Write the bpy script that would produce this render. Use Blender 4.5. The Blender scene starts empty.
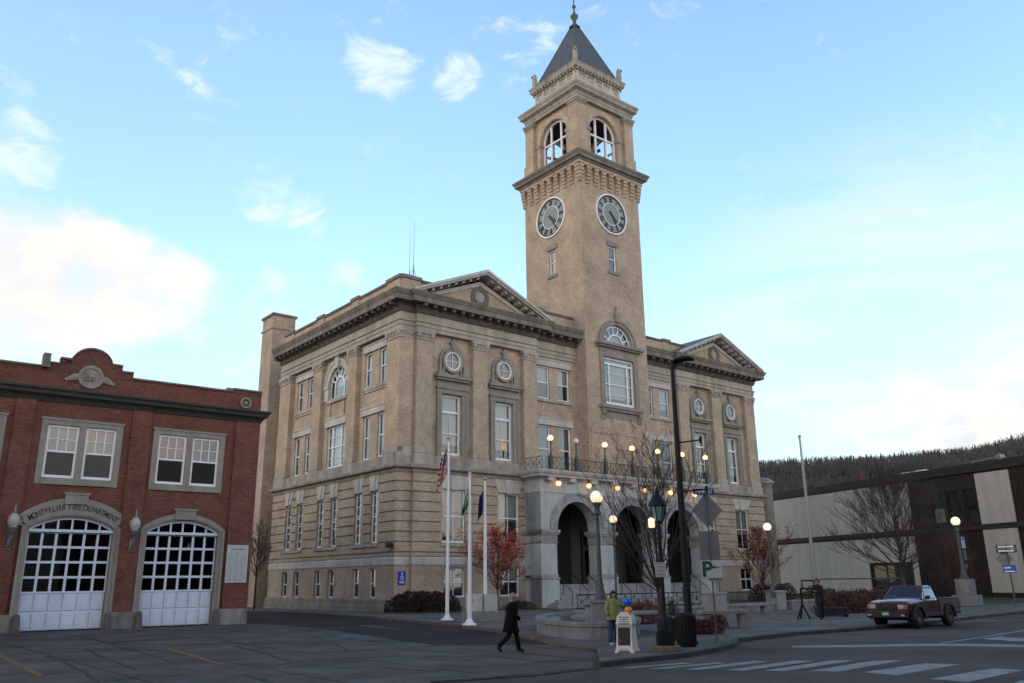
import bpy, bmesh, math, random
from math import sin, cos, pi, radians, sqrt, atan2
from mathutils import Vector, Matrix, noise as mnoise
random.seed(7)
S = bpy.context.scene
COL = S.collection
# ------------------------------------------------------------------ camera
FPX, PITCH, ROLL, HC = 838.0, radians(16.03), radians(-0.66), 2.1
def ray(px, py):
    xr = (px-512)/FPX; ur = -(py-341.5)/FPX
    x = xr*cos(ROLL)-ur*sin(ROLL); u = xr*sin(ROLL)+ur*cos(ROLL)
    return Vector((x, cos(PITCH)-u*sin(PITCH), sin(PITCH)+u*cos(PITCH)))
def G(px, py, z=0.0):
    r = ray(px, py); t = (z-HC)/r.z
    return (r.x*t, r.y*t)
def ZA(p, px, py):
    """height over the ground point p that the photo shows at pixel row py"""
    r = ray(px, py); k = sqrt(p[0]**2+p[1]**2)/sqrt(r.x**2+r.y**2)
    return HC+r.z*k
AZ = radians(39.05)
CX, CY = G(395, 614.5)
EU = (cos(AZ), sin(AZ)); EV = (-sin(AZ), cos(AZ))
def W(u, v): return (CX+u*EU[0]+v*EV[0], CY+u*EU[1]+v*EV[1])

cam = bpy.data.cameras.new('camera'); co = bpy.data.objects.new('camera', cam); COL.objects.link(co)
Fw = Vector((0, cos(PITCH), sin(PITCH))); Up = Vector((0, -sin(PITCH), cos(PITCH))); Xx = Vector((1, 0, 0))
Rr = cos(ROLL)*Xx+sin(ROLL)*Up; Uu = -sin(ROLL)*Xx+cos(ROLL)*Up
M = Matrix((Rr, Uu, -Fw)).transposed().to_4x4(); M.translation = (0, 0, HC); co.matrix_world = M
cam.sensor_width = 36; cam.lens = FPX*36/1024; cam.clip_end = 5000; cam.clip_start = .1
S.camera = co

# ------------------------------------------------------------------ materials
MATS = {}
def nodes_of(m):
    m.use_nodes = True
    nt = m.node_tree
    return nt, nt.nodes, nt.links
def mat(name, col, rough=.85, var=.15, scale=3.0, bump=0.0, metal=0.0, spec=.4, streak=0.0, col2=None, detail=6, stretch=(1, 1, 1)):
    if name in MATS: return MATS[name]
    m = bpy.data.materials.new(name); nt, N, L = nodes_of(m)
    b = N['Principled BSDF']; b.inputs['Roughness'].default_value = rough; b.inputs['Metallic'].default_value = metal
    b.inputs['Specular IOR Level'].default_value = spec
    tc = N.new('ShaderNodeTexCoord'); mp = N.new('ShaderNodeMapping'); mp.inputs['Scale'].default_value = stretch
    L.new(tc.outputs['Object'], mp.inputs[0])
    nz = N.new('ShaderNodeTexNoise'); nz.inputs['Scale'].default_value = scale; nz.inputs['Detail'].default_value = detail; nz.inputs['Roughness'].default_value = .65
    L.new(mp.outputs[0], nz.inputs['Vector'])
    cr = N.new('ShaderNodeValToRGB'); cr.color_ramp.elements[0].position = .3; cr.color_ramp.elements[1].position = .7
    c2 = col2 or [c*(1+var) for c in col]; c1 = [c*(1-var) for c in col]
    cr.color_ramp.elements[0].color = (*c1, 1); cr.color_ramp.elements[1].color = (*c2, 1)
    L.new(nz.outputs['Fac'], cr.inputs[0])
    out = cr.outputs[0]
    if streak:
        n2 = N.new('ShaderNodeTexNoise'); n2.inputs['Scale'].default_value = 1.0; n2.inputs['Detail'].default_value = 5
        m2 = N.new('ShaderNodeMapping'); m2.inputs['Scale'].default_value = (1.4, 1.4, .12); L.new(tc.outputs['Object'], m2.inputs[0]); L.new(m2.outputs[0], n2.inputs['Vector'])
        r2 = N.new('ShaderNodeMapRange'); r2.inputs[1].default_value = .35; r2.inputs[2].default_value = .7; r2.inputs[3].default_value = 1.0; r2.inputs[4].default_value = 1-streak
        L.new(n2.outputs['Fac'], r2.inputs[0])
        mx = N.new('ShaderNodeMix'); mx.data_type = 'RGBA'; mx.blend_type = 'MULTIPLY'; mx.inputs[0].default_value = 1
        L.new(out, mx.inputs[6]); L.new(r2.outputs[0], mx.inputs[7]); out = mx.outputs[2]
    L.new(out, b.inputs['Base Color'])
    if bump:
        bp = N.new('ShaderNodeBump'); bp.inputs['Strength'].default_value = bump; bp.inputs['Distance'].default_value = .05
        L.new(nz.outputs['Fac'], bp.inputs['Height']); L.new(bp.outputs[0], b.inputs['Normal'])
    MATS[name] = m; return m
def brick(name, c1, c2, mortar, bw=.22, bh=.075, ms=.012, big=.16):
    m = bpy.data.materials.new(name); nt, N, L = nodes_of(m)
    b = N['Principled BSDF']; b.inputs['Roughness'].default_value = .9; b.inputs['Specular IOR Level'].default_value = .25
    tc = N.new('ShaderNodeTexCoord'); sp = N.new('ShaderNodeSeparateXYZ'); L.new(tc.outputs['Object'], sp.inputs[0])
    ad = N.new('ShaderNodeMath'); ad.operation = 'ADD'; L.new(sp.outputs[0], ad.inputs[0]); L.new(sp.outputs[1], ad.inputs[1])
    cb = N.new('ShaderNodeCombineXYZ'); L.new(ad.outputs[0], cb.inputs[0]); L.new(sp.outputs[2], cb.inputs[1])
    br = N.new('ShaderNodeTexBrick'); L.new(cb.outputs[0], br.inputs['Vector'])
    br.inputs['Scale'].default_value = 1; br.inputs['Brick Width'].default_value = bw; br.inputs['Row Height'].default_value = bh
    br.inputs['Mortar Size'].default_value = ms; br.inputs['Mortar Smooth'].default_value = .3; br.inputs['Bias'].default_value = 0
    br.inputs['Color1'].default_value = (*c1, 1); br.inputs['Color2'].default_value = (*c2, 1); br.inputs['Mortar'].default_value = (*mortar, 1)
    # weathering: wide patches and thin vertical streaks
    nz = N.new('ShaderNodeTexNoise'); nz.inputs['Scale'].default_value = .55; nz.inputs['Detail'].default_value = 8; nz.inputs['Roughness'].default_value = .7
    L.new(tc.outputs['Object'], nz.inputs['Vector'])
    mr = N.new('ShaderNodeMapRange'); mr.inputs[1].default_value = .3; mr.inputs[2].default_value = .7; mr.inputs[3].default_value = 1-big; mr.inputs[4].default_value = 1+big
    L.new(nz.outputs['Fac'], mr.inputs[0])
    n3 = N.new('ShaderNodeTexNoise'); n3.inputs['Scale'].default_value = 5.5; n3.inputs['Detail'].default_value = 3
    m3 = N.new('ShaderNodeMapping'); m3.inputs['Scale'].default_value = (.6, .6, 2.2); L.new(tc.outputs['Object'], m3.inputs[0]); L.new(m3.outputs[0], n3.inputs['Vector'])
    r3 = N.new('ShaderNodeMapRange'); r3.inputs[1].default_value = .3; r3.inputs[2].default_value = .7; r3.inputs[3].default_value = .80; r3.inputs[4].default_value = 1.18
    L.new(n3.outputs['Fac'], r3.inputs[0])
    ml = N.new('ShaderNodeMath'); ml.operation = 'MULTIPLY'; L.new(mr.outputs[0], ml.inputs[0]); L.new(r3.outputs[0], ml.inputs[1])
    mx = N.new('ShaderNodeMix'); mx.data_type = 'RGBA'; mx.blend_type = 'MULTIPLY'; mx.inputs[0].default_value = 1
    L.new(br.outputs['Color'], mx.inputs[6]); L.new(ml.outputs[0], mx.inputs[7]); L.new(mx.outputs[2], b.inputs['Base Color'])
    bp = N.new('ShaderNodeBump'); bp.inputs['Strength'].default_value = .35; bp.inputs['Distance'].default_value = .02; bp.invert = True
    L.new(br.outputs['Fac'], bp.inputs['Height']); L.new(bp.outputs[0], b.inputs['Normal'])
    MATS[name] = m; return m
def glass(name, tint=(.75, .8, .82), ior=1.75):
    m = bpy.data.materials.new(name); nt, N, L = nodes_of(m)
    N.remove(N['Principled BSDF']); out = N['Material Output']
    tr = N.new('ShaderNodeBsdfTransparent'); tr.inputs[0].default_value = (*tint, 1)
    gl = N.new('ShaderNodeBsdfGlossy'); gl.inputs['Roughness'].default_value = .03; gl.inputs['Color'].default_value = (.92, .95, 1, 1)
    lw = N.new('ShaderNodeLayerWeight'); lw.inputs[0].default_value = .5
    pw = N.new('ShaderNodeMath'); pw.operation = 'POWER'; pw.inputs[1].default_value = 4.0; L.new(lw.outputs['Facing'], pw.inputs[0])
    fr = N.new('ShaderNodeMapRange'); fr.inputs[3].default_value = 1.6*((ior-1)/(ior+1))**2; fr.inputs[4].default_value = 1.0; L.new(pw.outputs[0], fr.inputs[0])
    tc = N.new('ShaderNodeTexCoord'); nz = N.new('ShaderNodeTexNoise'); nz.inputs['Scale'].default_value = .9; nz.inputs['Detail'].default_value = 2
    L.new(tc.outputs['Object'], nz.inputs['Vector'])
    bp = N.new('ShaderNodeBump'); bp.inputs['Strength'].default_value = .12; bp.inputs['Distance'].default_value = .03
    L.new(nz.outputs['Fac'], bp.inputs['Height']); L.new(bp.outputs[0], gl.inputs['Normal'])
    mx = N.new('ShaderNodeMixShader'); L.new(fr.outputs[0], mx.inputs[0]); L.new(tr.outputs[0], mx.inputs[1]); L.new(gl.outputs[0], mx.inputs[2])
    L.new(mx.outputs[0], out.inputs[0]); MATS[name] = m; return m
def emis(name, col, st):
    m = bpy.data.materials.new(name); nt, N, L = nodes_of(m)
    b = N['Principled BSDF']; b.inputs['Base Color'].default_value = (.8, .75, .68, 1); b.inputs['Roughness'].default_value = .3
    b.inputs['Emission Color'].default_value = (*col, 1)
    lw = N.new('ShaderNodeLayerWeight'); lw.inputs[0].default_value = .35
    mr = N.new('ShaderNodeMapRange'); mr.inputs[3].default_value = st; mr.inputs[4].default_value = st*.5
    L.new(lw.outputs['Facing'], mr.inputs[0]); L.new(mr.outputs[0], b.inputs['Emission Strength'])
    MATS[name] = m; return m

BUFF = brick('buff_brick', (.38, .296, .218), (.45, .358, .272), (.36, .32, .27), big=.26)
REDB = brick('red_brick', (.120, .038, .027), (.178, .057, .041), (.15, .09, .075), big=.3)
BRNB = brick('brown_brick', (.10, .045, .03), (.14, .06, .04), (.10, .07, .06))
DARKST = mat('dark_stone', (.085, .08, .078), .9, .35, 2.5, .2, col2=(.14, .13, .122))  # bed moulding and modillions, much darker than the cornice above
STONE = mat('limestone', (.40, .365, .325), .85, .16, 1.3, .15, streak=.35)
STONEL = mat('pale_limestone', (.50, .49, .47), .85, .14, 1.0, .12, streak=.25)
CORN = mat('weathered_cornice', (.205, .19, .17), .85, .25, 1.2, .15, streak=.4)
GRAN = mat('granite', (.44, .47, .48), .8, .13, 2.2, .1, streak=.25)
GRAND = mat('dark_granite', (.20, .205, .21), .85, .2, 2.5, .15, streak=.3)
GRANB = mat('brown_granite', (.22, .20, .175), .85, .2, 2.5, .15)
BASEST = mat('base_stone', (.26, .245, .21), .9, .2, 1.0, .15, streak=.3)
SLATE = mat('slate', (.075, .085, .10), .55, .25, 2.0, .2)
ROOF = mat('flat_roof', (.12, .12, .12), .9)
COPPER = mat('green_copper', (.06, .10, .095), .6, .3, 5)
WHITE = mat('white_paint', (.74, .77, .80), .5, .05, 2.0)
OFFW = mat('greyed_white_paint', (.46, .48, .48), .6, .1, 2.0)
DOORW = mat('white_door_paint', (.58, .66, .80), .5, .06, 1.2, streak=.12)
BLIND = mat('blind', (.34, .35, .33), .9, .06, 1)
CURT = mat('curtain', (.38, .36, .33), .9, .2, 3, stretch=(6, 6, .3))
DARK = mat('interior_dark', (.02, .02, .02), .9, .2, 2)
IRON = mat('black_iron', (.009, .010, .012), .6, .2, 6, spec=.2)
GRNP = mat('grey_green_pole_paint', (.07, .09, .085), .6, .15, 4, spec=.25)
ALU = mat('aluminium', (.26, .27, .28), .45, .06, 4, metal=.5)
GALV = mat('galvanised_post', (.085, .09, .095), .6, .1, 4, spec=.3)
SIGNB = mat('bare_aluminium_sign_back', (.17, .175, .18), .5, .1, 4, metal=.3)
POLEW = mat('white_pole', (.72, .74, .76), .35, .04, 2)
FRAMEG = mat('grey_stone_surround', (.265, .25, .225), .85, .15, 2.0, .12, streak=.2)
WOODD = mat('dark_wood', (.035, .018, .012), .6, .3, 3, stretch=(6, 6, .6))
BROWNM = mat('dark_brown_siding', (.022, .015, .012), .75, .25, 1.0, stretch=(9, 9, .2))
CONCP = mat('pale_concrete_panel', (.48, .445, .39), .9, .08, .8, .1, streak=.14)
GLASS = glass('window_glass', ior=1.75)
GLASSD = glass('door_glass', (.30, .32, .33), 1.4)
LAMPON = emis('lit_globe_warm', (1, .50, .15), 1.25)
LAMPP = emis('lit_globe_pale', (1, .58, .38), .42)
LAMPOFF = mat('unlit_globe', (.75, .72, .70), .3, .03, 2)
BARK = mat('bark', (.060, .045, .038), .9, .3, 9, .3)
TWIG = mat('twig', (.075, .05, .042), .9, .3, 6)
TWIGR = mat('red_brown_twig', (.085, .035, .027), .9, .3, 6)

# ------------------------------------------------------------------ mesh builder
class MB:
    def __init__(s): s.v = []; s.f = []; s.uv = None
    def add(s, vs, fs):
        n = len(s.v); s.v += [tuple(p) for p in vs]; s.f += [tuple(i+n for i in f) for f in fs]
    def quad(s, a, b, c, d): s.add([a, b, c, d], [(0, 1, 2, 3)])
    def poly(s, pts): s.add(pts, [tuple(range(len(pts)))])
    def hexa(s, c):  # 8 corners: bottom 4 ccw, top 4 ccw
        s.add(c, [(0, 3, 2, 1), (4, 5, 6, 7), (0, 1, 5, 4), (1, 2, 6, 5), (2, 3, 7, 6), (3, 0, 4, 7)])
    def box(s, x0, x1, y0, y1, z0, z1):
        s.hexa([(x0, y0, z0), (x1, y0, z0), (x1, y1, z0), (x0, y1, z0), (x0, y0, z1), (x1, y0, z1), (x1, y1, z1), (x0, y1, z1)])
    def fbox(s, F, a0, a1, d0, d1, z0, z1):
        s.hexa([F(a0, d0, z0), F(a1, d0, z0), F(a1, d1, z0), F(a0, d1, z0), F(a0, d0, z1), F(a1, d0, z1), F(a1, d1, z1), F(a0, d1, z1)])
    def prism(s, F, pts, d0, d1):  # polygon (a,z) extruded in d
        n = len(pts)
        s.add([F(a, d0, z) for a, z in pts]+[F(a, d1, z) for a, z in pts],
              [tuple(range(n)), tuple(range(2*n-1, n-1, -1))]+[(i, (i+1) % n, n+(i+1) % n, n+i) for i in range(n)])
    def vprism(s, pts, z0, z1):
        n = len(pts)
        s.add([(p[0], p[1], z0) for p in pts]+[(p[0], p[1], z1) for p in pts],
              [tuple(range(n-1, -1, -1)), tuple(range(n, 2*n))]+[(i, (i+1) % n, n+(i+1) % n, n+i) for i in range(n)])
    def tube(s, pts, rad, n=6, cap=True):
        pts = [Vector(p) for p in pts]
        if not isinstance(rad, (list, tuple)): rad = [rad]*len(pts)
        rings = []
        ref = None
        for i, p in enumerate(pts):
            if i == 0: t = pts[1]-p
            elif i == len(pts)-1: t = p-pts[i-1]
            else: t = pts[i+1]-pts[i-1]
            if t.length < 1e-9: t = Vector((0, 0, 1))
            t.normalize()
            if ref is None: ref = Vector((1, 0, 0)) if abs(t.x) < .8 else Vector((0, 1, 0))
            a = (ref-t*ref.dot(t))
            if a.length < 1e-5: a = Vector((0, 1, 0))-t*t.y
            a.normalize(); ref = a
            b = t.cross(a)
            rings.append([p+(a*cos(2*pi*k/n)+b*sin(2*pi*k/n))*rad[i] for k in range(n)])
        vs = [q for r in rings for q in r]; fs = []
        for i in range(len(pts)-1):
            for k in range(n):
                fs.append((i*n+k, i*n+(k+1) % n, (i+1)*n+(k+1) % n, (i+1)*n+k))
        if cap: fs += [tuple(range(n-1, -1, -1)), tuple(range((len(pts)-1)*n, len(pts)*n))]
        s.add(vs, fs)
    def lathe(s, prof, c=(0, 0, 0), n=16):  # prof list of (r,z)
        vs = []; fs = []
        for r, z in prof:
            for k in range(n): vs.append((c[0]+r*cos(2*pi*k/n), c[1]+r*sin(2*pi*k/n), c[2]+z))
        for i in range(len(prof)-1):
            for k in range(n): fs.append((i*n+k, i*n+(k+1) % n, (i+1)*n+(k+1) % n, (i+1)*n+k))
        fs += [tuple(range(n-1, -1, -1)), tuple(range((len(prof)-1)*n, len(prof)*n))]
        s.add(vs, fs)
    def sphere(s, c, r, n=16, m=10, sc=(1, 1, 1)):
        vs = []; fs = []
        for i in range(m+1):
            t = pi*i/m
            for k in range(n): vs.append((c[0]+r*sc[0]*sin(t)*cos(2*pi*k/n), c[1]+r*sc[1]*sin(t)*sin(2*pi*k/n), c[2]+r*sc[2]*cos(t)))
        for i in range(m):
            for k in range(n): fs.append((i*n+k, (i+1)*n+k, (i+1)*n+(k+1) % n, i*n+(k+1) % n))
        s.add(vs, fs)
    def ring(s, F, ca, cz, r0, r1, d0, d1, t0=0, t1=2*pi, n=32):
        full = abs(t1-t0-2*pi) < 1e-6
        vs = []; fs = []
        for i in range(n+1):
            t = t0+(t1-t0)*i/n; C_, S_ = cos(t), sin(t)
            vs += [F(ca+r0*C_, d0, cz+r0*S_), F(ca+r1*C_, d0, cz+r1*S_), F(ca+r1*C_, d1, cz+r1*S_), F(ca+r0*C_, d1, cz+r0*S_)]
        for i in range(n):
            a = 4*i; b = 4*i+4
            fs += [(a, a+1, b+1, b), (a+1, a+2, b+2, b+1), (a+2, a+3, b+3, b+2), (a+3, a, b, b+3)]
        if not full: fs += [(0, 3, 2, 1), (4*n, 4*n+1, 4*n+2, 4*n+3)]
        s.add(vs, fs)
    def disc(s, F, ca, cz, r, d, n=32, t0=0, t1=2*pi):
        pts = [F(ca+r*cos(t0+(t1-t0)*i/n), d, cz+r*sin(t0+(t1-t0)*i/n)) for i in range(n+(0 if abs(t1-t0-2*pi) < 1e-6 else 1))]
        s.poly(pts)
    def sweep(s, path, prof, closed=False):
        """moulding: plan path, profile (outward d, z); outward is right of travel"""
        n = len(path); m = len(prof); vs = []
        for i in range(n):
            if closed or 0 < i < n-1:
                a = Vector(path[i])-Vector(path[i-1]); b = Vector(path[(i+1) % n])-Vector(path[i])
            elif i == 0: a = b = Vector(path[1])-Vector(path[0])
            else: a = b = Vector(path[-1])-Vector(path[-2])
            a.normalize(); b.normalize()
            na = Vector((a.y, -a.x)); nb = Vector((b.y, -b.x)); mt = na+nb
            mt = mt/max(.2, mt.dot(na)) if mt.length > 1e-4 else na
            for d, z in prof: vs.append((path[i][0]+mt.x*d, path[i][1]+mt.y*d, z))
        fs = []
        for i in range(n if closed else n-1):
            j = (i+1) % n
            for k in range(m):
                k2 = (k+1) % m
                fs.append((i*m+k, j*m+k, j*m+k2, i*m+k2))
        if not closed: fs += [tuple(range(m)), tuple(range(n*m-1, n*m-m-1, -1))]
        s.add(vs, fs)
    def build(s, name, m, parent=None, smooth=False, bevel=0, loc=None, rz=0):
        me = bpy.data.meshes.new(name); me.from_pydata(s.v, [], s.f)
        if bevel or True:
            bm = bmesh.new(); bm.from_mesh(me)
            if bevel:
                bmesh.ops.remove_doubles(bm, verts=bm.verts, dist=1e-5)
                bmesh.ops.bevel(bm, geom=[e for e in bm.edges if len(e.link_faces) == 2 and e.calc_face_angle(0) > .5], offset=bevel, segments=1, affect='EDGES', clamp_overlap=True)
            bmesh.ops.recalc_face_normals(bm, faces=bm.faces)
            bm.to_mesh(me); bm.free()
        if smooth:
            for p in me.polygons: p.use_smooth = True
            if smooth != 'all': me.set_sharp_from_angle(angle=radians(40))
        me.materials.append(m)
        o = bpy.data.objects.new(name, me); COL.objects.link(o)
        if parent: o.parent = parent
        if loc: o.location = loc
        o.rotation_euler = (0, 0, rz)
        return o

def msplit(s, name, m, parent=None, gap=.03, **kw):
    """build each separate piece of the collected mesh as a part of its own"""
    n = len(s.v); par = list(range(n))
    def find(i):
        while par[i] != i: par[i] = par[par[i]]; i = par[i]
        return i
    for f in s.f:
        a = find(f[0])
        for q in f[1:]: par[find(q)] = a
    comp = {}
    for i in range(n): comp.setdefault(find(i), []).append(i)
    cl = []
    for ids in comp.values():
        lo = [min(s.v[i][k] for i in ids) for k in range(3)]; hi = [max(s.v[i][k] for i in ids) for k in range(3)]
        cl.append([lo, hi, set(ids)])
    ch = True
    while ch:
        ch = False; out = []
        for c in cl:
            hit = None
            for o in out:
                if all(c[0][k] <= o[1][k]+gap and o[0][k] <= c[1][k]+gap for k in range(3)): hit = o; break
            if hit:
                hit[0] = [min(hit[0][k], c[0][k]) for k in range(3)]; hit[1] = [max(hit[1][k], c[1][k]) for k in range(3)]; hit[2] |= c[2]; ch = True
            else: out.append(c)
        cl = out
    res = []
    for lo, hi, ids in cl:
        b = MB(); idx = {}
        for f in s.f:
            if f[0] in ids:
                for q in f:
                    if q not in idx: idx[q] = len(b.v); b.v.append(s.v[q])
                b.f.append(tuple(idx[q] for q in f))
        res.append(b.build(name, m, parent, **kw))
    return res
def tag(o, label=None, cat=None, group=None, kind=None):
    if label: o['label'] = label
    if cat: o['category'] = cat
    if group: o['group'] = group
    if kind: o['kind'] = kind
    return o
def thing(name, label, cat, loc=(0, 0, 0), rz=0, group=None):
    o = bpy.data.objects.new(name, None); COL.objects.link(o); o.location = loc; o.rotation_euler = (0, 0, rz)
    o.empty_display_size = .2
    return tag(o, label, cat, group)
def copy_tree(o, parent=None):
    c = o.copy(); COL.objects.link(c)
    if parent: c.parent = parent
    for ch in list(o.children): copy_tree(ch, c)
    return c
def wall(mb, F, a0, a1, z0, z1, d, holes, rev=.25, cap=0):
    """front sheet with openings and their reveals; hole = (a0,a1,z0,z1[,'arch'])"""
    hs = []
    for h in holes:
        ha0, ha1, hz0, hz1 = h[:4]; arch = len(h) > 4
        top = hz1+((ha1-ha0)/2 if arch else 0)
        if ha1 <= a0 or ha0 >= a1 or top <= z0 or hz0 >= z1: continue
        hs.append((ha0, ha1, max(hz0, z0), min(top, z1) if not arch else top, hz1, arch, hz0, top))
    A = sorted({a0, a1, *[h[0] for h in hs], *[h[1] for h in hs]}); Z = sorted({z0, z1, *[h[2] for h in hs], *[h[3] for h in hs]})
    for i in range(len(A)-1):
        for j in range(len(Z)-1):
            ca = (A[i]+A[i+1])/2; cz = (Z[j]+Z[j+1])/2
            if any(h[0] < ca < h[1] and h[2] < cz < h[3] for h in hs): continue
            mb.quad(F(A[i], d, Z[j]), F(A[i+1], d, Z[j]), F(A[i+1], d, Z[j+1]), F(A[i], d, Z[j+1]))
            if cap:
                if j == 0: mb.quad(F(A[i], d, Z[j]), F(A[i+1], d, Z[j]), F(A[i+1], d-cap, Z[j]), F(A[i], d-cap, Z[j]))
                if j == len(Z)-2: mb.quad(F(A[i], d, Z[j+1]), F(A[i+1], d, Z[j+1]), F(A[i+1], d-cap, Z[j+1]), F(A[i], d-cap, Z[j+1]))
    for (h0, h1, b, t, spring, arch, rz0, rt) in hs:
        e = d-rev
        tt = spring if arch else t
        mb.quad(F(h0, d, b), F(h0, e, b), F(h0, e, tt), F(h0, d, tt))
        mb.quad(F(h1, d, b), F(h1, e, b), F(h1, e, tt), F(h1, d, tt))
        if b == rz0: mb.quad(F(h0, d, b), F(h1, d, b), F(h1, e, b), F(h0, e, b))
        if not arch:
            if t == rt: mb.quad(F(h0, d, t), F(h1, d, t), F(h1, e, t), F(h0, e, t))
        else:
            r = (h1-h0)/2; c = (h0+h1)/2; n = 20
            for k in range(n):
                t0 = pi*k/n; t1 = pi*(k+1)/n
                p = (c+r*cos(t0), spring+r*sin(t0)); q = (c+r*cos(t1), spring+r*sin(t1))
                mb.quad(F(p[0], d, p[1]), F(q[0], d, q[1]), F(q[0], d, t), F(p[0], d, t))
                mb.quad(F(p[0], d, p[1]), F(q[0], d, q[1]), F(q[0], e, q[1]), F(p[0], e, p[1]))
def window(par, F, a0, a1, z0, z1, d, cols=1, rows=0, fr=.09, meet=True, m=None, blind=0, pane=None, bm=None, mull=.035, transom=None, vbars=()):
    """sash window set in an opening: frame + glass + blind"""
    m = m or WHITE; b = MB(); e = d+.06; fr *= 1.25; mull *= 1.3
    b.fbox(F, a0, a0+fr, d-.05, e, z0, z1); b.fbox(F, a1-fr, a1, d-.05, e, z0, z1)
    b.fbox(F, a0+fr, a1-fr, d-.05, e, z0, z0+fr*1.2); b.fbox(F, a0+fr, a1-fr, d-.05, e, z1-fr, z1)
    zm = (z0+z1)/2
    zt = z1-fr
    if transom: b.fbox(F, a0+fr, a1-fr, d-.05, e+.02, transom-.09, transom+.09); zm = (z0+transom)/2; zt = transom-.09
    if meet: b.fbox(F, a0+fr, a1-fr, d-.04, e-.01, zm-.045, zm+.045)
    for k in range(1, cols):
        x = a0+fr+(a1-a0-2*fr)*k/cols
        b.fbox(F, x-mull/2, x+mull/2, d-.02, e-.02, z0+fr*1.2, zt)
    for x in vbars: b.fbox(F, x-.07, x+.07, d-.04, e+.01, z0+fr*1.2, zt)
    for zz in rows if isinstance(rows, (list, tuple)) else []:
        b.fbox(F, a0+fr, a1-fr, d-.02, e-.02, zz-mull/2, zz+mull/2)
    w = b.build('window', m, par)
    g = MB(); g.quad(F(a0+.02, d-.012, z0+.02), F(a1-.02, d-.012, z0+.02), F(a1-.02, d-.012, z1-.02), F(a0+.02, d-.012, z1-.02))
    g.build('pane', pane or GLASS, w)
    if blind:
        k = MB(); k.quad(F(a0+.03, d-.16, z1-(z1-z0)*blind), F(a1-.03, d-.16, z1-(z1-z0)*blind), F(a1-.03, d-.16, z1), F(a0+.03, d-.16, z1))
        k.build('blind', bm or BLIND, w)
    return w
def text_mesh(txt, size, depth=.01, bold=0):
    c = bpy.data.curves.new('t', 'FONT'); c.body = txt; c.size = size; c.extrude = depth; c.offset = bold; c.align_x = 'CENTER'; c.align_y = 'CENTER'
    o = bpy.data.objects.new('t', c); COL.objects.link(o)
    bpy.context.view_layer.update()
    me = bpy.data.meshes.new_from_object(o.evaluated_get(bpy.context.evaluated_depsgraph_get()))
    vs = [tuple(v.co) for v in me.vertices]; fs = [tuple(p.vertices) for p in me.polygons]
    bpy.data.objects.remove(o); bpy.data.curves.remove(c); bpy.data.meshes.remove(me)
    return vs, fs
def put_text(mb, txt, size, F, ca, cz, d, rot=0, depth=.01, sx=1.0, bold=0):
    vs, fs = text_mesh(txt, size, depth, bold)
    out = []
    for x, y, z in vs:
        x *= sx
        out.append(F(ca+x*cos(rot)-y*sin(rot), d+z, cz+x*sin(rot)+y*cos(rot)))
    mb.add(out, fs)

# frames of the city hall (local axes: x = along the front, y = back)
FF = lambda a, d, z: (a, -d, z)      # front wall, d outwards from y = 0
FS = lambda a, d, z: (-d, a, z)      # side wall (x = 0), a = depth, d outwards
# ================================================================== CITY HALL
CH = thing('city_hall', 'large buff brick city hall with two pedimented pavilions, arcaded porch and tall clock tower', 'building', (CX, CY, 0), AZ)
UW, VD = 45.1, 22.4
# --- lower storeys: rusticated courses between openings
L1 = [(3.95, 6.1, 5.05, 9.05), (9.35, 11.5, 5.05, 9.05)]
R1 = [(34.75, 36.9, 5.05, 9.05), (40.25, 42.4, 5.05, 9.05)]
LB = [(4.15, 6.15, 1.05, 3.25), (9.5, 11.5, 1.05, 3.25)]
RB = [(34.85, 36.85, 1.05, 3.25), (40.35, 42.35, 1.05, 3.25)]
SV = [(2.95, 4.05), (5.5, 6.6), (9.6, 10.7), (12.0, 13.1), (16.0, 17.1), (18.35, 19.45)]
S1 = [(a, b, 5.05, 9.0) for a, b in SV]; SB = [(a, b, 1.05, 3.22) for a, b in SV]
b = MB()
zs = [3.98]+[4.32+.735*i for i in range(8)]+[10.2]
def courses(F, a0, a1, holes):
    for i in range(len(zs)-1):
        wall(b, F, a0, a1, zs[i]+.05, zs[i+1]-.05, 0, holes, .3, .13)
    wall(b, F, a0, a1, 3.9, 10.3, -.13, holes, .2)
courses(FF, 1.3, 12.1, L1); courses(FF, 33.5, UW+.2, R1)
courses(lambda a, d, z: FF(a, d-.3, z), -.0, 1.3, [])
courses(FS, .3, VD, S1)
b.quad((1.3, 0, 3.9), (1.3, .35, 3.9), (1.3, .35, 10.3), (1.3, 0, 10.3))
# basement wall
for F, a0, a1, hs in ((FF, 1.3, 12.1, LB), (FF, 33.5, UW+.3, RB), (FS, .3, VD, SB)):
    wall(b, F, a0, a1, .9, 3.45, -.02, hs, .28)
wall(b, lambda a, d, z: FF(a, d-.3, z), 0, 1.3, .9, 3.45, -.02, [])
b.quad((1.3, 0, .9), (1.3, .35, .9), (1.3, .35, 3.5), (1.3, 0, 3.5))
b.quad((UW+.2, 0, .9), (UW+.2, VD, .9), (UW+.2, VD, 10.3), (UW+.2, 0, 10.3))
b.quad((0, VD, .5), (UW, VD, .5), (UW, VD, 24), (0, VD, 24))
b.build('lower_wall', BUFF, CH)
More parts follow.
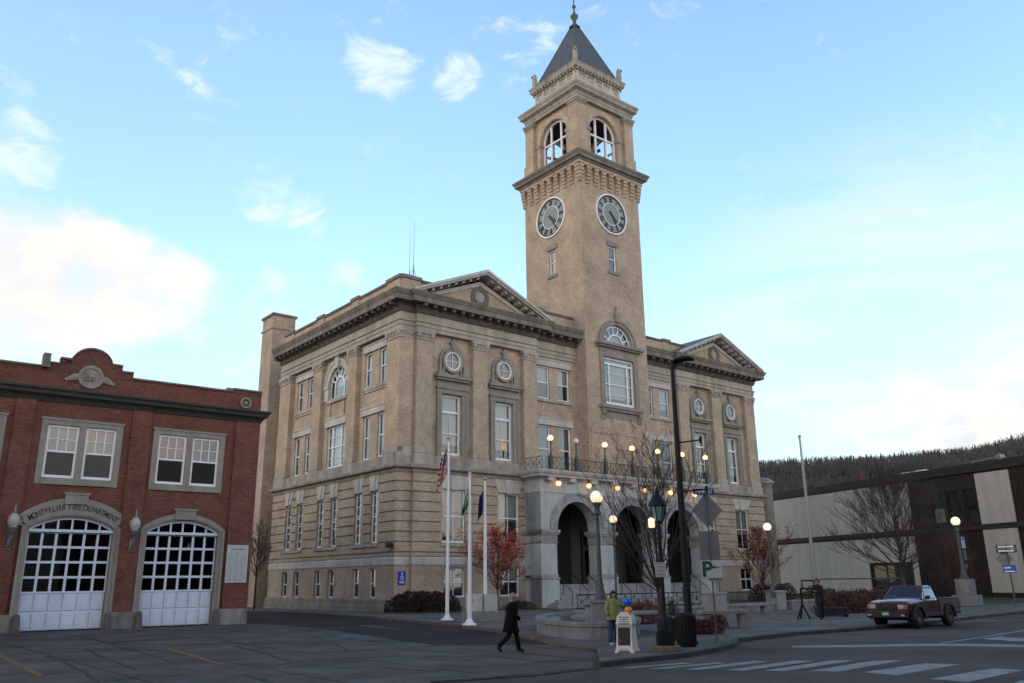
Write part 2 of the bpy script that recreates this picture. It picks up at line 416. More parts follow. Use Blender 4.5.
# --- upper walls
b = MB()
FFr = lambda a, d, z: FF(a, d-.42, z); FSr = lambda a, d, z: FS(a, d-.42, z)
TW = [(4.0, 5.95, 11.75, 16.6), (9.3, 11.25, 11.75, 16.6)]
TWR = [(35.0, 36.85, 11.75, 16.6), (40.25, 42.1, 11.75, 16.6)]
BL = [(14.05, 15.5, 17.55, 20.5), (16.45, 17.9, 17.55, 20.5), (14.05, 15.5, 11.1, 15.2), (16.45, 17.9, 11.1, 15.2)]
BR = [(27.65, 29.1, 17.55, 20.5), (30.0, 31.45, 17.55, 20.5), (27.65, 29.1, 11.1, 15.2), (30.0, 31.45, 11.1, 15.2)]
wall(b, FFr, 1.3, 13.7, 10.8, 21.5, 0, TW, .35); wall(b, FFr, 13.7, 18.8, 10.8, 21.5, 0, BL, .25)
wall(b, FFr, 26.9, 32.4, 10.8, 21.5, 0, BR, .25); wall(b, FFr, 32.4, UW, 10.8, 21.5, 0, TWR, .35)
SU = [(16.0, 17.1, 17.6, 20.5), (18.2, 19.3, 17.6, 20.5), (3.0, 4.1, 17.6, 20.5), (5.35, 6.45, 17.6, 20.5),
      (16.0, 17.1, 11.65, 15.2), (18.2, 19.3, 11.65, 15.2), (3.0, 4.1, 11.65, 15.2), (5.35, 6.45, 11.65, 15.2),
      (9.45, 12.75, 11.65, 15.2), (9.4, 12.8, 17.65, 18.75, 'arch')]
wall(b, FSr, .35, VD, 10.8, 21.5, 0, SU, .25)
# corner pier and pilaster shafts
b.box(0, 1.3, .35, 2.3, 12.0, 21.4)
b.quad((UW, 0, 10.8), (UW, VD, 10.8), (UW, VD, 24), (UW, 0, 24))
PIL = [(1.4, 2.85), (6.85, 8.3), (12.2, 13.65), (32.5, 34.0), (37.8, 39.3), (43.45, 45.08)]
for a0, a1 in PIL: b.fbox(FF, a0, a1, -.45, 0, 12.0, 21.35)
SP = [(7.2, 8.65), (13.6, 15.2), (20.1, 22.4)]
for a0, a1 in SP: b.fbox(FS, a0, a1, -.45, 0, 12.0, 21.35)
# small reveal brackets: projecting brick frames beside the paired windows
msplit(b, 'upper_wall', BUFF, CH)
# --- pilaster capitals and bases (stone)
b = MB()
for F, L_ in ((FF, PIL), (FS, SP+[(.35, 2.3)])):
    for a0, a1 in L_:
        b.fbox(F, a0-.05, a1+.05, -.44, .06, 11.65, 12.02); b.fbox(F, a0-.07, a1+.07, -.44, .1, 10.75, 11.62)
        b.fbox(F, a0-.06, a1+.06, -.44, .07, 20.62, 20.74)
        b.fbox(F, a0-.02, a1+.02, -.44, .05, 20.74, 21.1)
        for s in (a0+.1, a1-.1):  # volutes
            for k in range(8):
                t = 2*pi*k/8; t2 = 2*pi*(k+1)/8
                b.prism(F, [(s, 20.98), (s+.19*cos(t), 20.98+.19*sin(t)), (s+.19*cos(t2), 20.98+.19*sin(t2))], -.1, .16)
        for k in range(5):
            s = a0+.25+(a1-a0-.5)*k/4; b.fbox(F, s-.08, s+.08, -.1, .11, 20.8, 21.08)
        b.fbox(F, a0-.14, a1+.14, -.44, .17, 21.1, 21.36)
b.fbox(lambda a, d, z: FF(a, d-.35, z), -.05, 1.3, -.4, .05, 11.65, 12.02); b.fbox(lambda a, d, z: FF(a, d-.35, z), -.1, 1.3, -.4, .1, 10.75, 11.66)
b.fbox(lambda a, d, z: FF(a, d-.35, z), -.06, 1.3, -.4, .06, 20.95, 21.36)
msplit(b, 'pilaster_capital', STONE, CH)
# --- moulding courses
P_all = [(0, VD), (0, .35), (1.35, .35), (1.35, 0), (13.7, 0), (13.7, .35), (18.76, .35)]
P_right = [(26.94, .35), (32.4, .35), (32.4, 0), (UW, 0), (UW, VD)]
G_l = [(0, VD), (0, .3), (1.3, .3), (1.3, 0), (12.06, 0)]; G_r = [(33.54, 0), (UW+.15, 0), (UW+.15, VD)]
b = MB()
for p in (G_l, G_r):
    b.sweep(p, [(-.3, -.2), (.28, -.2), (.28, .55), (.2, .6), (.2, .98), (.1, 1.05), (-.3, 1.05)])
msplit(b, 'base_course', BASEST, CH)
b = MB()
for p in (G_l, G_r):
    b.sweep(p, [(-.3, 3.38), (.02, 3.38), (.05, 3.45), (.05, 3.9), (.0, 3.98), (-.3, 3.98)])
msplit(b, 'water_table', STONEL, CH)
b = MB()
belt = [(-.5, 10.12), (.05, 10.12), (.12, 10.25), (.12, 10.38), (.36, 10.44), (.42, 10.5), (.44, 10.68), (.2, 10.8), (.06, 10.84), (.06, 11.42), (.02, 11.5), (-.5, 11.5)]
for p in (G_l, G_r, [(12.06, 0), (13.7, 0), (13.7, .35), (18.76, .35)], [(26.94, .35), (32.4, .35), (32.4, 0), (33.54, 0)]): b.sweep(p, belt)
msplit(b, 'belt_course', mat('belt_stone', (.33, .305, .27), .85, .2, 1.2, .15, streak=.4), CH)
b = MB()
for p in (P_all, P_right):
    b.sweep(p, [(-.6, 21.34), (.04, 21.34), (.04, 21.62), (.1, 21.66), (.1, 21.95), (.2, 22.0), (.2, 22.1), (.04, 22.14), (.04, 22.75), (-.6, 22.75)])
msplit(b, 'frieze', STONE, CH)
b = MB()
for p in (P_all, P_right):
    b.sweep(p, [(-.6, 23.36), (.98, 23.38), (1.0, 23.75), (1.08, 23.85), (1.22, 24.12), (1.22, 24.18), (-.6, 24.3)])
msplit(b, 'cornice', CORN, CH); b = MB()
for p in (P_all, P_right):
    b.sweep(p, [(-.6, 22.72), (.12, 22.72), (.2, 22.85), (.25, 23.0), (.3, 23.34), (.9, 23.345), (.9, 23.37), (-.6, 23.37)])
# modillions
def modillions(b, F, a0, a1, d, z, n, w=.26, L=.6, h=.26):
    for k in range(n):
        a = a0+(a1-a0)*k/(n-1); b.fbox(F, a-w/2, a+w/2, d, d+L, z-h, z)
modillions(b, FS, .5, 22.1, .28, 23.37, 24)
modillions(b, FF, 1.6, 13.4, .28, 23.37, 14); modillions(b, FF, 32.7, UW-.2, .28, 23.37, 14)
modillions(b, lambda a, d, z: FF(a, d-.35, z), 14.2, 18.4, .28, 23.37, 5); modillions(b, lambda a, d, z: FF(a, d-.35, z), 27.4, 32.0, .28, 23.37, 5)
msplit(b, 'bed_moulding', DARKST, CH)
# --- parapet with piers and coping
b = MB(); c = MB()
def parapet(path, h=25.55):
    b.sweep(path, [(-.6, 24.2), (.0, 24.2), (.0, h), (-.6, h)]); c.sweep(path, [(-.7, h), (.1, h), (.16, h+.1), (.16, h+.2), (-.7, h+.26)])
parapet([(.15, VD-.4), (.15, .6), (18.76, .6)]); parapet([(26.94, .6), (UW-.3, .6), (UW-.3, VD-.4)])
for F, L_ in ((lambda a, d, z: FS(a, d-.15, z), [(.6, 2.6), (7.3, 8.6), (13.8, 15.1), (20.2, 22.0)]), (lambda a, d, z: FF(a, d-.6, z), [(.15, 1.9), (14.2, 15.0), (31.2, 32.2)])):
    for a0, a1 in L_:
        b.fbox(F, a0, a1, -.65, .12, 24.2, 25.62); c.fbox(F, a0-.08, a1+.08, -.75, .24, 25.62, 25.9)
msplit(b, 'parapet', BUFF, CH); msplit(c, 'coping', CORN, CH)
# --- pediments
def pediment(c0):
    h = 6.95; apex = 27.2
    sl = (apex-24.2)/h
    t = MB(); t.prism(FF, [(c0-5.9, 24.15), (c0+5.9, 24.15), (c0, 24.15+5.9*sl-.1)], -.5, 0.0); tp = t.build('tympanum', BUFF, CH)
    r = MB()
    for s in (-1, 1):
        def pr(o0, o1, d0, d1):   # raking band between perpendicular offsets
            r.prism(FF, [(c0+s*(h+.1), 24.16+o0), (c0+s*(h+.1), 24.16+o1), (c0, apex-.02+o1), (c0, apex-.02+o0)], d0, d1)
        pr(0, .22, -.4, 1.25); pr(-.16, 0.0, -.4, 1.12)
        r.prism(FF, [(c0+s*(h-1.2), 24.2+.12), (c0+s*(h-2.0), 24.2+.13), (c0, apex-.95), (c0, apex-.55)], -.3, .12)
        for k in range(8):
            u = c0+s*(.75+k*.74); z = apex-.17-abs(u-c0)*sl
            r.prism(FF, [(u-.12, z-.22+.12*sl*s), (u+.12, z-.22-.12*sl*s), (u+.12, z-.12*sl*s), (u-.12, z+.12*sl*s)], .1, .8)
    r.build('raking_cornice', STONEL, CH)
    m = MB(); m.ring(FF, c0, 25.3, .52, .74, 0, .16); m.ring(FF, c0, 25.3, .78, .92, 0, .1); m.fbox(FF, c0-.1, c0+.1, 0, .2, 26.0, 26.25)
    m.prism(FF, [(c0-.95, 24.95), (c0-.6, 24.62), (c0+.6, 24.62), (c0+.95, 24.95), (c0+.7, 24.42), (c0-.7, 24.42)], 0, .12)
    m.build('medallion', CORN, CH); m = MB(); m.disc(FF, c0, 25.3, .52, .03); m.build('medallion_disc', STONE, CH)
    g = MB()
    for s in (-1, 1):
        g.add([(c0+s*(h+.1), -1.2, 24.4), (c0, -1.2, apex+.23), (c0, 8, apex+.23), (c0+s*(h+.1), 8, 24.4)], [(0, 1, 2, 3)])
    g.add([(c0-h, 8, 24.3), (c0+h, 8, 24.3), (c0, 8, apex+.22)], [(0, 1, 2)])
    g.build('pediment_roof', SLATE, CH)
pediment(7.5); pediment(38.75)
b = MB(); b.box(.2, UW-.2, .7, VD-.2, 24.0, 24.25); b.box(9, 17, 9, 17, 24.2, 25.9); b.box(6, 8.4, 5.5, 8, 24.2, 26.6); b.build('roof', ROOF, CH)
# --- windows of the lower storeys with splayed lintels and sills
lin = MB(); sil = MB()
def lintel(F, a0, a1, z, zt=10.12, sp=.42, d=.05):
    lin.prism(F, [(a0-.02, z), (a1+.02, z), (a1+sp, zt), (a0-sp, zt)], -.03, d)
    m = (a0+a1)/2; w = (a1-a0)*.13
    lin.prism(F, [(m-w, z-.06), (m+w, z-.06), (m+w*1.8, zt), (m-w*1.8, zt)], -.02, d+.07)
rb = random.Random(3)
for F, hs, cols in ((FF, L1, 2), (FF, R1, 2), (FS, S1, 1)):
    for h in hs:
        window(CH, F, h[0], h[1], h[2], h[3], -.24, cols=cols, blind=rb.choice([.35, .42, .5, .62, .55]), bm=rb.choice([BLIND, mat('green_grey_blind', (.20, .23, .20), .9, .1, 1), mat('dim_blind', (.16, .155, .14), .9, .1, 1)]))
        lintel(F, h[0], h[1], h[3]+.02, sp=.42 if cols == 2 else .26)
        if F is FF: sil.fbox(F, h[0]-.15, h[1]+.15, -.25, .12, h[2]-.3, h[2]+.0)
for a0, a1 in ((2.75, 6.8), (9.4, 13.3), (15.8, 19.65)): sil.fbox(FS, a0, a1, -.25, .12, 4.78, 5.05)
for F, hs, cols in ((FF, LB, 2), (FF, RB, 2), (FS, SB, 1)):
    for h in hs:
        window(CH, F, h[0], h[1], h[2], h[3], -.26, cols=cols, fr=.08, blind=rb.choice([0, 0, .3, .5]))
# upper paired windows
def pair_trim(F, a0, a1, z):
    lin.fbox(F, a0-.2, a1+.2, -.02, .16, z, z+.52); lin.fbox(F, a0-.26, a1+.26, -.02, .22, z+.52, z+.62)
for F, hs in ((FFr, BL), (FFr, BR), (FSr, SU[:8])):
    for h in hs:
        up = h[2] > 16
        window(CH, F, h[0], h[1], h[2], h[3], -.2, cols=1 if F is FSr else 1, blind=rb.choice([0, .35, .5, .5, .7]), bm=rb.choice([BLIND, CURT, mat('dim_blind', (.16, .155, .14), .9, .1, 1)]))
for a0, a1 in ((14.05, 17.9), (27.65, 31.45)):
    pair_trim(FFr, a0, a1, 20.52); pair_trim(FFr, a0, a1, 15.22); sil.fbox(FFr, a0-.25, a1+.3, -.25, .16, 17.27, 17.53)
for a0, a1 in ((3.0, 6.45), (16.0, 19.3)):
    pair_trim(FSr, a0, a1, 20.52); pair_trim(FSr, a0, a1, 15.22); sil.fbox(FSr, a0-.2, a1+.2, -.25, .16, 17.3, 17.58)
    for z0 in (16.0,): sil.fbox(FSr, a0-.1, a1+.1, -.02, .1, 17.1, 17.3)
# side middle window, lunette
lin.fbox(FSr, 9.2, 13.0, -.02, .16, 15.22, 15.85); lin.fbox(FSr, 9.1, 13.1, -.02, .22, 15.85, 15.97)
window(CH, FSr, 9.45, 12.75, 11.65, 15.2, -.2, cols=1, vbars=(10.35, 11.85), blind=.9, bm=CURT, rows=[12.5, 14.3])
sil.fbox(FSr, 9.2, 13.0, -.25, .2, 17.32, 17.62)
lin.ring(FSr, 11.1, 18.75, 1.72, 2.3, -.05, .14, 0, pi); lin.ring(FSr, 11.1, 18.75, 2.2, 2.4, -.05, .22, 0, pi)
for a in (9.05, 13.15): lin.fbox(FSr, a-.45, a+.35, -.05, .14, 17.62, 18.78); lin.fbox(FSr, a-.5, a+.4, -.05, .24, 18.7, 18.92)
lin.prism(FSr, [(10.85, 20.3), (11.35, 20.3), (11.5, 21.35), (10.7, 21.35)], -.05, .3)
for a in (9.8, 12.4): sil.fbox(FSr, a-.12, a+.12, -.02, .12, 16.0, 17.3)
def lunette(F, c0, z, r, d, n, ri, low=0):
    w = MB(); w.ring(F, c0, z, r-.14, r, d-.05, d+.06, 0, pi); w.ring(F, c0, z, ri-.07, ri+.07, d-.05, d+.05, 0, pi)
    w.fbox(F, c0-r, c0+r, d-.05, d+.06, z-.12-low, z+.04-low)
    if low:
        for s in (-1, 1): w.fbox(F, min(c0+s*r, c0+s*(r-.14)), max(c0+s*r, c0+s*(r-.14)), d-.05, d+.06, z-low, z)
        for s in (-1, 1): w.fbox(F, c0+s*ri-.06, c0+s*ri+.06, d-.05, d+.05, z-low, z)
    for k in range(1, n):
        t = pi*k/n; p0 = (c0+ri*cos(t), z+ri*sin(t)); p1 = (c0+(r-.1)*cos(t), z+(r-.1)*sin(t)); nx, nz = -sin(t)*.05, cos(t)*.05
        w.prism(F, [(p0[0]-nx, p0[1]-nz), (p1[0]-nx, p1[1]-nz), (p1[0]+nx, p1[1]+nz), (p0[0]+nx, p0[1]+nz)], d-.04, d+.05)
    w_ = w.build('lunette_window', WHITE, CH)
    g = MB(); g.disc(F, c0, z, r-.03, d-.012, 24, 0, pi)
    if low: g.quad(F(c0-r, d-.012, z-low), F(c0+r, d-.012, z-low), F(c0+r, d-.012, z), F(c0-r, d-.012, z))
    g.build('pane', GLASS, w_)
    k = MB(); k.disc(F, c0, z, ri-.04, d-.2, 24, 0, pi); k.build('blind', CURT, w_)
lunette(FSr, 11.1, 18.75, 1.7, -.18, 7, .85, low=1.0)
msplit(lin, 'stone_lintel', STONEL, CH); msplit(sil, 'stone_sill', STONE, CH)
# --- tall pavilion windows + oculi
fr_ = MB()
for c0, h in zip((4.97, 10.27, 35.92, 41.17), TW+TWR):
    a0, a1 = h[0], h[1]
    for (x0, x1) in ((a0-.45, a0+.0), (a1-.0, a1+.45)): fr_.fbox(FFr, x0, x1, -.02, .14, 11.5, 16.65); 
    for (x0, x1) in ((a0-.5, a0-.34), (a1+.34, a1+.5)): fr_.fbox(FFr, x0, x1, -.02, .2, 11.5, 16.65)
    fr_.fbox(FFr, a0-.5, a1+.5, -.02, .16, 16.62, 17.0); fr_.fbox(FFr, a0-.58, a1+.58, -.02, .26, 17.0, 17.14)
    fr_.fbox(FFr, a0-.45, a1+.45, -.02, .06, 17.14, 17.85)
    fr_.fbox(FFr, a0-.7, a1+.7, -.02, .5, 17.86, 18.06); fr_.fbox(FFr, a0-.62, a1+.62, -.02, .36, 17.68, 17.86)
    w = window(CH, FFr, a0, a1, h[2], h[3], -.3, cols=2, transom=15.2, blind=.82, bm=CURT, fr=.14)
    # oculus: rusticated tabernacle with round window
    m = (a0+a1)/2; z = 19.35
    o = MB(); o.ring(FFr, m, z, .78, 1.0, 0, .26, n=36); o.ring(FFr, m, z, 1.05, 1.28, 0, .18, 0, pi, 24)
    for s in (-1, 1):
        o.fbox(FFr, min(m+s*1.05, m+s*1.3), max(m+s*1.05, m+s*1.3), 0, .18, 18.06, z); o.fbox(FFr, min(m+s*.95, m+s*1.42), max(m+s*.95, m+s*1.42), 0, .3, 18.06, 18.4)
        for k in range(4): o.sphere(FFr(m+s*(.92-.04*k), .1, 18.25+k*.16), .13, 8, 6)
    o.prism(FFr, [(m-.14, z+.95), (m+.14, z+.95), (m+.24, z+1.5), (m-.24, z+1.5)], 0, .34); o.fbox(FFr, m-.3, m+.3, 0, .3, z+1.5, z+1.62)
    o.prism(FFr, [(m-.1, z+1.62), (m+.1, z+1.62), (m, z+2.0)], 0, .2)
    on = o.build('oculus_window', FRAMEG, CH)
    k = MB(); k.ring(FFr, m, z, .66, .79, 0.02, .2, n=32)
    for t in (0, pi/2): k.fbox(FFr, m-(.66 if t == 0 else .02), m+(.66 if t == 0 else .02), .06, .11, z-(.02 if t == 0 else .66), z+(.02 if t == 0 else .66))
    k.build('frame', WHITE, on)
    k = MB(); k.disc(FFr, m, z, .7, .06); k.build('pane', GLASS, on); k = MB(); k.disc(FFr, m, z, .75, .012); k.build('dark_reveal', DARK, on)
msplit(fr_, 'stone_window_surround', FRAMEG, CH)
b = MB(); b.box(1.5, 18.6, 1.6, VD-1.2, .3, 24.0); b.box(27.1, UW-1.2, 1.6, VD-1.2, .3, 24.0); b.box(18.6, 27.1, 3.4, VD-1.2, .3, 24.0); b.box(19.6, 26.1, .6, 6.4, 11.2, 40.8)
for F, a0, a1 in ((FF, 1.6, 12.0), (FF, 33.7, UW-.3), (FS, .6, VD-.3)):
    for z in (.6, 4.2, 10.7): b.fbox(F, a0, a1, -1.6, -.5, z-.05, z+.05)
b.build('interior_core', DARK, CH)
# --- accessibility sign and wall light on the corner pier
b = MB(); b.fbox(FF, .35, .95, -.33, -.26, 2.0, 2.95); sg = b.build('accessibility_sign', mat('sign_blue', (.01, .035, .30), .4, .04, 3), CH)
b = MB(); Fs = lambda a, d, z: FF(a, d-.255, z)
b.disc(Fs, .66, 2.8, .06, .012, 12); b.fbox(Fs, .62, .68, 0, .012, 2.55, 2.74); b.fbox(Fs, .64, .78, 0, .012, 2.52, 2.58); b.ring(Fs, .65, 2.5, .1, .14, 0, .012, pi*.7, pi*2.05, 14)
b.fbox(Fs, .42, .88, 0, .012, 2.22, 2.27); b.fbox(Fs, .46, .84, 0, .012, 2.12, 2.17); b.build('symbol', WHITE, sg)
b = MB(); b.fbox(FS, .45, .95, .06, .4, 4.6, 4.95); wl = b.build('wall_light', IRON, CH)
b = MB(); b.fbox(FS, .5, .9, .12, .36, 4.56, 4.6); b.build('lens', mat('yellow_lens', (.5, .42, .08), .3), wl)
b = MB(); b.fbox(FF, 43.9, 44.3, -.02, .07, 2.0, 2.9); b.build('accessibility_sign', MATS['sign_blue'], CH)
# --- roof antennas
for (a, y, h) in ((2.0, 2.4, 4.6), (1.5, 1.0, 5.2)):
    b = MB(); b.tube([(a, y, 25.8), (a, y, 25.8+h)], [.035, .012], 5); b.tube([(a, y, 25.8), (a, y, 27.1)], .06, 6)
    for k in range(3): b.tube([(a+.35*cos(k*2.1), y+.35*sin(k*2.1), 25.75), (a, y, 26.9)], .02, 4)
    b.build('antenna', ALU, CH)
# --- chimney stack and rear wing
b = MB(); b.box(0, 2.4, 25.3, 28.0, -.1, 27.4); b.box(-.1, 2.5, 25.2, 28.1, 27.4, 27.6); b.box(0, 2.4, 25.3, 28.0, 27.6, 28.8)
ck = b.build('chimney', BUFF, CH); b = MB(); b.box(-.14, 2.54, 25.16, 28.14, 28.8, 29.05); b.build('chimney_cap', CORN, ck)
b = MB(); b.box(1.6, 40, VD+.02, 31, -.1, 18.6); rw = b.build('rear_wing', BUFF, CH)
b = MB(); b.box(1.2, 40.4, VD+.02, 31.4, 18.6, 19.3); b.build('rear_cornice', CORN, rw)

# ------------------------------------------------------------------ TOWER
T0, T1, TV, TB = 18.75, 26.95, -1.0, 7.2
TC, TCv = 22.85, 3.1
FT = lambda a, d, z: (a, TV-d, z); FTS = lambda a, d, z: (T0-d, a, z)
FTR = lambda a, d, z: (T1+d, a, z); FTB = lambda a, d, z: (a, TB+d, z)
b = MB()
wall(b, FT, T0, T1, 10.9, 41.4, 0, [(22.35, 23.35, 30.8, 33.4), (20.95, 24.95, 17.65, 22.1), (20.95, 24.75, 23.4, 23.42, 'arch')], .3)
wall(b, FTS, TV, TB, 10.9, 41.4, 0, [(2.7, 3.7, 30.8, 33.4)], .3)
b.quad(FTR(TV, 0, 10.9), FTR(TB, 0, 10.9), FTR(TB, 0, 41.4), FTR(TV, 0, 41.4)); b.quad(FTB(T0, 0, 20), FTB(T1, 0, 20), FTB(T1, 0, 41.4), FTB(T0, 0, 41.4))
for z in (16.1, 14.75, 13.4):
    for x0, x1 in ((T0+.25, T1-.35),): b.fbox(FT, x0, x1, .0, .05, z-1.25, z-.05)
b.build('tower_shaft', BUFF, CH)
# stone dressings
b = MB()
b.ring(FT, 22.85, 23.4, 1.95, 2.45, -.05, .16, 0, pi); b.ring(FT, 22.85, 23.4, 2.3, 2.5, -.05, .24, 0, pi)
b.prism(FT, [(22.6, 25.6), (23.1, 25.6), (23.2, 26.4), (22.5, 26.4)], 0, .35); b.prism(FT, [(22.7, 26.4), (23.0, 26.4), (22.85, 27.3)], 0, .2)
b.fbox(FT, 19.9, 26.0, -.05, .62, 23.12, 23.36); b.fbox(FT, 20.1, 25.8, -.05, .42, 22.95, 23.12)
b.fbox(FT, 20.45, 25.45, -.05, .12, 22.1, 22.95)
for x0, x1 in ((20.45, 20.95), (24.95, 25.45)): b.fbox(FT, x0, x1, -.05, .14, 17.5, 22.1)
b.fbox(FT, 20.2, 25.7, -.05, .45, 17.2, 17.5); b.fbox(FT, 20.35, 25.55, -.05, .3, 16.98, 17.2)
for x in (20.6, 25.3): b.prism(lambda a, d, z, x=x: (x+d, TV-a, z), [(0, 16.98), (.35, 16.98), (.3, 16.7), (.12, 16.5), (.1, 16.2), (0, 16.1)], -.2, .2)
b.fbox(FT, 20.9, 25.0, -.05, .05, 16.35, 16.98)
for F, m in ((FT, 22.85), (FTS, 3.2)):
    b.fbox(F, m-.78, m+.78, -.05, .1, 33.42, 33.95); b.fbox(F, m-.7, m+.7, -.2, .14, 30.5, 30.78)
msplit(b, 'tower_stone_trim', FRAMEG, CH)
lunette(FT, 22.85, 23.4, 1.9, -.2, 7, 1.05)
window(CH, FT, 20.95, 24.95, 17.65, 22.1, -.22, fr=.16, vbars=(21.75, 24.15), transom=21.5, blind=.86, bm=CURT, rows=[20.6, 18.6], cols=1)
window(CH, FT, 22.35, 23.35, 30.8, 33.4, -.22, fr=.1); window(CH, FTS, 2.7, 3.7, 30.8, 33.4, -.22, fr=.1)
# clocks
FACE = mat('clock_face', (.20, .24, .235), .5, .06, 2); NUMB = mat('clock_band', (.22, .25, .25), .5, .06, 2); NUM = mat('clock_numeral', (.02, .025, .03), .5)
ROM = ['XII', 'I', 'II', 'III', 'IIII', 'V', 'VI', 'VII', 'VIII', 'IX', 'X', 'XI']
def clock(F, m, z, mir=1):
    q = MB(); q.ring(F, m, z, 1.98, 2.12, -.05, .16, n=48); q.ring(F, m, z, 1.13, 1.2, 0, .12, n=48); c_ = q.build('clock', WHITE, CH)
    q = MB(); q.disc(F, m, z, 1.16, .07, 40); q.build('centre_disc', FACE, c_)
    q = MB(); q.ring(F, m, z, 1.16, 2.0, 0, .05, n=48); q.build('dial_band', NUMB, c_)
    q = MB(); q.ring(F, m, z, 1.82, 1.97, 0, .075, n=48)
    for k in range(12):
        t = pi/2-mir*2*pi*k/12; ca, cz = m+1.5*cos(t), z+1.5*sin(t)
        s_ = ROM[k]; wd = {'X': .24, 'V': .2, 'I': .1}; tot = sum(wd[x] for x in s_); x = -tot/2
        for chh in s_:
            w_ = wd[chh]; xm = x+w_/2; x += w_
            def P(lx, lz): # local to face: lx tangential, lz radial
                return (ca+mir*lx*sin(t)*1.0+lz*cos(t), cz-mir*lx*cos(t)*1.0+lz*sin(t))
            def bar(xa, xb, h=.27, th=.035):
                q.prism(F, [P(xa-th, -h), P(xa+th, -h), P(xb+th, h), P(xb-th, h)], .05, .085)
            if chh == 'I': bar(xm, xm)
            if chh == 'X': bar(xm-.08, xm+.08, th=.045); bar(xm+.08, xm-.08, th=.02)
            if chh == 'V': bar(xm, xm-.08, th=.045); bar(xm, xm+.08, th=.02)
    q.build('numerals', NUM, c_)
    q = MB()
    for ang, L_, w_ in ((360*25/60, 1.65, .06), (30*4.42, 1.05, .1)):
        t = pi/2-mir*radians(ang); nx, nz = -sin(t)*w_, cos(t)*w_
        q.prism(F, [(m-.35*cos(t)-nx, z-.35*sin(t)-nz), (m+L_*.8*cos(t)-nx*1.2, z+L_*.8*sin(t)-nz*1.2), (m+L_*cos(t), z+L_*sin(t)), (m+L_*.8*cos(t)+nx*1.2, z+L_*.8*sin(t)+nz*1.2), (m-.35*cos(t)+nx, z-.35*sin(t)+nz)], .1, .14)
    q.disc(F, m, z, .14, .15, 16); q.build('hands', NUM, c_)
clock(FT, 22.85, 36.8, 1); clock(FTS, 3.2, 36.85, -1)
# corbel table
b = MB()
def corb(F, lo, hi):
    n = 9
    for k in range(n):
        a = lo+.06+(hi-lo-.12)*k/(n-1); w = .25
        for i, (dz, dd) in enumerate(((39.25, .09), (39.6, .17), (39.95, .25), (40.3, .33), (40.65, .38))):
            b.fbox(F, a-w, a+w, -.02, dd, dz, dz+.3 if i < 4 else 41.0)
            b.fbox(F, a-w+.03, a+w-.03, -.02, dd-.05, dz+.3, dz+.36)
        if k < n-1:
            a2 = lo+.06+(hi-lo-.12)*(k+1)/(n-1); cc = (a+a2)/2; r = (a2-a)/2-w
            for j in range(6):
                t0 = pi*j/6; t1 = pi*(j+1)/6
                b.add([F(cc+r*cos(t0), .38, 40.75+r*sin(t0)), F(cc+r*cos(t1), .38, 40.75+r*sin(t1)), F(cc+r*cos(t1), .38, 41.1), F(cc+r*cos(t0), .38, 41.1),
                       F(cc+r*cos(t0), 0, 40.75+r*sin(t0)), F(cc+r*cos(t1), 0, 40.75+r*sin(t1))], [(0, 1, 2, 3), (0, 1, 5, 4)])
corb(FT, T0, T1); corb(FTS, TV, TB); corb(FTR, TV, TB); corb(FTB, T0, T1)
b.box(T0-.37, T1+.37, TV-.37, TB+.37, 41.08, 41.5)
b.build('corbel_table', BUFF, CH)
SQ = lambda h: [(TC-h, TCv-h), (TC+h, TCv-h), (TC+h, TCv+h), (TC-h, TCv+h)]
b = MB(); h = 4.1
b.sweep(SQ(h), [(0, 41.35), (.45, 41.35), (.52, 41.5), (.75, 41.58), (.78, 41.8), (.9, 41.95), (.95, 42.1), (.95, 42.16), (-.3, 42.5)], True)
b.box(TC-4.15, TC+4.15, TCv-4.15, TCv+4.15, 42.2, 42.5)
b.build('tower_cornice', CORN, CH)
# belfry
b = MB()
hb = 4.0
BF = [lambda a, d, z: (TC+a, TCv-hb-d, z), lambda a, d, z: (TC-hb-d, TCv-a, z), lambda a, d, z: (TC+a, TCv+hb+d, z), lambda a, d, z: (TC+hb+d, TCv+a, z)]
for F in BF:
    wall(b, lambda a, d, z: F(a, d-.42, z), -3.4, 3.4, 42.3, 49.0, 0, [(-1.95, 1.95, 42.9, 45.9, 'arch')], .7)
    wall(b, lambda a, d, z: F(a, d-.95, z), -3.0, 3.0, 42.3, 49.0, 0, [(-1.95, 1.95, 42.9, 45.9, 'arch')], .02)
    b.ring(lambda a, d, z: F(a, d-.42, z), 0, 45.9, 2.0, 2.6, -.02, .07, 0, pi, 24)
    for s in (-1, 1): b.fbox(lambda a, d, z: F(a, d-.42, z), min(s*1.95, s*2.6), max(s*1.95, s*2.6), -.02, .08, 42.5, 45.6)
for sx in (-1, 1):
    for sy in (-1, 1):
        x0, x1 = sorted((TC+sx*hb, TC+sx*(hb-1.25))); y0, y1 = sorted((TCv+sy*hb, TCv+sy*(hb-1.25)))
        b.box(x0, x1, y0, y1, 42.4, 48.6); b.box(x0-.12, x1+.12, y0-.12, y1+.12, 42.4, 43.9); b.box(x0-.06, x1+.06, y0-.06, y1+.06, 43.9, 44.0)
b.build('belfry', BUFF, CH)
b = MB()
for F in BF:
    for s in (-1, 1): b.fbox(lambda a, d, z: F(a, d-.42, z), min(s*1.85, s*2.7), max(s*1.85, s*2.7), -.6, .16, 45.6, 45.95)
for sx in (-1, 1):
    for sy in (-1, 1):
        x0, x1 = sorted((TC+sx*hb, TC+sx*(hb-1.25))); y0, y1 = sorted((TCv+sy*hb, TCv+sy*(hb-1.25)))
        for k, (e, z0, z1) in enumerate(((.06, 48.0, 48.15), (.12, 48.25, 48.45), (.2, 48.45, 48.7))): b.box(x0-e, x1+e, y0-e, y1+e, z0, z1)
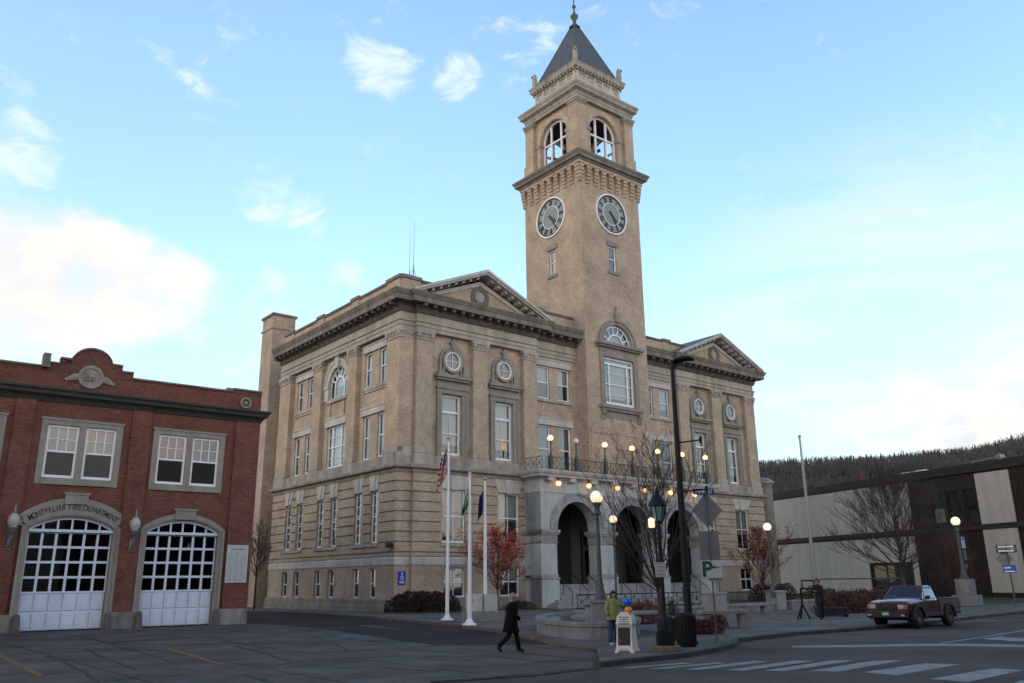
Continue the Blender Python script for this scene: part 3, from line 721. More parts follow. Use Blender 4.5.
b.sweep(SQ(3.9), [(-.6, 48.68), (.1, 48.68), (.1, 49.0), (.16, 49.05), (.16, 49.3), (.3, 49.4), (.5, 49.5), (.52, 49.75), (.62, 49.9), (.66, 50.1), (-.6, 50.4)], True)
b.sweep(SQ(3.3), [(-.5, 50.2), (.3, 50.2), (.3, 50.6), (.05, 50.75), (-.5, 50.75)], True)
b.sweep(SQ(3.15), [(-.5, 52.2), (.05, 52.2), (.12, 52.4), (.15, 52.6), (.42, 52.68), (.45, 52.95), (.56, 53.2), (-.5, 53.3)], True)
for F in BF:
    Fq = lambda a, d, z: F(a, d-.85, z)
    for k in range(14): b.fbox(Fq, -3.1+k*.477-.1, -3.1+k*.477+.1, .1, .38, 52.42, 52.66)
b.build('belfry_cornice', mat('tower_limestone', (.34, .315, .275), .85, .16, 1.6, .15, streak=.3), CH)
b = MB(); b.sweep(SQ(3.15), [(-.4, 50.4), (0, 50.4), (0, 52.4), (-.4, 52.4)], True)
b.build('attic_wall', BUFF, CH)
b = MB()
for F in BF:
    Fq = lambda a, d, z: F(a, d-.85, z)
    for k in range(5):
        a = -2.4+k*1.2; b.ring(Fq, a, 51.5, .34, .46, 0, .12, n=16)
        for t in range(4): b.disc(Fq, a+.18*cos(t*pi/2), 51.5+.18*sin(t*pi/2), .16, .05, 10)
    for k in range(6): a = -3.0+k*1.2; b.fbox(Fq, a-.1, a+.1, 0, .14, 50.7, 52.3)
b.build('attic_panels', STONEL, CH)
b = MB()
for sx in (-1, 1):
    for sy in (-1, 1):
        px, py = TC+sx*3.2, TCv+sy*3.2
        b.lathe([(.34, 53.2), (.34, 53.45), (.26, 53.55), (.28, 54.0), (.24, 54.6), (.2, 54.95), (.08, 55.1)], (px, py, 0), 8)
        b.sphere((px+sx*.16, py+sy*.16, 54.8), .18, 8, 6)
msplit(b, 'acroterion', MATS['tower_limestone'], CH)
# belfry window frames and louvre beams
b = MB()
for F in BF:
    Fq = lambda a, d, z: F(a, d-.85, z)
    b.ring(Fq, 0, 45.9, 1.78, 1.95, -.08, .08, 0, pi, 24)
    for s in (-1, 1): b.fbox(Fq, min(s*1.78, s*1.95), max(s*1.78, s*1.95), -.08, .08, 42.9, 45.9)
    for x in (-.75, .75): b.fbox(Fq, x-.1, x+.1, -.08, .08, 42.9, 45.9+sqrt(1.8**2-.56))
    b.fbox(Fq, -1.8, 1.8, -.085, .085, 45.5, 45.68); b.fbox(Fq, -1.8, 1.8, -.085, .085, 42.9, 43.05)
msplit(b, 'belfry_window_frame', WHITE, CH)
b = MB()
b.box(TC-3.3, TC+3.3, TCv-3.3, TCv+3.3, 48.0, 48.3); b.box(TC-3.4, TC+3.4, TCv-3.4, TCv+3.4, 42.45, 42.7)
for s in (-1, 1): b.box(TC-3.2, TC+3.2, TCv+s*.9-.12, TCv+s*.9+.12, 43.9, 44.25)
b.box(TC-.12, TC+.12, TCv-3, TCv+3, 44.25, 44.5)
b.build('bell_frame', WOODD, CH)
b = MB(); b.lathe([(.75, 42.9), (.7, 43.1), (.5, 43.6), (.42, 44.0), (.3, 44.25), (.05, 44.3)], (TC, TCv, 0), 16); b.build('bell', mat('bronze', (.06, .05, .03), .45, .2, 4, metal=.6), CH, smooth=True)
# spire roof
b = MB(); hr = 3.2
base = [(TC-hr, TCv-hr, 53.25), (TC+hr, TCv-hr, 53.25), (TC+hr, TCv+hr, 53.25), (TC-hr, TCv+hr, 53.25)]
hm = .32; topv = [(TC-hm, TCv-hm, 60.7), (TC+hm, TCv-hm, 60.7), (TC+hm, TCv+hm, 60.7), (TC-hm, TCv+hm, 60.7)]
for i in range(4): b.quad(base[i], base[(i+1) % 4], topv[(i+1) % 4], topv[i])
sp = b.build('spire_roof', SLATE, CH)
b = MB()
for i in range(4): b.tube([base[i], topv[i]], .07, 5)
b.build('hip_flashing', COPPER, sp)
b = MB(); b.lathe([(.62, 60.55), (.62, 60.68), (.35, 60.95), (.2, 61.2), (.22, 61.7), (.42, 61.95), (.45, 62.15), (.2, 62.45), (.1, 62.7), (.1, 63.1), (.22, 63.3), (.2, 63.5), (.06, 63.65), (.045, 66.2)], (TC, TCv, 0), 12)
b.build('finial', COPPER, CH, smooth=True)

# ------------------------------------------------------------------ PORCH
PV = -2.0
FP = lambda a, d, z: (a, PV-d, z)
AR = [(13.75, 18.35), (20.4, 25.0), (27.05, 31.65)]
b = MB()
wall(b, FP, 12.05, 33.55, 2.6, 9.15, 0, [(x0, x1, 0.0, 6.2, 'arch') for x0, x1 in AR], 1.1)
wall(b, lambda a, d, z: FP(a, d-1.1, z), 12.05, 33.55, 2.6, 9.15, 0, [(x0, x1, 0.0, 6.2, 'arch') for x0, x1 in AR], .01)
b.quad((12.05, PV, 2.6), (12.05, 0, 2.6), (12.05, 0, 9.15), (12.05, PV, 9.15)); b.quad((33.55, PV, 2.6), (33.55, 0, 2.6), (33.55, 0, 9.15), (33.55, PV, 9.15))
b.fbox(FP, 12.05, 12.5, -1.9, .07, 6.1, 9.1); b.fbox(FP, 12.5, 13.0, -.1, .05, 6.1, 9.1)
b.build('porch_arcade', GRAN, CH)
b = MB()
PX = [(12.05, 13.75), (18.35, 20.4), (25.0, 27.05), (31.65, 33.55)]
for x0, x1 in PX:
    ex0 = .14 if x0 < 13 else .1
    b.fbox(FP, x0-.1, x1+.1, -1.2, .1, 0, 2.3)
b.fbox(FP, 11.95, 12.05, -2.0, .1, 0, 2.3); b.fbox(FP, 33.55, 33.65, -2.0, .1, 0, 2.3)
msplit(b, 'porch_pedestal', GRAN, CH)
b = MB()
for x0, x1 in PX:
    for e, z0, z1 in ((.16, 2.3, 2.42), (.06, 2.42, 2.66), (.08, 5.1, 5.2), (.03, 5.2, 5.75), (.14, 5.75, 5.9), (.22, 5.9, 6.15)): b.fbox(FP, x0-e, x1+e, -1.15-e, e, z0, z1)
    for k in range(7):
        a = x0+.1+(x1-x0-.2)*k/6; b.fbox(FP, a-.07, a+.07, 0, .09, 5.25, 5.7)
for z0, z1, e in ((2.3, 2.42, .16), (5.1, 5.2, .08), (5.75, 5.9, .14), (5.9, 6.15, .22)): b.box(12.05-e, 12.05, PV-e, .0, z0, z1); b.box(33.55, 33.55+e, PV-e, .0, z0, z1)
for x0, x1 in AR:
    m = (x0+x1)/2
    b.ring(FP, m, 6.2, 2.28, 2.85, -.05, .12, 0, pi, 32); b.ring(FP, m, 6.2, 2.85, 3.02, -.05, .2, 0, pi, 32)
msplit(b, 'porch_mouldings', mat('carved_granite', (.33, .335, .34), .85, .25, 3.0, .2, streak=.3), CH)
b = MB(); pp = [(12.05, 0), (12.05, PV), (33.55, PV), (33.55, 0)]
b.sweep(pp, [(-.5, 9.12), (.06, 9.12), (.06, 9.28), (.02, 9.32), (.02, 10.1), (.12, 10.2), (.2, 10.32), (-.5, 10.32)]); b.build('porch_frieze', GRAN, CH)
b = MB(); b.sweep(pp, [(-.6, 10.3), (.55, 10.34), (.6, 10.5), (.72, 10.6), (.8, 10.78), (.8, 10.88), (-.6, 10.95)])
for k in range(9):
    a = 12.9+k*2.475; b.fbox(FP, a-.3, a+.3, 0, .5, 10.02, 10.34)
b.box(12.1, 33.5, PV+.02, .5, 10.32, 10.9)
b.build('balcony_slab', STONEL, CH)
# porch interior
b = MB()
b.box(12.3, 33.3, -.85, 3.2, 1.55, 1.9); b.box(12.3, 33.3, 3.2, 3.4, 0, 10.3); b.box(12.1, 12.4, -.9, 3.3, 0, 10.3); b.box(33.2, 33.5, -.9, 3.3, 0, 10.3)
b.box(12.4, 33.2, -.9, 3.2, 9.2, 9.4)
b.build('porch_interior', mat('dim_porch_stone', (.085, .082, .08), .9, .15, 1.5, .1), CH)  # shade inside the porch put into the stone colour
for x0, x1 in AR:
    m = (x0+x1)/2; b = MB()
    for dx in (-1, 1): b.box(m+dx*.62-.58, m+dx*.62+.58, 3.08, 3.19, 1.92, 5.0)
    b.box(m-1.35, m+1.35, 3.06, 3.19, 5.0, 5.15)
    for dx in (-1.3, 1.3): b.box(m+dx-.1, m+dx+.1, 3.04, 3.19, 1.9, 6.4)
    b.box(m-1.4, m+1.4, 3.04, 3.19, 6.4, 6.6)
    d_ = b.build('entrance_door', WOODD, CH)
    b = MB()
    for dx in (-1, 1): b.quad((m+dx*.62-.4, 3.07, 2.7), (m+dx*.62+.4, 3.07, 2.7), (m+dx*.62+.4, 3.07, 4.8), (m+dx*.62-.4, 3.07, 4.8))
    b.quad((m-1.2, 3.07, 5.2), (m+1.2, 3.07, 5.2), (m+1.2, 3.07, 6.35), (m-1.2, 3.07, 6.35))
    b.build('pane', GLASSD, d_)
    b = MB()
    for dx in (-.12, .12): b.tube([(m+dx, 3.02, 3.2), (m+dx, 3.02, 3.7)], .025, 5)
    b.build('handle', ALU, d_)
# steps: flared lower flight and upper flight in each arch
b = MB()
for i in range(4):
    e = (3-i)*.38
    b.box(13.3-e, 32.1+e, PV-.55-e, PV+.9, .175*i, .175*(i+1)-.0)
for x0, x1 in AR:
    for i in range(7): b.box(x0+.12, x1-.12, PV-.3+.19*i, PV+1.2, .7+.17*i, .7+.17*(i+1))
b.build('porch_steps', mat('step_granite', (.27, .28, .29), .85, .18, 2.5, .1, streak=.2), CH)
b = MB()
for x0, x1 in AR:
    for x in (x0+.5, x1-.5, (x0+x1)/2):
        b.tube([(x, PV-1.1, 0.35), (x, PV-1.1, 1.35), (x, PV+1.0, 2.85), (x, PV+1.0, 1.9)], .03, 6); b.tube([(x, PV-.1, 1.1), (x, PV-.1, 2.05)], .025, 6)
msplit(b, 'step_handrail', IRON, CH)
# balustrade of the balcony: iron panels with crossed bars
b = MB()
def rail_panel(b, p0, p1, z0, z1, n):
    p0 = Vector(p0); p1 = Vector(p1)
    b.tube([(*p0, z1), (*p1, z1)], .035, 5); b.tube([(*p0, z0+.06), (*p1, z0+.06)], .025, 4)
    for k in range(n+1):
        q = p0+(p1-p0)*k/n; b.tube([(*q, z0), (*q, z1)], .022, 4)
        if k < n:
            q2 = p0+(p1-p0)*(k+1)/n
            b.tube([(*q, z0+.1), (*q2, z1-.1)], .016, 4); b.tube([(*q2, z0+.1), (*q, z1-.1)], .016, 4)
            m = (q+q2)/2; r = .11; zz = (z0+z1)/2; dd = (q2-q).normalized()
            b.tube([(m.x+dd.x*r*cos(t*pi/4), m.y+dd.y*r*cos(t*pi/4), zz+r*sin(t*pi/4)) for t in range(9)], .016, 4, cap=False)
LX = [12.4+k*3.42 for k in range(7)]
for i in range(6): rail_panel(b, (LX[i], PV-.45), (LX[i+1], PV-.45), 10.95, 11.95, 6)
rail_panel(b, (12.0, PV-.4), (12.0, -.3), 10.95, 11.95, 3); rail_panel(b, (33.4, PV-.4), (33.4, -.3), 10.95, 11.95, 3)
b.build('balcony_railing', mat('verdigris_iron', (.055, .06, .058), .6, .25, 6), CH)
for i, x in enumerate(LX):
    if i == 0: x = 12.95
    b = MB(); b.box(x-.14, x+.14, PV-.55, PV-.27, 10.9, 12.05); pl = None
    b.lathe([(.14, 12.05), (.1, 12.2), (.065, 12.4), (.055, 13.15), (.1, 13.2), (.12, 13.3)], (x, PV-.41, 0), 10)
    l = b.build('balcony_lamp', GRNP, CH)
    b = MB(); b.sphere((x, PV-.41, 13.5), .24); b.build('globe', LAMPOFF if i == 1 else LAMPON, l, smooth='all')
for k in range(6):
    a = 13.75+k*3.45
    b = MB(); b.lathe([(.12, 10.02), (.1, 10.34)], (a, PV-.38, 0), 10); l = b.build('soffit_lamp', GRNP, CH)
    b = MB(); b.sphere((a, PV-.38, 9.84), .22); b.build('globe', emis('lit_globe_soffit', (1, .44, .18), .85) if k == 0 else MATS['lit_globe_soffit'], l, smooth='all')
# ================================================================== FIRE STATION
FAZ = radians(38); FX, FY = G(245, 624)
FH = thing('fire_station', 'two storey red brick fire station with arched white garage doors and stepped parapet', 'building', (FX, FY, 0), FAZ)
b = MB(); sv = MB()
DO = [(-11.45, -7.5), (-5.82, -1.95), (-17.15, -13.2)]
WI = [(-11.55, -7.6, 7.2, 10.6), (-6.0, -2.0, 7.2, 10.6), (-17.1, -13.15, 7.2, 10.6)]
# doors have segmental heads: radius and centre
def seg(x0, x1, spring, rise):
    w = (x1-x0)/2; r = (w*w+rise*rise)/(2*rise); return (x0+x1)/2, spring+rise-r, r
for h in WI: pass
D2 = [(x0-.32, x1+.32) for x0, x1 in DO]
wall(b, FF, -19.1, 0, .85, 13.15, 0, [(x0, x1, 0, 6.0) for x0, x1 in D2]+WI, .3)
# brick infill over the door arches, outside the stone surround
def arc_pts(x0, x1, spring, rise, n=20):
    c, cz, r = seg(x0, x1, spring, rise); t0 = math.asin((x1-c)/r)
    return [(c+r*sin(-t0+2*t0*k/n), cz+r*cos(-t0+2*t0*k/n)) for k in range(n+1)]
for x0, x1 in D2:
    pts = arc_pts(x0, x1, 5.15, .8)
    for i in range(len(pts)-1): b.quad(FF(pts[i][0], 0, pts[i][1]), FF(pts[i+1][0], 0, pts[i+1][1]), FF(pts[i+1][0], 0, 6.0), FF(pts[i][0], 0, 6.0))
for (x0, x1) in ((-1.45, 0), (-7.2, -6.2), (-12.85, -11.95), (-19.1, -17.65)):
    b.fbox(FF, x0, x1, 0, .14, .85, 11.45)
b.box(-.01, .0, 0, 22, 0, 13.1); b.box(-19.1, -19.09, 0, 22, 0, 13.1); b.box(-19.1, 0, 21.9, 22, 0, 13.1)
msplit(b, 'front_wall', REDB, FH)
b = MB()
pf = [(-19.1, 13.1), (0, 13.1), (0, 13.35), (-1.75, 13.35), (-1.75, 13.18), (-7.4, 13.18), (-7.4, 13.5), (-8.0, 13.5), (-8.0, 13.82), (-8.55, 13.82)]
c0, r0 = -9.55, 1.05
pf += [(c0+r0*cos(pi*k/14), 13.6+r0*.9*sin(pi*k/14)) for k in range(15)]
pf += [(-10.55, 13.82), (-11.1, 13.82), (-11.1, 13.5), (-11.7, 13.5), (-11.7, 13.25), (-17.35, 13.25), (-17.35, 13.35), (-19.1, 13.35)]
b.prism(FF, pf, -.35, .02); b.build('parapet', brick('weathered_red_brick', (.105, .036, .031), (.15, .052, .043), (.12, .08, .07), big=.3), FH)
b = MB()
def cope(p0, p1): 
    (a0, z0), (a1, z1) = p0, p1
    b.prism(FF, [(a0, z0), (a1, z1), (a1, z1+.09), (a0, z0+.09)], -.42, .1)
for i in range(2, len(pf)-1):
    if abs(pf[i][0]-pf[i+1][0]) > .02: cope(pf[i], pf[i+1])
b.box(-11.95, -11.62, -.35, .2, 13.2, 13.95); b.box(-2.15, -1.75, -.1, .3, 13.2, 13.4)
msplit(b, 'parapet_coping', CORN, FH)
b = MB()
b.sweep([(-19.1, 0), (0, 0), (0, 22)], [(-.2, 11.45), (.05, 11.45), (.12, 11.6), (.2, 11.7), (.36, 11.8), (.4, 11.95), (.5, 12.05), (.5, 12.15), (-.2, 12.3)])
b.build('cornice', mat('dark_cornice_paint', (.035, .037, .036), .7, .2, 3), FH)
b = MB()
b.ring(FF, c0, 13.0, .48, .64, .0, .12, n=24); b.disc(FF, c0, 13.0, .48, .06, 24)
for k in range(7): b.sphere(FF(c0-.22+.16*(k % 3), .08, 12.85+.16*(k//3)), .09, 8, 6)
for s in (-1, 1):
    for k in range(4): b.sphere(FF(c0+s*(.74+.14*k), .05, 12.92-.06*k), .21-.035*k, 8, 6, (1, .6, 1))
b.ring(FF, -.95, 12.62, .22, .34, 0, .1, n=20); b.disc(FF, -.95, 12.62, .12, .08, 16)
b.ring(FF, -18.15, 12.62, .22, .34, 0, .1, n=20); b.disc(FF, -18.15, 12.62, .12, .08, 16)
msplit(b, 'stone_medallion', FRAMEG, FH)
b = MB(); b.box(-19.0, -.1, .3, 21.8, 12.6, 12.7); b.build('roof', ROOF, FH)
# stone base, plaque
b = MB()
for x0, x1 in ((-1.62, 0), (-7.18, -6.14), (-13.0-.0, -11.78), (-19.1, -17.47)): b.fbox(FF, x0, x1, -.3, .2, -.1, .85)
msplit(b, 'base_course', mat('dirty_base_stone', (.25, .25, .24), .9, .25, 2.0, .2, streak=.5), FH)
b = MB(); b.fbox(FF, -1.42, -.2, .14, .22, 2.25, 4.32); pq = b.build('memorial_plaque', mat('plaque_marble', (.42, .45, .48), .6, .08, 4), FH)
b = MB(); Fq = lambda a, d, z: FF(a, d+.222, z)
rr = random.Random(5)
b.fbox(Fq, -1.2, -.42, 0, .006, 4.05, 4.12)
for c_ in range(3):
    for k in range(14): b.fbox(Fq, -1.32+c_*.36, -1.32+c_*.36+rr.uniform(.2, .3), 0, .005, 3.86-k*.115, 3.885-k*.115)
b.build('engraving', mat('engraving_grey', (.2, .21, .22), .8), pq)
# upper windows: stone surround with two sashes
for i, (x0, x1, z0, z1) in enumerate(WI):
    b = MB(); m = (x0+x1)/2
    b.fbox(FF, x0, x0+.3, -.28, .06, z0, z1); b.fbox(FF, x1-.3, x1, -.28, .06, z0, z1); b.fbox(FF, m-.16, m+.16, -.28, .05, z0+.34, z1-.32)
    b.fbox(FF, x0+.3, x1-.3, -.28, .06, z1-.32, z1); b.fbox(FF, x0+.3, x1-.3, -.28, .1, z0, z0+.34)
    b.fbox(FF, x0-.05, x1+.05, .06, .1, z1-.08, z1+.04)
    b.build('window_surround', FRAMEG, FH)
    for s0, s1 in ((x0+.3, m-.16), (m+.16, x1-.3)):
        w = window(FH, FF, s0, s1, z0+.34, z1-.32, -.12, fr=.1, blind=.95 if i != 1 else 0, bm=mat('grey_blind', (.17, .17, .155), .9, .1, 1))
        q = MB(); zm = (z0+.34+z1-.32)/2
        for k in (1, 2): x = s0+.1+(s1-s0-.2)*k/3; q.fbox(FF, x-.025, x+.025, -.15, -.08, zm+.04, z1-.42)
        q.fbox(FF, s0+.1, s1-.1, -.15, -.08, zm+.62, zm+.66); q.build('glazing_bar', WHITE, w)
        q = MB(); q.quad(FF(s0+.1, -.07, z0+.46), FF(s1-.1, -.07, z0+.46), FF(s1-.1, -.07, zm-.045), FF(s0+.1, -.07, zm-.045)); q.build('insect_screen', mat('dark_screen', (.012, .012, .012), .8, .1, 2) if i == 1 else mat('grey_screen', (.075, .075, .068), .8, .1, 2), w)
# doors
for i, (x0, x1) in enumerate(DO):
    b = MB()
    # stone surround: jambs + segmental arch band
    for s0, s1 in ((x0-.34, x0), (x1, x1+.34)): b.fbox(FF, s0, s1, -.3, .08, 0, 5.15); b.fbox(FF, s0+(.0 if s0 < x0 else .2), s1-(.2 if s0 < x0 else .0), -.2, .14, 0, 5.1)
    inn = arc_pts(x0, x1, 5.02, .6); rise = 1.0 if i == 0 else .55
    out = arc_pts(x0-.5, x1+.5, 5.3, .95) if i == 0 else arc_pts(x0-.36, x1+.36, 5.12, .84)
    if i == 0: out = arc_pts(x0-.62, x1+.62, 5.55, 1.0)
    n = len(inn)
    vs = []; fs = []
    for k in range(n):
        vs += [FF(inn[k][0], -.3, inn[k][1]), FF(inn[k][0], .1, inn[k][1]), FF(out[k][0], .1, out[k][1]), FF(out[k][0], -.0, out[k][1])]
    for k in range(n-1): fs += [(4*k+j, 4*k+4+j, 4*k+4+(j+1) % 4, 4*k+(j+1) % 4) for j in range(4)]
    fs += [(0, 1, 2, 3), (4*n-4, 4*n-3, 4*n-2, 4*n-1)]
    b.add(vs, fs); m = (x0+x1)/2
    kz = out[n//2][1]; b.fbox(FF, m-.55, m+.55, -.05, .18, kz-.32, kz+.22); b.fbox(FF, m-.62, m+.62, -.05, .22, kz+.16, kz+.27)
    rg = arc_pts(x0-.06, x1+.06, 5.04, .66)
    for k in range(n-1): b.prism(FF, [rg[k], rg[k+1], (rg[k+1][0], rg[k+1][1]+.07), (rg[k][0], rg[k][1]+.07)], .1, .15)
    if i == 0:
        for s0 in (x0-.62, x1+.34): b.fbox(FF, s0, s0+.28, -.05, .1, 5.1, 5.56)
    ds = b.build('door_surround', FRAMEG, FH)
    if i == 0:
        q = MB(); txt = 'MONTPELIER FIRE DEPARTMENT'; mid = arc_pts(x0-.32, x1+.32, 5.33, .82, 200)
        # letters along the arc between the two edges of the band
        c1, cz1, r1 = seg(x0-.32, x1+.32, 5.28, .80); wds = [.62 if ch == 'I' else (.55 if ch == ' ' else (1.15 if ch in 'MN' else 1.0)) for ch in txt]
        tot = sum(wds); span = 2*math.asin((x1+.1-c1)/r1); acc = 0
        for ch, w_ in zip(txt, wds):
            t = -span/2+span*(acc+w_/2)/tot; acc += w_
            if ch != ' ': put_text(q, ch, .41, FF, c1+r1*sin(t), cz1+r1*cos(t), .105, rot=-t, depth=.006, sx=.76, bold=.004)
        q.build('lettering', mat('letter_dark', (.035, .03, .028), .8), ds)
    # fanlight
    b = MB(); ia = arc_pts(x0+.12, x1-.12, 4.95, .52); oa = arc_pts(x0, x1, 5.02, .6)
    for k in range(n-1): b.prism(FF, [ia[k], ia[k+1], oa[k+1], oa[k]], -.26, -.12)
    b.fbox(FF, x0, x1, -.3, -.02, 4.82, 4.96)
    cxx, czz, rr_ = seg(x0+.12, x1-.12, 4.95, .52)
    for k in range(1, 6):
        x = x0+(x1-x0)*k/6; zt = czz+sqrt(rr_**2-(x-cxx)**2); b.fbox(FF, x-.045, x+.045, -.25, -.14, 4.96, zt)
    fl = b.build('fanlight', DOORW, FH)
    b = MB(); b.poly([FF(p[0], -.2, p[1]) for p in oa]+[FF(x1, -.2, 4.9), FF(x0, -.2, 4.9)]); b.build('pane', GLASSD, fl)
    # sectional door: 6 columns, 4 glazed rows, 2 panelled rows
    b = MB(); y0, y1 = x0+.02, x1-.02; zb, zt = .06, 4.82; cw = (y1-y0)/6; rh = (zt-1.85)/4
    if i == 0: pass
    st = .12
    for k in range(7): x = y0+cw*k; b.fbox(FF, max(y0, x-st/2-(.1 if k == 0 else 0)), min(y1, x+st/2+(.1 if k == 6 else 0)), -.3, -.2, 1.85, zt)
    for k in range(5): z = 1.85+rh*k; b.fbox(FF, y0, y1, -.3, -.196, z-.06 if k else z-.03, z+.06 if k < 4 else z)
    b.fbox(FF, y0, y1, -.3, -.26, zb, 1.84)
    for k in range(6):
        for j in range(2):
            pz0 = zb+.04+j*.89; b.fbox(FF, y0+cw*k+.045, y0+cw*(k+1)-.045, -.26, -.2, pz0, pz0+.79); b.fbox(FF, y0+cw*k+.14, y0+cw*(k+1)-.14, -.2, -.185, pz0+.12, pz0+.73)
    dr = b.build('garage_door', DOORW, FH)
    b = MB(); b.quad(FF(y0, -.27, 1.8), FF(y1, -.27, 1.8), FF(y1, -.27, zt), FF(y0, -.27, zt)); b.build('pane', GLASSD, dr)
    b = MB(); b.fbox(FF, y0, y1, -.3, -.22, 0, .06); b.build('rubber_seal', IRON, dr)
b = MB(); b.box(-19, -.2, .6, 21, .0, .02); b.box(-19, -.2, 7.0, 7.2, 0, 12.5); b.build('interior', DARK, FH)
# bollards at the door jambs
for x0, x1 in DO:
    for x in (x0-.02, x1+.14):
        b = MB(); b.lathe([(.2, 0), (.19, .3), (.15, .75), (.13, .82), (.04, .88)], (x, -.3, 0), 12)
        b.build('guard_stone', mat('guard_stone_dark', (.11, .10, .09), .9, .25, 4, .2), FH, smooth=True)
# wall lanterns
for x in (-12.25, -6.6):
    b = MB(); b.fbox(FF, x-.09, x+.09, .0, .2, 3.9, 4.6); b.tube([(x, -.2, 4.0), (x, -.5, 4.1), (x, -.62, 4.45), (x, -.62, 4.8)], .045, 8)
    b.tube([(x, -.2, 4.5), (x, -.42, 4.7), (x, -.62, 4.7)], .03, 6); b.lathe([(.06, 4.6), (.16, 4.75), (.22, 4.95), (.2, 5.05)], (x, -.62, 0), 12)
    l = b.build('wall_lantern', mat('lantern_metal', (.16, .18, .2), .4, .1, 5, metal=.5), FH)
    b = MB(); b.lathe([(.19, 5.03), (.27, 5.2), (.25, 5.45), (.13, 5.62)], (x, -.62, 0), 16); b.build('globe', mat('frosted_globe', (.40, .38, .36), .3, .05, 2), l, smooth=True)
    b = MB(); b.lathe([(.13, 5.62), (.06, 5.75), (.03, 6.05)], (x, -.62, 0), 10); b.build('lantern_cap', MATS['lantern_metal'], l)

# unseen blocks behind the camera, added to darken window reflections and shade the road
for (u0, u1, hh, m, lab) in ((-95, -52, 13.5, REDB, 'unseen red brick block across the street on the left, added to shade the road'), (-51.8, -14, 14.5, BUFF, 'unseen buff brick block across the street from the city hall, added to darken reflections'), (-13.8, 44, 13, BRNB, 'unseen long brown brick block across the street on the right, added to shade the road')):
    t = thing('unseen_block', lab, 'building', (*W(u0, -59.5), 0), AZ)
    b = MB(); L_ = u1-u0; Fb = lambda a, d, z: (a, d, z)
    n = int(L_/3.4); hs = [(1.2+k*3.4, 2.7+k*3.4, z0, z0+2.0) for k in range(n-1) for z0 in (4.9, 8.0)]+[(1.0+k*3.4, 3.6+k*3.4, .7, 3.3) for k in range(n-1)]
    wall(b, Fb, 0, L_, 0, hh, 0, hs, .25); b.box(0, L_, -14, -13.9, 0, hh); b.box(0, .1, -14, 0, 0, hh); b.box(L_-.1, L_, -14, 0, 0, hh); b.build('wall', m, t)
    b = MB(); b.box(0, L_, -13.9, -.3, hh-.3, hh-.2); b.build('roof', ROOF, t)
    b = MB(); b.sweep([(L_, -14), (L_, 0), (0, 0), (0, -14)], [(-.2, hh-.6), (.1, hh-.6), (.4, hh-.2), (.4, hh), (-.2, hh+.1)]); b.build('cornice', CORN, t)
    b = MB()
    for q in hs: b.quad(Fb(q[0], -.2, q[2]), Fb(q[1], -.2, q[2]), Fb(q[1], -.2, q[3]), Fb(q[0], -.2, q[3]))
    o = b.build('window_panes', DARK, t)

t = thing('unseen_block', 'plain unseen red brick block west of the fire station, added to hold back low light', 'building', (*W(-58, -8), 0), AZ)  # unseen block added to cut low western light on the city hall
b = MB(); wall(b, lambda a, d, z: (a, -d, z), 0, 24, 0, 13, 0, [(1.5+k*3.6, 3.1+k*3.6, z0, z0+2.1) for k in range(6) for z0 in (1.2, 5, 8.6)], .25)
b.box(0, .1, 0, 50, 0, 13); b.box(23.9, 24, 0, 50, 0, 13); b.box(0, 24, 49.9, 50, 0, 13); b.build('wall', REDB, t)  # west_block
b = MB(); b.box(0, 24, .3, 50, 12.6, 12.7); b.build('roof', ROOF, t); b = MB(); b.box(.3, 23.7, .3, 1, 0, 12.5); b.build('window_panes', DARK, t)
# ================================================================== MODERN BUILDING ON THE RIGHT
RX, RY = G(781, 596); RAZ = radians(-68)
RB_ = thing('office_building', 'low dark brown modern building with pale concrete wall panels and flat roof', 'building', (RX, RY, 0), RAZ)
FR = lambda a, d, z: (a, -d, z)   # local: x along the front, outwards = -y
HOLES = [(23.4, 25.2, 7.45, 10.65), (25.5, 27.2, 7.45, 10.65), (27.55, 29.3, 7.45, 10.65), (29.7, 31.1, 7.45, 10.65), (16.1, 22.2, .15, 3.6)]
b = MB(); wall(b, FR, -1.4, 45, -.1, 13.05, 0, HOLES, .35)
b.box(-1.4, -1.39, 0, 25, -.1, 13.05); b.box(45, 45.01, 0, 25, -.1, 13.05); b.box(-1.4, 45, 24.9, 25, 0, 13.05)
b.build('wall', BROWNM, RB_)
b = MB()
for x0, x1, z0, z1 in ((.3, 22.9, 7.1, 12.15), (31.4, 35.15, 7.1, 12.05), (31.4, 35.15, .62, 6.55)):
    n = max(1, round((x1-x0)/3.75))
    for k in range(n): b.fbox(FR, x0+(x1-x0)*k/n+(.012 if k else 0), x0+(x1-x0)*(k+1)/n-.012, .0, .12, z0, z1)
for x0, x1, z0, z1 in ((.15, 4.1, .3, 6.4), (4.13, 8.1, .3, 6.4), (8.13, 12.05, .3, 6.4), (12.08, 15.95, .3, 6.4), (15.98, 22.9, 3.75, 6.4), (22.2, 22.9, .3, 3.73)): b.fbox(FR, x0, x1, 0, .12, z0, z1)
msplit(b, 'wall_panel', CONCP, RB_)
b = MB(); b.sweep([(-1.4, 25), (-1.4, 0), (45, 0), (45, 25)], [(-.4, 12.25), (.22, 12.25), (.26, 13.1), (-.4, 13.1)]); b.fbox(FR, -1.4, 45, .0, .2, 6.6, 7.05)
b.build('fascia', mat('dark_fascia', (.028, .022, .02), .7, .2, 2), RB_)
b = MB(); b.box(-1.2, 44.8, .2, 24.8, 12.7, 12.8); b.build('roof', ROOF, RB_)
b = MB()
for k in range(24): x = 22.95+.36*k; b.fbox(FR, x, x+.03, 0, .05, .1, 7.3 if 23 < x < 31.2 else 12.2)
for k in range(26): x = 35.3+.36*k; b.fbox(FR, x, x+.03, 0, .05, .1, 12.2)
b.build('siding_batten', BROWNM, RB_)
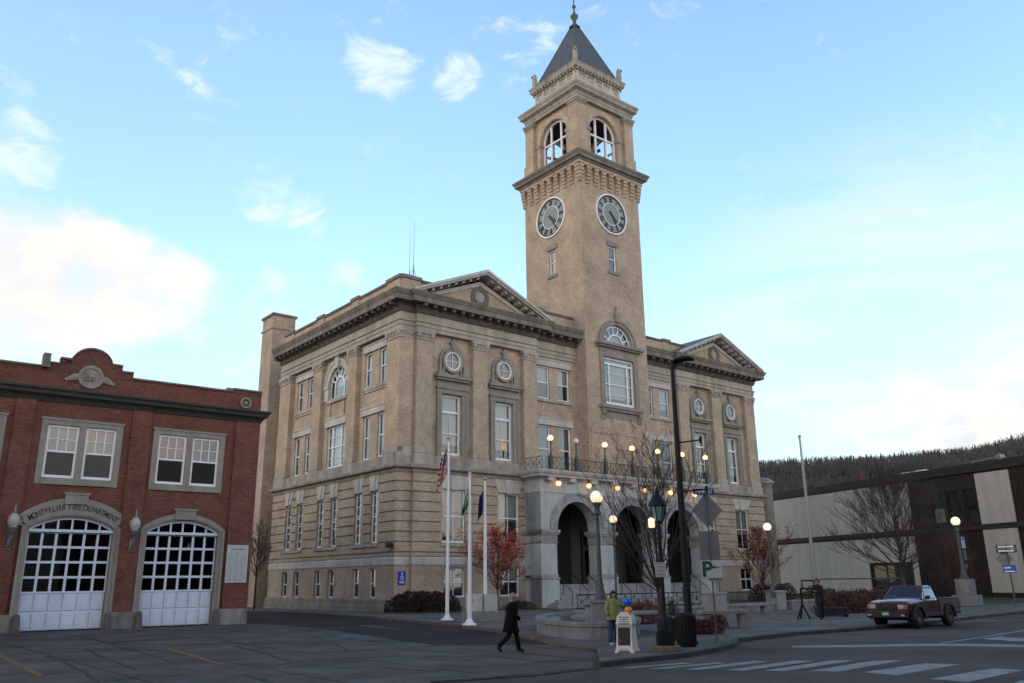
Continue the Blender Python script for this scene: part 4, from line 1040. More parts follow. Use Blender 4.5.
for i, h in enumerate(HOLES):
    if i == 4:
        window(RB_, FR, *h, -.2, cols=3, fr=.14, m=mat('bronze_frame', (.03, .025, .02), .5), meet=False, rows=[1.2], mull=.16, blind=.9, pane=GLASSD)
    else:
        window(RB_, FR, *h, -.25, cols=1, fr=.1, m=MATS['mat'] if 'mat' in MATS else mat('bronze_frame', (.03, .025, .02), .5), meet=False, blind=0 if i != 1 else 0)
b = MB(); b.box(-1, 44.8, 1.5, 24.5, .1, 12.6); b.build('interior_core', DARK, RB_)
b = MB(); b.fbox(FR, 25.6, 27.1, -.45, -.4, 7.5, 9.0); b.build('blind', BLIND, RB_)
b = MB(); b.box(20.3, 24.2, 1.2, 4.5, 12.8, 13.3); b.vprism([(20.6, 1.5), (23.9, 1.5), (23.9, 4.2), (20.6, 4.2)], 13.3, 13.5); b.build('skylight', mat('skylight_white', (.6, .6, .6), .4), RB_)
b = MB(); b.box(13.1, 14.1, 2, 3, 12.8, 13.9); b.build('brick_chimney', BRNB, RB_)
b = MB(); b.box(33.0, 33.3, 1.5, 1.8, 12.8, 13.9); b.tube([(30, 1.6, 13.0), (30, 1.6, 13.5), (33, 1.6, 13.6)], .06, 6); b.box(32.9, 33.5, 1.4, 2.0, 13.5, 13.8); b.build('roof_vent', ALU, RB_)
# stair tower with a bright metal cap just behind city hall
rx, ry = G(773.5, 600)
k = 1.02
VT = thing('round_vent_tower', 'stubby brown masonry vent tower with shiny domed metal cap beside the city hall', 'vent tower', (rx*k, ry*k, 0), 0)
zc = ZA((rx*k, ry*k), 769, 486)
b = MB(); b.lathe([(.95, 0), (.95, zc)], (0, 0, 0), 20); b.lathe([(1.05, zc), (1.05, zc+.25)], (0, 0, 0), 20); b.build('shaft', GRANB, VT, smooth=True)
b = MB(); b.lathe([(1.25, zc+.25), (1.25, zc+.4), (1.0, zc+.62), (.6, zc+.85), (.1, zc+.95)], (0, 0, 0), 20); b.build('dome_cap', ALU, VT, smooth=True)

# ================================================================== GROUND
def sheet(pts, z, name, m, th=0.0):
    b = MB()
    if th: b.vprism(pts, z-th, z)
    else: b.poly([(p[0], p[1], z) for p in pts])
    o = b.build(name, m); o['kind'] = 'structure'; return o
def asphalt(name, c, cr=.5, tar=.5, patch=.32):
    m = bpy.data.materials.new(name); nt, N, L = nodes_of(m); b = N['Principled BSDF']; b.inputs['Roughness'].default_value = .9; b.inputs['Specular IOR Level'].default_value = .1
    tc = N.new('ShaderNodeTexCoord')
    n1 = N.new('ShaderNodeTexNoise'); n1.inputs['Scale'].default_value = .22; n1.inputs['Detail'].default_value = 7; n1.inputs['Roughness'].default_value = .6; L.new(tc.outputs['Object'], n1.inputs['Vector'])
    n2 = N.new('ShaderNodeTexNoise'); n2.inputs['Scale'].default_value = 14; n2.inputs['Detail'].default_value = 8; n2.inputs['Roughness'].default_value = .8; L.new(tc.outputs['Object'], n2.inputs['Vector'])
    nw = N.new('ShaderNodeTexNoise'); nw.inputs['Scale'].default_value = .8; nw.inputs['Detail'].default_value = 4; L.new(tc.outputs['Object'], nw.inputs['Vector'])
    mw = N.new('ShaderNodeMix'); mw.data_type = 'RGBA'; mw.blend_type = 'LINEAR_LIGHT'; mw.inputs[0].default_value = .9; L.new(tc.outputs['Object'], mw.inputs[6]); L.new(nw.outputs['Color'], mw.inputs[7])
    v = N.new('ShaderNodeTexVoronoi'); v.feature = 'DISTANCE_TO_EDGE'; v.inputs['Scale'].default_value = .22; L.new(mw.outputs[2], v.inputs['Vector'])
    r1 = N.new('ShaderNodeMapRange'); r1.inputs[1].default_value = .35; r1.inputs[2].default_value = .68; r1.inputs[3].default_value = 1-patch; r1.inputs[4].default_value = 1+patch; L.new(n1.outputs['Fac'], r1.inputs[0])
    r2 = N.new('ShaderNodeMapRange'); r2.inputs[1].default_value = .3; r2.inputs[2].default_value = .7; r2.inputs[3].default_value = .7; r2.inputs[4].default_value = 1.3; L.new(n2.outputs['Fac'], r2.inputs[0])
    r3 = N.new('ShaderNodeMapRange'); r3.inputs[1].default_value = .0; r3.inputs[2].default_value = .012; r3.inputs[3].default_value = 1-cr*.7; r3.inputs[4].default_value = 1; L.new(v.outputs['Distance'], r3.inputs[0])
    a = N.new('ShaderNodeMath'); a.operation = 'MULTIPLY'; L.new(r1.outputs[0], a.inputs[0]); L.new(r2.outputs[0], a.inputs[1])
    a2 = N.new('ShaderNodeMath'); a2.operation = 'MULTIPLY'; L.new(a.outputs[0], a2.inputs[0]); L.new(r3.outputs[0], a2.inputs[1])
    mx = N.new('ShaderNodeMix'); mx.data_type = 'RGBA'; mx.blend_type = 'MULTIPLY'; mx.inputs[0].default_value = 1; mx.inputs[6].default_value = (*c, 1); L.new(a2.outputs[0], mx.inputs[7]); L.new(mx.outputs[2], b.inputs['Base Color'])
    bp = N.new('ShaderNodeBump'); bp.inputs['Strength'].default_value = .3; bp.inputs['Distance'].default_value = .01; L.new(n2.outputs['Fac'], bp.inputs['Height']); L.new(bp.outputs[0], b.inputs['Normal'])
    MATS[name] = m; return m
def slabs(name, c, sx=1.5, rot=0, jw=.02, var=.12, jd=.45):
    m = bpy.data.materials.new(name); nt, N, L = nodes_of(m); b = N['Principled BSDF']; b.inputs['Roughness'].default_value = .9; b.inputs['Specular IOR Level'].default_value = .12
    tc = N.new('ShaderNodeTexCoord'); mp = N.new('ShaderNodeMapping'); mp.inputs['Rotation'].default_value = (0, 0, rot); L.new(tc.outputs['Object'], mp.inputs[0])
    br = N.new('ShaderNodeTexBrick'); br.offset = 0; L.new(mp.outputs[0], br.inputs['Vector']); br.inputs['Scale'].default_value = 1; br.inputs['Brick Width'].default_value = sx; br.inputs['Row Height'].default_value = sx*1.15
    br.inputs['Mortar Size'].default_value = jw; br.inputs['Color1'].default_value = (*[q*(1-var) for q in c], 1); br.inputs['Color2'].default_value = (*[q*(1+var) for q in c], 1); br.inputs['Mortar'].default_value = (*[q*jd for q in c], 1)
    nz = N.new('ShaderNodeTexNoise'); nz.inputs['Scale'].default_value = .5; nz.inputs['Detail'].default_value = 9; nz.inputs['Roughness'].default_value = .7; L.new(tc.outputs['Object'], nz.inputs['Vector'])
    r1 = N.new('ShaderNodeMapRange'); r1.inputs[1].default_value = .35; r1.inputs[2].default_value = .65; r1.inputs[3].default_value = .62; r1.inputs[4].default_value = 1.28; L.new(nz.outputs['Fac'], r1.inputs[0])
    nz2 = N.new('ShaderNodeTexNoise'); nz2.inputs['Scale'].default_value = 12; nz2.inputs['Detail'].default_value = 6; nz2.inputs['Roughness'].default_value = .75; L.new(tc.outputs['Object'], nz2.inputs['Vector'])
    r2 = N.new('ShaderNodeMapRange'); r2.inputs[1].default_value = .3; r2.inputs[2].default_value = .7; r2.inputs[3].default_value = .78; r2.inputs[4].default_value = 1.22; L.new(nz2.outputs['Fac'], r2.inputs[0])
    nz3 = N.new('ShaderNodeTexNoise'); nz3.inputs['Scale'].default_value = .28; nz3.inputs['Detail'].default_value = 5; nz3.inputs['Distortion'].default_value = .8; L.new(tc.outputs['Object'], nz3.inputs['Vector'])
    r3 = N.new('ShaderNodeMapRange'); r3.inputs[1].default_value = .5; r3.inputs[2].default_value = .66; L.new(nz3.outputs['Fac'], r3.inputs[0])
    st = N.new('ShaderNodeMix'); st.data_type = 'RGBA'; L.new(r3.outputs[0], st.inputs[0]); st.inputs[6].default_value = (1, 1, 1, 1); st.inputs[7].default_value = (1.12, .95, .78, 1)
    mm = N.new('ShaderNodeMath'); mm.operation = 'MULTIPLY'; L.new(r1.outputs[0], mm.inputs[0]); L.new(r2.outputs[0], mm.inputs[1])
    ms_ = N.new('ShaderNodeMix'); ms_.data_type = 'RGBA'; ms_.blend_type = 'MULTIPLY'; ms_.inputs[0].default_value = 1; L.new(st.outputs[2], ms_.inputs[6]); L.new(mm.outputs[0], ms_.inputs[7])
    mx = N.new('ShaderNodeMix'); mx.data_type = 'RGBA'; mx.blend_type = 'MULTIPLY'; mx.inputs[0].default_value = 1; L.new(br.outputs['Color'], mx.inputs[6]); L.new(ms_.outputs[2], mx.inputs[7]); L.new(mx.outputs[2], b.inputs['Base Color'])
    MATS[name] = m; return m
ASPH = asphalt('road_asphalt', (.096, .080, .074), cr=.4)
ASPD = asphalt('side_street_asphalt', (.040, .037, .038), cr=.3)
APR = slabs('worn_concrete_apron', (.104, .098, .095), 3.2, -AZ, .035, .1, .35)
SWK = slabs('sidewalk_concrete', (.135, .129, .128), 1.6, -AZ, .02, .07)
KERB = mat('rusty_granite_kerb', (.09, .055, .035), .9, .35, 1.3, .1, col2=(.14, .115, .095))
KERBG = mat('granite_kerb', (.05, .043, .04), .9, .3, 1.5, .1)
MARK = mat('worn_white_marking', (.17, .17, .175), .7, .25, 2.5, col2=(.30, .30, .31)); YEL = mat('worn_yellow_marking', (.17, .095, .03), .8, .4, 3.0)
GRASS = mat('lawn', (.035, .07, .018), .95, .35, 1.5, .3); MULCH = mat('mulch', (.05, .035, .025), .95, .3, 3, .3)
b = MB(); b.poly([(-1500, -60, -.0), (1500, -60, 0), (1500, 2500, 0), (-1500, 2500, 0)]); g = b.build('ground', ASPH); g['kind'] = 'structure'
side = [W(-4.4, 60), W(-4.4, 16.2), W(-3.9, 7.4), W(-4.9, -6), W(-7.4, -17.5), W(-9.3, -24.2), W(-11.2, -28.5), W(-12.7, -31.4)]
mainl = [G(600, 667.5), G(640, 662.5), G(686, 657.8), G(715, 652.3), G(735.5, 647.3), G(738.5, 642), G(765, 639), G(800, 635), G(850, 631.6), G(900, 627.4), G(960, 620.5), G(1024, 613.5), W(60, -31.5), W(140, -31)]
corner = [W(-12.9, -33.5)]
swpoly = side+corner+mainl+[W(140, 60)]
sheet(swpoly, .12, 'sidewalk', SWK, .1)
def kerb(path, name, m, w=.18, z=.125):
    b = MB(); b.sweep(path, [(-w, -.05), (.03, -.05), (.02, z), (-w, z+.004)]); o = b.build(name, m); o['kind'] = 'structure'
kerb(side, 'kerb', KERB, .28); kerb(mainl, 'kerb', KERBG, .2)
# side street surface and the concrete apron in front of the fire station
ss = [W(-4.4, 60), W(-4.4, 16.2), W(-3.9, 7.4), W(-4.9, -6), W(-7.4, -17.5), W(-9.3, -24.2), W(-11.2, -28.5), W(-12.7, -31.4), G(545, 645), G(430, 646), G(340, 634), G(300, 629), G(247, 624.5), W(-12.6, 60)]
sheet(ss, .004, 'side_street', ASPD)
ap = [W(-12.9, -4.8), G(300, 629), G(340, 634), G(430, 646), G(545, 645), W(-12.9, -33.5), G(600, 667.5), G(533, 675), G(431, 681.5), W(-24, -40), W(-60, -40), W(-60, 2), W(-33, 2)]
sheet(ap, .008, 'fire_station_apron', APR)
sheet([G(431, 681.5), G(533, 675), G(600, 667.5), G(600, 669), G(533, 676.6), G(431, 683.5)], .010, 'gutter_joint', ASPD)
sheet([W(-60, 2), W(-33, 2), (FX-15.6, FY-12.2), (FX-.0, FY+.1), W(-12.9, -4.8), G(247, 624.5), W(-12.6, 3), W(-12.6, 60), W(-60, 60)], .006, 'yard', APR)
def patch(pts, name, m, z): sheet([G(*p) for p in pts], z, name, m)
# frost-damaged patches along the side street edge
PATCH = asphalt('patched_concrete', (.085, .088, .097), cr=.5, patch=.55)
patch([(247, 624.2), (262, 624), (300, 627.2), (338, 631), (352, 634), (375, 637), (400, 641), (434, 645.4), (420, 646.2), (380, 643), (352, 640), (330, 637), (318, 633.5), (290, 629.5), (262, 626.4)], 'worn_gutter', PATCH, .012)
patch([(352, 624.6), (372, 626), (405, 629.4), (398, 629.8), (370, 627.3)], 'worn_gutter', PATCH, .012)
for a in ([(150, 614), (152, 615)],): pass
# long tar joints across the apron
CR = mat('tar', (.022, .023, .026), .7)
b = MB()
rj = random.Random(4)
def joint(pts, w):
    P = [Vector(G(*p)) for p in pts]
    Q = []
    for i in range(len(P)-1):
        for k in range(6): Q.append(P[i].lerp(P[i+1], k/6)+Vector((rj.uniform(-.04, .04), rj.uniform(-.09, .09))))
    Q.append(P[-1])
    for i in range(len(Q)-1):
        t = (Q[i+1]-Q[i]).normalized(); n_ = Vector((-t.y, t.x))*w*rj.uniform(.5, 1.2)
        b.quad((*(Q[i]-n_), .014), (*(Q[i+1]-n_), .014), (*(Q[i+1]+n_), .014), (*(Q[i]+n_), .014))
for pts, w in (([(48, 656), (80, 670), (98, 683)], .05), ([(85, 650), (110, 660), (136, 670)], .05), ([(75, 635), (105, 643), (150, 655), (180, 665)], .04), ([(235, 646), (262, 653), (290, 662)], .07),
               ([(243, 675), (262, 680), (270, 683)], .06), ([(510, 652), (560, 657), (600, 661), (625, 663)], .05), ([(533, 663), (570, 661)], .05), ([(425, 657), (500, 657), (520, 660)], .04), ([(480, 679), (545, 672), (598, 669)], .05),
               ([(300, 633), (330, 641), (345, 650)], .04), ([(150, 628), (200, 636), (260, 648)], .04), ([(380, 668), (440, 672)], .04), ([(330, 661), (385, 657), (440, 656)], .035)): joint(pts, w)
o = b.build('tar_joints', CR); o['kind'] = 'structure'
# markings
b = MB()
def mq(pts, z=.006): b.poly([(*G(*p), z) for p in pts])
for q in ([(615.6, 668.6), (625.4, 668.8), (693.8, 663.4), (684, 662.7)], [(647.9, 668.9), (660.6, 669.3), (727, 663.1), (715, 662.6)], [(682, 669.7), (698.7, 670.1), (769.9, 661.7), (754, 661)],
          [(725, 670.4), (743.6, 671), (815, 661.2), (795, 660.6)], [(764, 670.8), (785, 671.4), (855, 660.7), (833, 660.4)], [(808, 671.3), (840, 671.6), (904, 660.4), (873, 661)],
          [(863, 672.5), (897, 675.5), (960, 664.7), (925, 663.4)], [(930, 679.2), (968, 682.4), (1024, 670.4), (992, 668.6)], [(995, 690), (1040, 695), (1060, 679), (1020, 681)]): mq(q)
mq([(792, 646.0), (850, 645.3), (905, 644.1), (960, 643.9), (1060, 645.6), (1060, 648.0), (960, 646.1), (905, 646.2), (850, 647.4), (792, 647.6)])
mq([(936, 643.6), (980, 637.2), (1024, 630.2), (1060, 624), (1060, 624.7), (1024, 631), (980, 638), (942, 643.6)])
mq([(983, 638.6), (1004, 636.2), (1003, 637.7), (1060, 639), (1060, 642), (1010, 641.2), (1002, 640.2), (988, 639.8)])
o = b.build('road_markings', MARK); o['kind'] = 'structure'
b = MB()
for pts in ([(-8, 650), (2, 654.5), (44, 675.5), (38, 677.5), (-2, 657)], [(150, 643.2), (180, 651), (224, 664.5), (219, 665.5), (178, 653.2), (146, 643.2)]): b.poly([(*G(*p), .0135) for p in pts])
o = b.build('yellow_line', YEL); o['kind'] = 'structure'
# lawns and planting beds
sheet([W(-.4, 23.0), W(-2.6, 23.5), W(-2.8, 60), W(-.2, 60)], .14, 'lawn', GRASS)
sheet([W(.6, -.3), W(12, -.3), W(12, -4.2), W(6.5, -4.8), W(-1.2, -3.6), W(-1.0, 4), W(-.3, 4), W(-.3, -.3)], .13, 'planting_bed', MULCH)
sheet([W(34.5, -.3), W(46, -.3), W(46, -5), W(34.5, -5)], .13, 'planting_bed', MULCH)
lw = [G(925, 603.5, .15), G(985, 604, .15), G(1060, 600, .15), (RX+40*cos(RAZ), RY+40*sin(RAZ)), (RX+22*cos(RAZ), RY+22*sin(RAZ))]
sheet([(p[0], p[1]) for p in lw], .16, 'lawn', GRASS, .02)
# far wooded hill
b = MB(); nx, ny = 60, 16
def hz(px): # ridge row in the photo
    P = [(560, 466), (700, 466), (760, 467), (800, 466), (860, 464), (900, 461), (940, 458), (980, 455), (1010, 449), (1040, 444), (1200, 430), (1400, 425)]
    for (x0, y0), (x1, y1) in zip(P, P[1:]):
        if x0 <= px <= x1: return y0+(y1-y0)*(px-x0)/(x1-x0)
    return P[0][1] if px < 560 else P[-1][1]
HT = {}
def hill(x, y):
    px = 512+838*x/ (y*.98) if y > 0 else 512
    top = (579-hz(px)-7)/838*430*1.0-3
    t = min(1, max(0, (y-190)/240)); prof = t*t*(3-2*t)
    back = 1-min(1, max(0, (y-440)/260))*.4
    edge = min(1, max(0, (x+40)/80))
    return max(-2, top*prof*back*edge+3*mnoise.noise(Vector((x*.012, y*.012, 0)))*prof)
vs = []; fs = []
for i in range(nx+1):
    for j in range(ny+1):
        x = -60+i*16; y = 180+j*32; vs.append((x, y, hill(x, y)))
for i in range(nx):
    for j in range(ny): a = i*(ny+1)+j; fs.append((a, a+ny+1, a+ny+2, a+1))
b.add(vs, fs); o = b.build('hill', mat('hill_floor', (.035, .03, .022), .95, .3, .05), smooth='all'); o['kind'] = 'structure'
# forest on the hill: conifers and leafless crowns
rf = random.Random(11)
con = MB(); dec = MB()
def conifer(b, x, y, z, h):
    r = h*rf.uniform(.17, .25); n = 7
    for k in range(4):
        z0 = z+h*(.1+.2*k); z1 = z+h*(.42+.195*k); rr_ = r*(1-.21*k)
        vs = [(x+rr_*rf.uniform(.6, 1.2)*cos(2*pi*i/n+k), y+rr_*rf.uniform(.6, 1.2)*sin(2*pi*i/n+k), z0-rf.uniform(0, h*.06)) for i in range(n)]+[(x, y, z1)]
        b.add(vs, [(i, (i+1) % n, n) for i in range(n)])
def decid(b, x, y, z, h):
    r = h*.35
    for k in range(34):
        t = rf.uniform(0, 2*pi); ph = rf.uniform(-.5, 1); q = Vector((x+r*cos(t)*rf.uniform(.2, 1), y+r*sin(t)*rf.uniform(.2, 1), z+h*.62+ph*h*.36))
        d = Vector((rf.uniform(-.5, .5), rf.uniform(-.3, .3), 1)).normalized()*h*rf.uniform(.1, .22); w_ = Vector((rf.uniform(-1, 1), rf.uniform(-1, 1), 0)).normalized()*h*.018
        b.add([q-w_, q+w_, q+d+w_*.3], [(0, 1, 2)])
cnt = 0
while cnt < 8500:
    y = 215+rf.random()**.8*300; x = rf.uniform(-10, y*.95+40)
    if 838*x/y+512 < 700 or 838*x/y+512 > 1150: continue
    z = hill(x, y); n_ = mnoise.noise(Vector((x*.02, y*.02, 3)))
    if z < 1: continue
    cnt += 1
    ridge = y > 400
    if (n_ > -.05 and rf.random() < .8) or rf.random() < (.55 if ridge else .18): conifer(con, x, y, z-.5, (3.5+6.5*rf.random()**1.8)*(1.05 if ridge else 1))
    else: decid(dec, x, y, z, rf.uniform(6, 9))
o = con.build('conifer_forest', mat('far_conifer', (.036, .050, .044), .95, .4, .12)); tag(o, 'dark evergreen woods covering the far hillside', 'forest', kind='stuff')  # distant haze put into the tree colour
o = dec.build('leafless_forest', mat('far_bare_wood', (.080, .073, .071), .95, .25, .12)); tag(o, 'grey brown leafless woods between the evergreens on the hillside', 'forest', kind='stuff')  # lightened for haze as well
# ================================================================== STREET THINGS
SW = .12
# flagpoles
def flagpole(name, label, px, pyb, pyt, m, r=.11, top=True, z0=SW):
    p = G(px, pyb, z0)
    h = ZA(p, px, pyt)-z0
    t = thing(name, label, 'flagpole', (p[0], p[1], z0), 0, None)
    b = MB(); b.tube([(0, 0, 0), (0, 0, h*.5), (0, 0, h-.15)], [r, r*.8, r*.45], 12); b.build('pole', m, t, smooth=True)
    b = MB(); b.lathe([(.36, 0), (.34, .07), (.2, .12), (.16, .22), (r, .3)], (0, 0, 0), 18); b.build('base_collar', m, t, smooth=True)
    b = MB(); b.sphere((0, 0, h), .13, 12, 8, (1, 1, .8)); b.tube([(0, 0, h-.2), (0, 0, h-.08)], .09, 10); b.build('finial', mat('dull_finial', (.35, .33, .28), .4, .1, 3, metal=.4), t, smooth=True)
    b = MB(); b.tube([(r+.03, -.02, 1.0), (r*.6+.05, -.02, h-.2)], .012, 4); b.tube([(r, -.02, 1.15), (r+.12, -.02, 1.15)], .02, 4); b.build('halyard', ALU, t)
    return t, p, h
fp1, p1, h1 = flagpole('flagpole', 'white flagpole nearest the hedge, flying the red and white striped flag', 447, 620, 438, POLEW)
fp2, p2, h2 = flagpole('flagpole', 'tall white flagpole in the middle of three, flying a white and green flag', 469.5, 625, 470, POLEW)
MONP = G(480, 622.5, SW); MONP = (MONP[0]+.1, MONP[1]+1.0)
def flag_mat(kind):
    m = bpy.data.materials.new('flag_'+kind); nt, N, L = nodes_of(m); b = N['Principled BSDF']; b.inputs['Roughness'].default_value = .8
    uv = N.new('ShaderNodeUVMap'); sp = N.new('ShaderNodeSeparateXYZ'); L.new(uv.outputs[0], sp.inputs[0])
    def math_(op, a, bb, c=None):
        n = N.new('ShaderNodeMath'); n.operation = op
        for i, q in enumerate((a, bb)):
            if q is None: continue
            if isinstance(q, (int, float)): n.inputs[i].default_value = q
            else: L.new(q, n.inputs[i])
        return n.outputs[0]
    def mix(f, a, bb):
        n = N.new('ShaderNodeMix'); n.data_type = 'RGBA'; L.new(f, n.inputs[0])
        for i, q in ((6, a), (7, bb)):
            if isinstance(q, tuple): n.inputs[i].default_value = (*q, 1)
            else: L.new(q, n.inputs[i])
        return n.outputs[2]
    u, v = sp.outputs[0], sp.outputs[1]
    if kind == 'stars_stripes':
        st = math_('LESS_THAN', math_('FRACT', math_('MULTIPLY', v, 6.5), None), .5)
        col = mix(st, (.55, .52, .50), (.34, .03, .035))
        can = math_('MULTIPLY', math_('LESS_THAN', u, .4), math_('GREATER_THAN', v, .46))
        fu = math_('SUBTRACT', math_('FRACT', math_('MULTIPLY', u, 15), None), .5); fv = math_('SUBTRACT', math_('FRACT', math_('MULTIPLY', v, 11), None), .5)
        r2 = math_('ADD', math_('MULTIPLY', fu, fu), math_('MULTIPLY', fv, fv)); star = math_('LESS_THAN', r2, .05)
        out = mix(can, col, mix(star, (.02, .03, .12), (.5, .5, .5)))
    elif kind == 'white_green':
        out = mix(math_('LESS_THAN', v, .3), (.5, .52, .5), (.03, .22, .06))
        out = mix(math_('LESS_THAN', math_('ABSOLUTE', math_('SUBTRACT', u, .4), None), .05), out, (.05, .25, .1))
    else:
        fu = math_('SUBTRACT', u, .5); fv = math_('SUBTRACT', v, .5)
        r2 = math_('ADD', math_('MULTIPLY', fu, fu), math_('MULTIPLY', fv, fv))
        out = mix(math_('LESS_THAN', r2, .012), (.018, .02, .10), (.12, .14, .10))
    L.new(out, b.inputs['Base Color']); return m
def flag(name, label, at, ztop, hoist, fly, drop, wdt, kind, sx=-1, seed=1):
    """a limp flag: hoist edge along the pole, the fly hanging down in folds"""
    rr = random.Random(seed); nu, nv = 18, 22; vs = []; fs = []; uv = []
    for i in range(nu+1):
        u = i/nu
        for j in range(nv+1):
            v = j/nv
            hang = sqrt(max(0, u))
            x = sx*(.10+wdt*(u*(.45+.55*(1-v)))+.05*sin(u*11+v*3+seed)*u)
            y = .16*sin(u*14+seed+v*1.2)*min(1, u*3)
            z = ztop-(1-v)*hoist-drop*hang*(.55+.45*(1-v))-.03*sin(u*9)
            vs.append((x, y, z)); uv.append((u, v))
    for i in range(nu):
        for j in range(nv): a = i*(nv+1)+j; fs.append((a, a+nv+1, a+nv+2, a+1))
    me = bpy.data.meshes.new(name); me.from_pydata(vs, [], fs); l = me.uv_layers.new(name='UVMap')
    for lp in me.loops: l.data[lp.index].uv = uv[lp.vertex_index]
    for p in me.polygons: p.use_smooth = True
    me.materials.append(flag_mat(kind)); o = bpy.data.objects.new(name, me); COL.objects.link(o); o.location = (at[0], at[1], 0)
    sm = o.modifiers.new('thick', 'SOLIDIFY'); sm.thickness = .015
    tag(o, label, 'flag'); return o
flag('flag', 'limp red and white striped flag with blue canton on the flagpole by the hedge', p1, ZA(p1, 446, 444), 1.35, 2.0, 1.45, .64, 'stars_stripes', -1, 1)
flag('flag', 'limp white flag with green edge hanging from the middle flagpole', p2, ZA(p2, 468, 484.5), .9, 1.2, .7, .32, 'white_green', -1, 4)
# monument with the third pole
b = MB()
MT = thing('granite_monument', 'two pale granite slabs on a wide dark granite base in front of the hedge', 'monument', (MONP[0], MONP[1], SW), AZ-radians(36))
s_ = 1.0
b.box(-1.12, 1.12, -.7, .7, 0, .52); b.build('base', GRAND, MT, bevel=.02)
zt = ZA(MONP, 480, 594)-SW
for x0, x1 in ((-.88, .0), (.07, .78)):
    b = MB(); b.box(x0, x1, -.25, .3, .52, zt); b.build('slab', GRAN, MT, bevel=.015)
b = MB(); b.box(.005, .065, -.2, .25, .52, zt-.01); b.build('dark_joint', GRAND, MT)
P3 = (MONP[0]+.1, MONP[1]+1.2)
h3 = ZA(P3, 482, 479)
t = thing('flagpole', 'shortest white flagpole rising behind the granite slabs, flying the dark blue flag', 'flagpole', (P3[0], P3[1], SW))
b = MB(); b.tube([(0, 0, 0), (0, 0, h3*.5), (0, 0, h3-.2)], [.11, .09, .05], 12); b.build('pole', POLEW, t, smooth=True)
b = MB(); b.sphere((0, 0, h3-.1), .13, 12, 8); b.build('finial', MATS['dull_finial'], t, smooth=True)
b = MB(); b.lathe([(.32, 0), (.3, .08), (.14, .2)], (0, 0, 0), 16); b.build('base_collar', POLEW, t)
flag('flag', 'limp dark blue flag hanging from the shortest flagpole', P3, ZA(P3, 481, 487), 1.1, 1.4, .85, .36, 'blue', -1, 7)
# far right flagpole on the plaza
q = G(817.7, 607.5, SW)
flagpole('flagpole', 'bare grey metal flagpole in the plaza in front of the brown building', 817.7, 607.5, 435, ALU, .14)

# globe street lamps
def globe_lamp(label, p, z0, zg, rg, m, post=.075, name='street_lamp', arms=False, grp='globe lamps round the plaza', seg=14):
    t = thing(name, label, 'street lamp', (p[0], p[1], z0), AZ, grp)
    h = zg-z0
    b = MB(); b.lathe([(post*2.6, 0), (post*2.6, .12), (post*1.9, .2), (post*1.7, .55), (post*1.2, .7), (post, h*.4), (post*.8, h-rg-.45), (post*1.6, h-rg-.4), (post*1.1, h-rg-.3), (post*1.3, h-rg-.12), (post*2.1, h-rg-.04), (post*2.2, h-rg+.04)], (0, 0, 0), seg); b.build('post', GRNP, t, smooth=True)
    b = MB(); b.sphere((0, 0, h), rg, 20, 14); b.build('globe', m, t, smooth='all')
    if arms:
        b = MB()
        for z in arms: b.tube([(-.45, 0, z), (.45, 0, z)], .025, 5)
        b.build('banner_arm', GRNP, t)
    return t
# fountain with its pedestal
FB = (3.0, 37.2)
ft = thing('stone_fountain', 'low oval granite fountain basin with pale water and a block pedestal at the street end', 'fountain', (FB[0], FB[1], SW))
N_ = 48; rx_, ry_ = 2.1, 5.9
def ell(k, sc, z): t = 2*pi*k/N_; return (rx_*cos(t)-sc*cos(t), ry_*sin(t)-sc*sin(t), z)
prof = [(-.0, 0), (0.0, .40), (-.05, .42), (-.05, .56), (.42, .56), (.42, .2)]
b = MB(); vs = [ell(k, s0, z) for k in range(N_) for s0, z in prof]; m_ = len(prof)
fs = [(k*m_+i, ((k+1) % N_)*m_+i, ((k+1) % N_)*m_+i+1, k*m_+i+1) for k in range(N_) for i in range(m_-1)]; b.add(vs, fs); b.build('basin', GRAND, ft)
b = MB(); b.poly([ell(k, .42, .46) for k in range(N_)]); b.build('water', mat('fountain_water', (.10, .13, .16), .12, .1, 2.0, .15, spec=.8), ft)
b = MB(); b.lathe([(.9, .2), (.9, .52), (.6, .6), (.25, .62), (.2, .9), (.35, 1.0), (.3, 1.1)], (.3, 1.6, 0), 16); b.build('fountain_bowl', GRAND, ft)
pedp = G(603, 637, SW)
ztop = ZA(pedp, 603, 600)
b = MB(); lx, ly = pedp[0]-FB[0], pedp[1]-FB[1]
b.box(lx-.36, lx+.36, ly+.0, ly+.8, 0, ztop-SW-.12); b.box(lx-.41, lx+.41, ly-.05, ly+.85, ztop-SW-.12, ztop-SW); b.build('pedestal', GRAND, ft, bevel=.015)
lp = (pedp[0], pedp[1]+.42)
globe_lamp('tall lamp with the largest lit globe, on the fountain pedestal beside the woman in green', lp, ztop, ZA(lp, 601.5, 497), .25, LAMPP, .085, seg=16)
l2 = (6.2, 53.5); globe_lamp('pole lamp with a small lit globe just behind the largest globe lamp', l2, SW, ZA(l2, 607.5, 519.5), .25, LAMPP)
l3 = W(17.6, -19.2); globe_lamp('pole lamp with a lit globe at the right corner of the city hall', l3, 1.0, ZA(l3, 764, 527), .27, emis('lit_globe_peach', (1, .60, .44), .55))
l4 = G(968.5, 606, SW); 
pb = thing('lamp_pedestal', 'stepped grey granite pedestal under the lamp beyond the pickup truck', 'pedestal', (l4[0], l4[1], SW), AZ)
b = MB(); b.box(-.75, .75, -.75, .75, 0, .75); b.box(-.5, .5, -.5, .5, .75, 1.75); b.vprism([(-.5, -.5), (.5, -.5), (.5, .5), (-.5, .5)], 1.75, 1.85); b.build('block', GRAND, pb, bevel=.03)
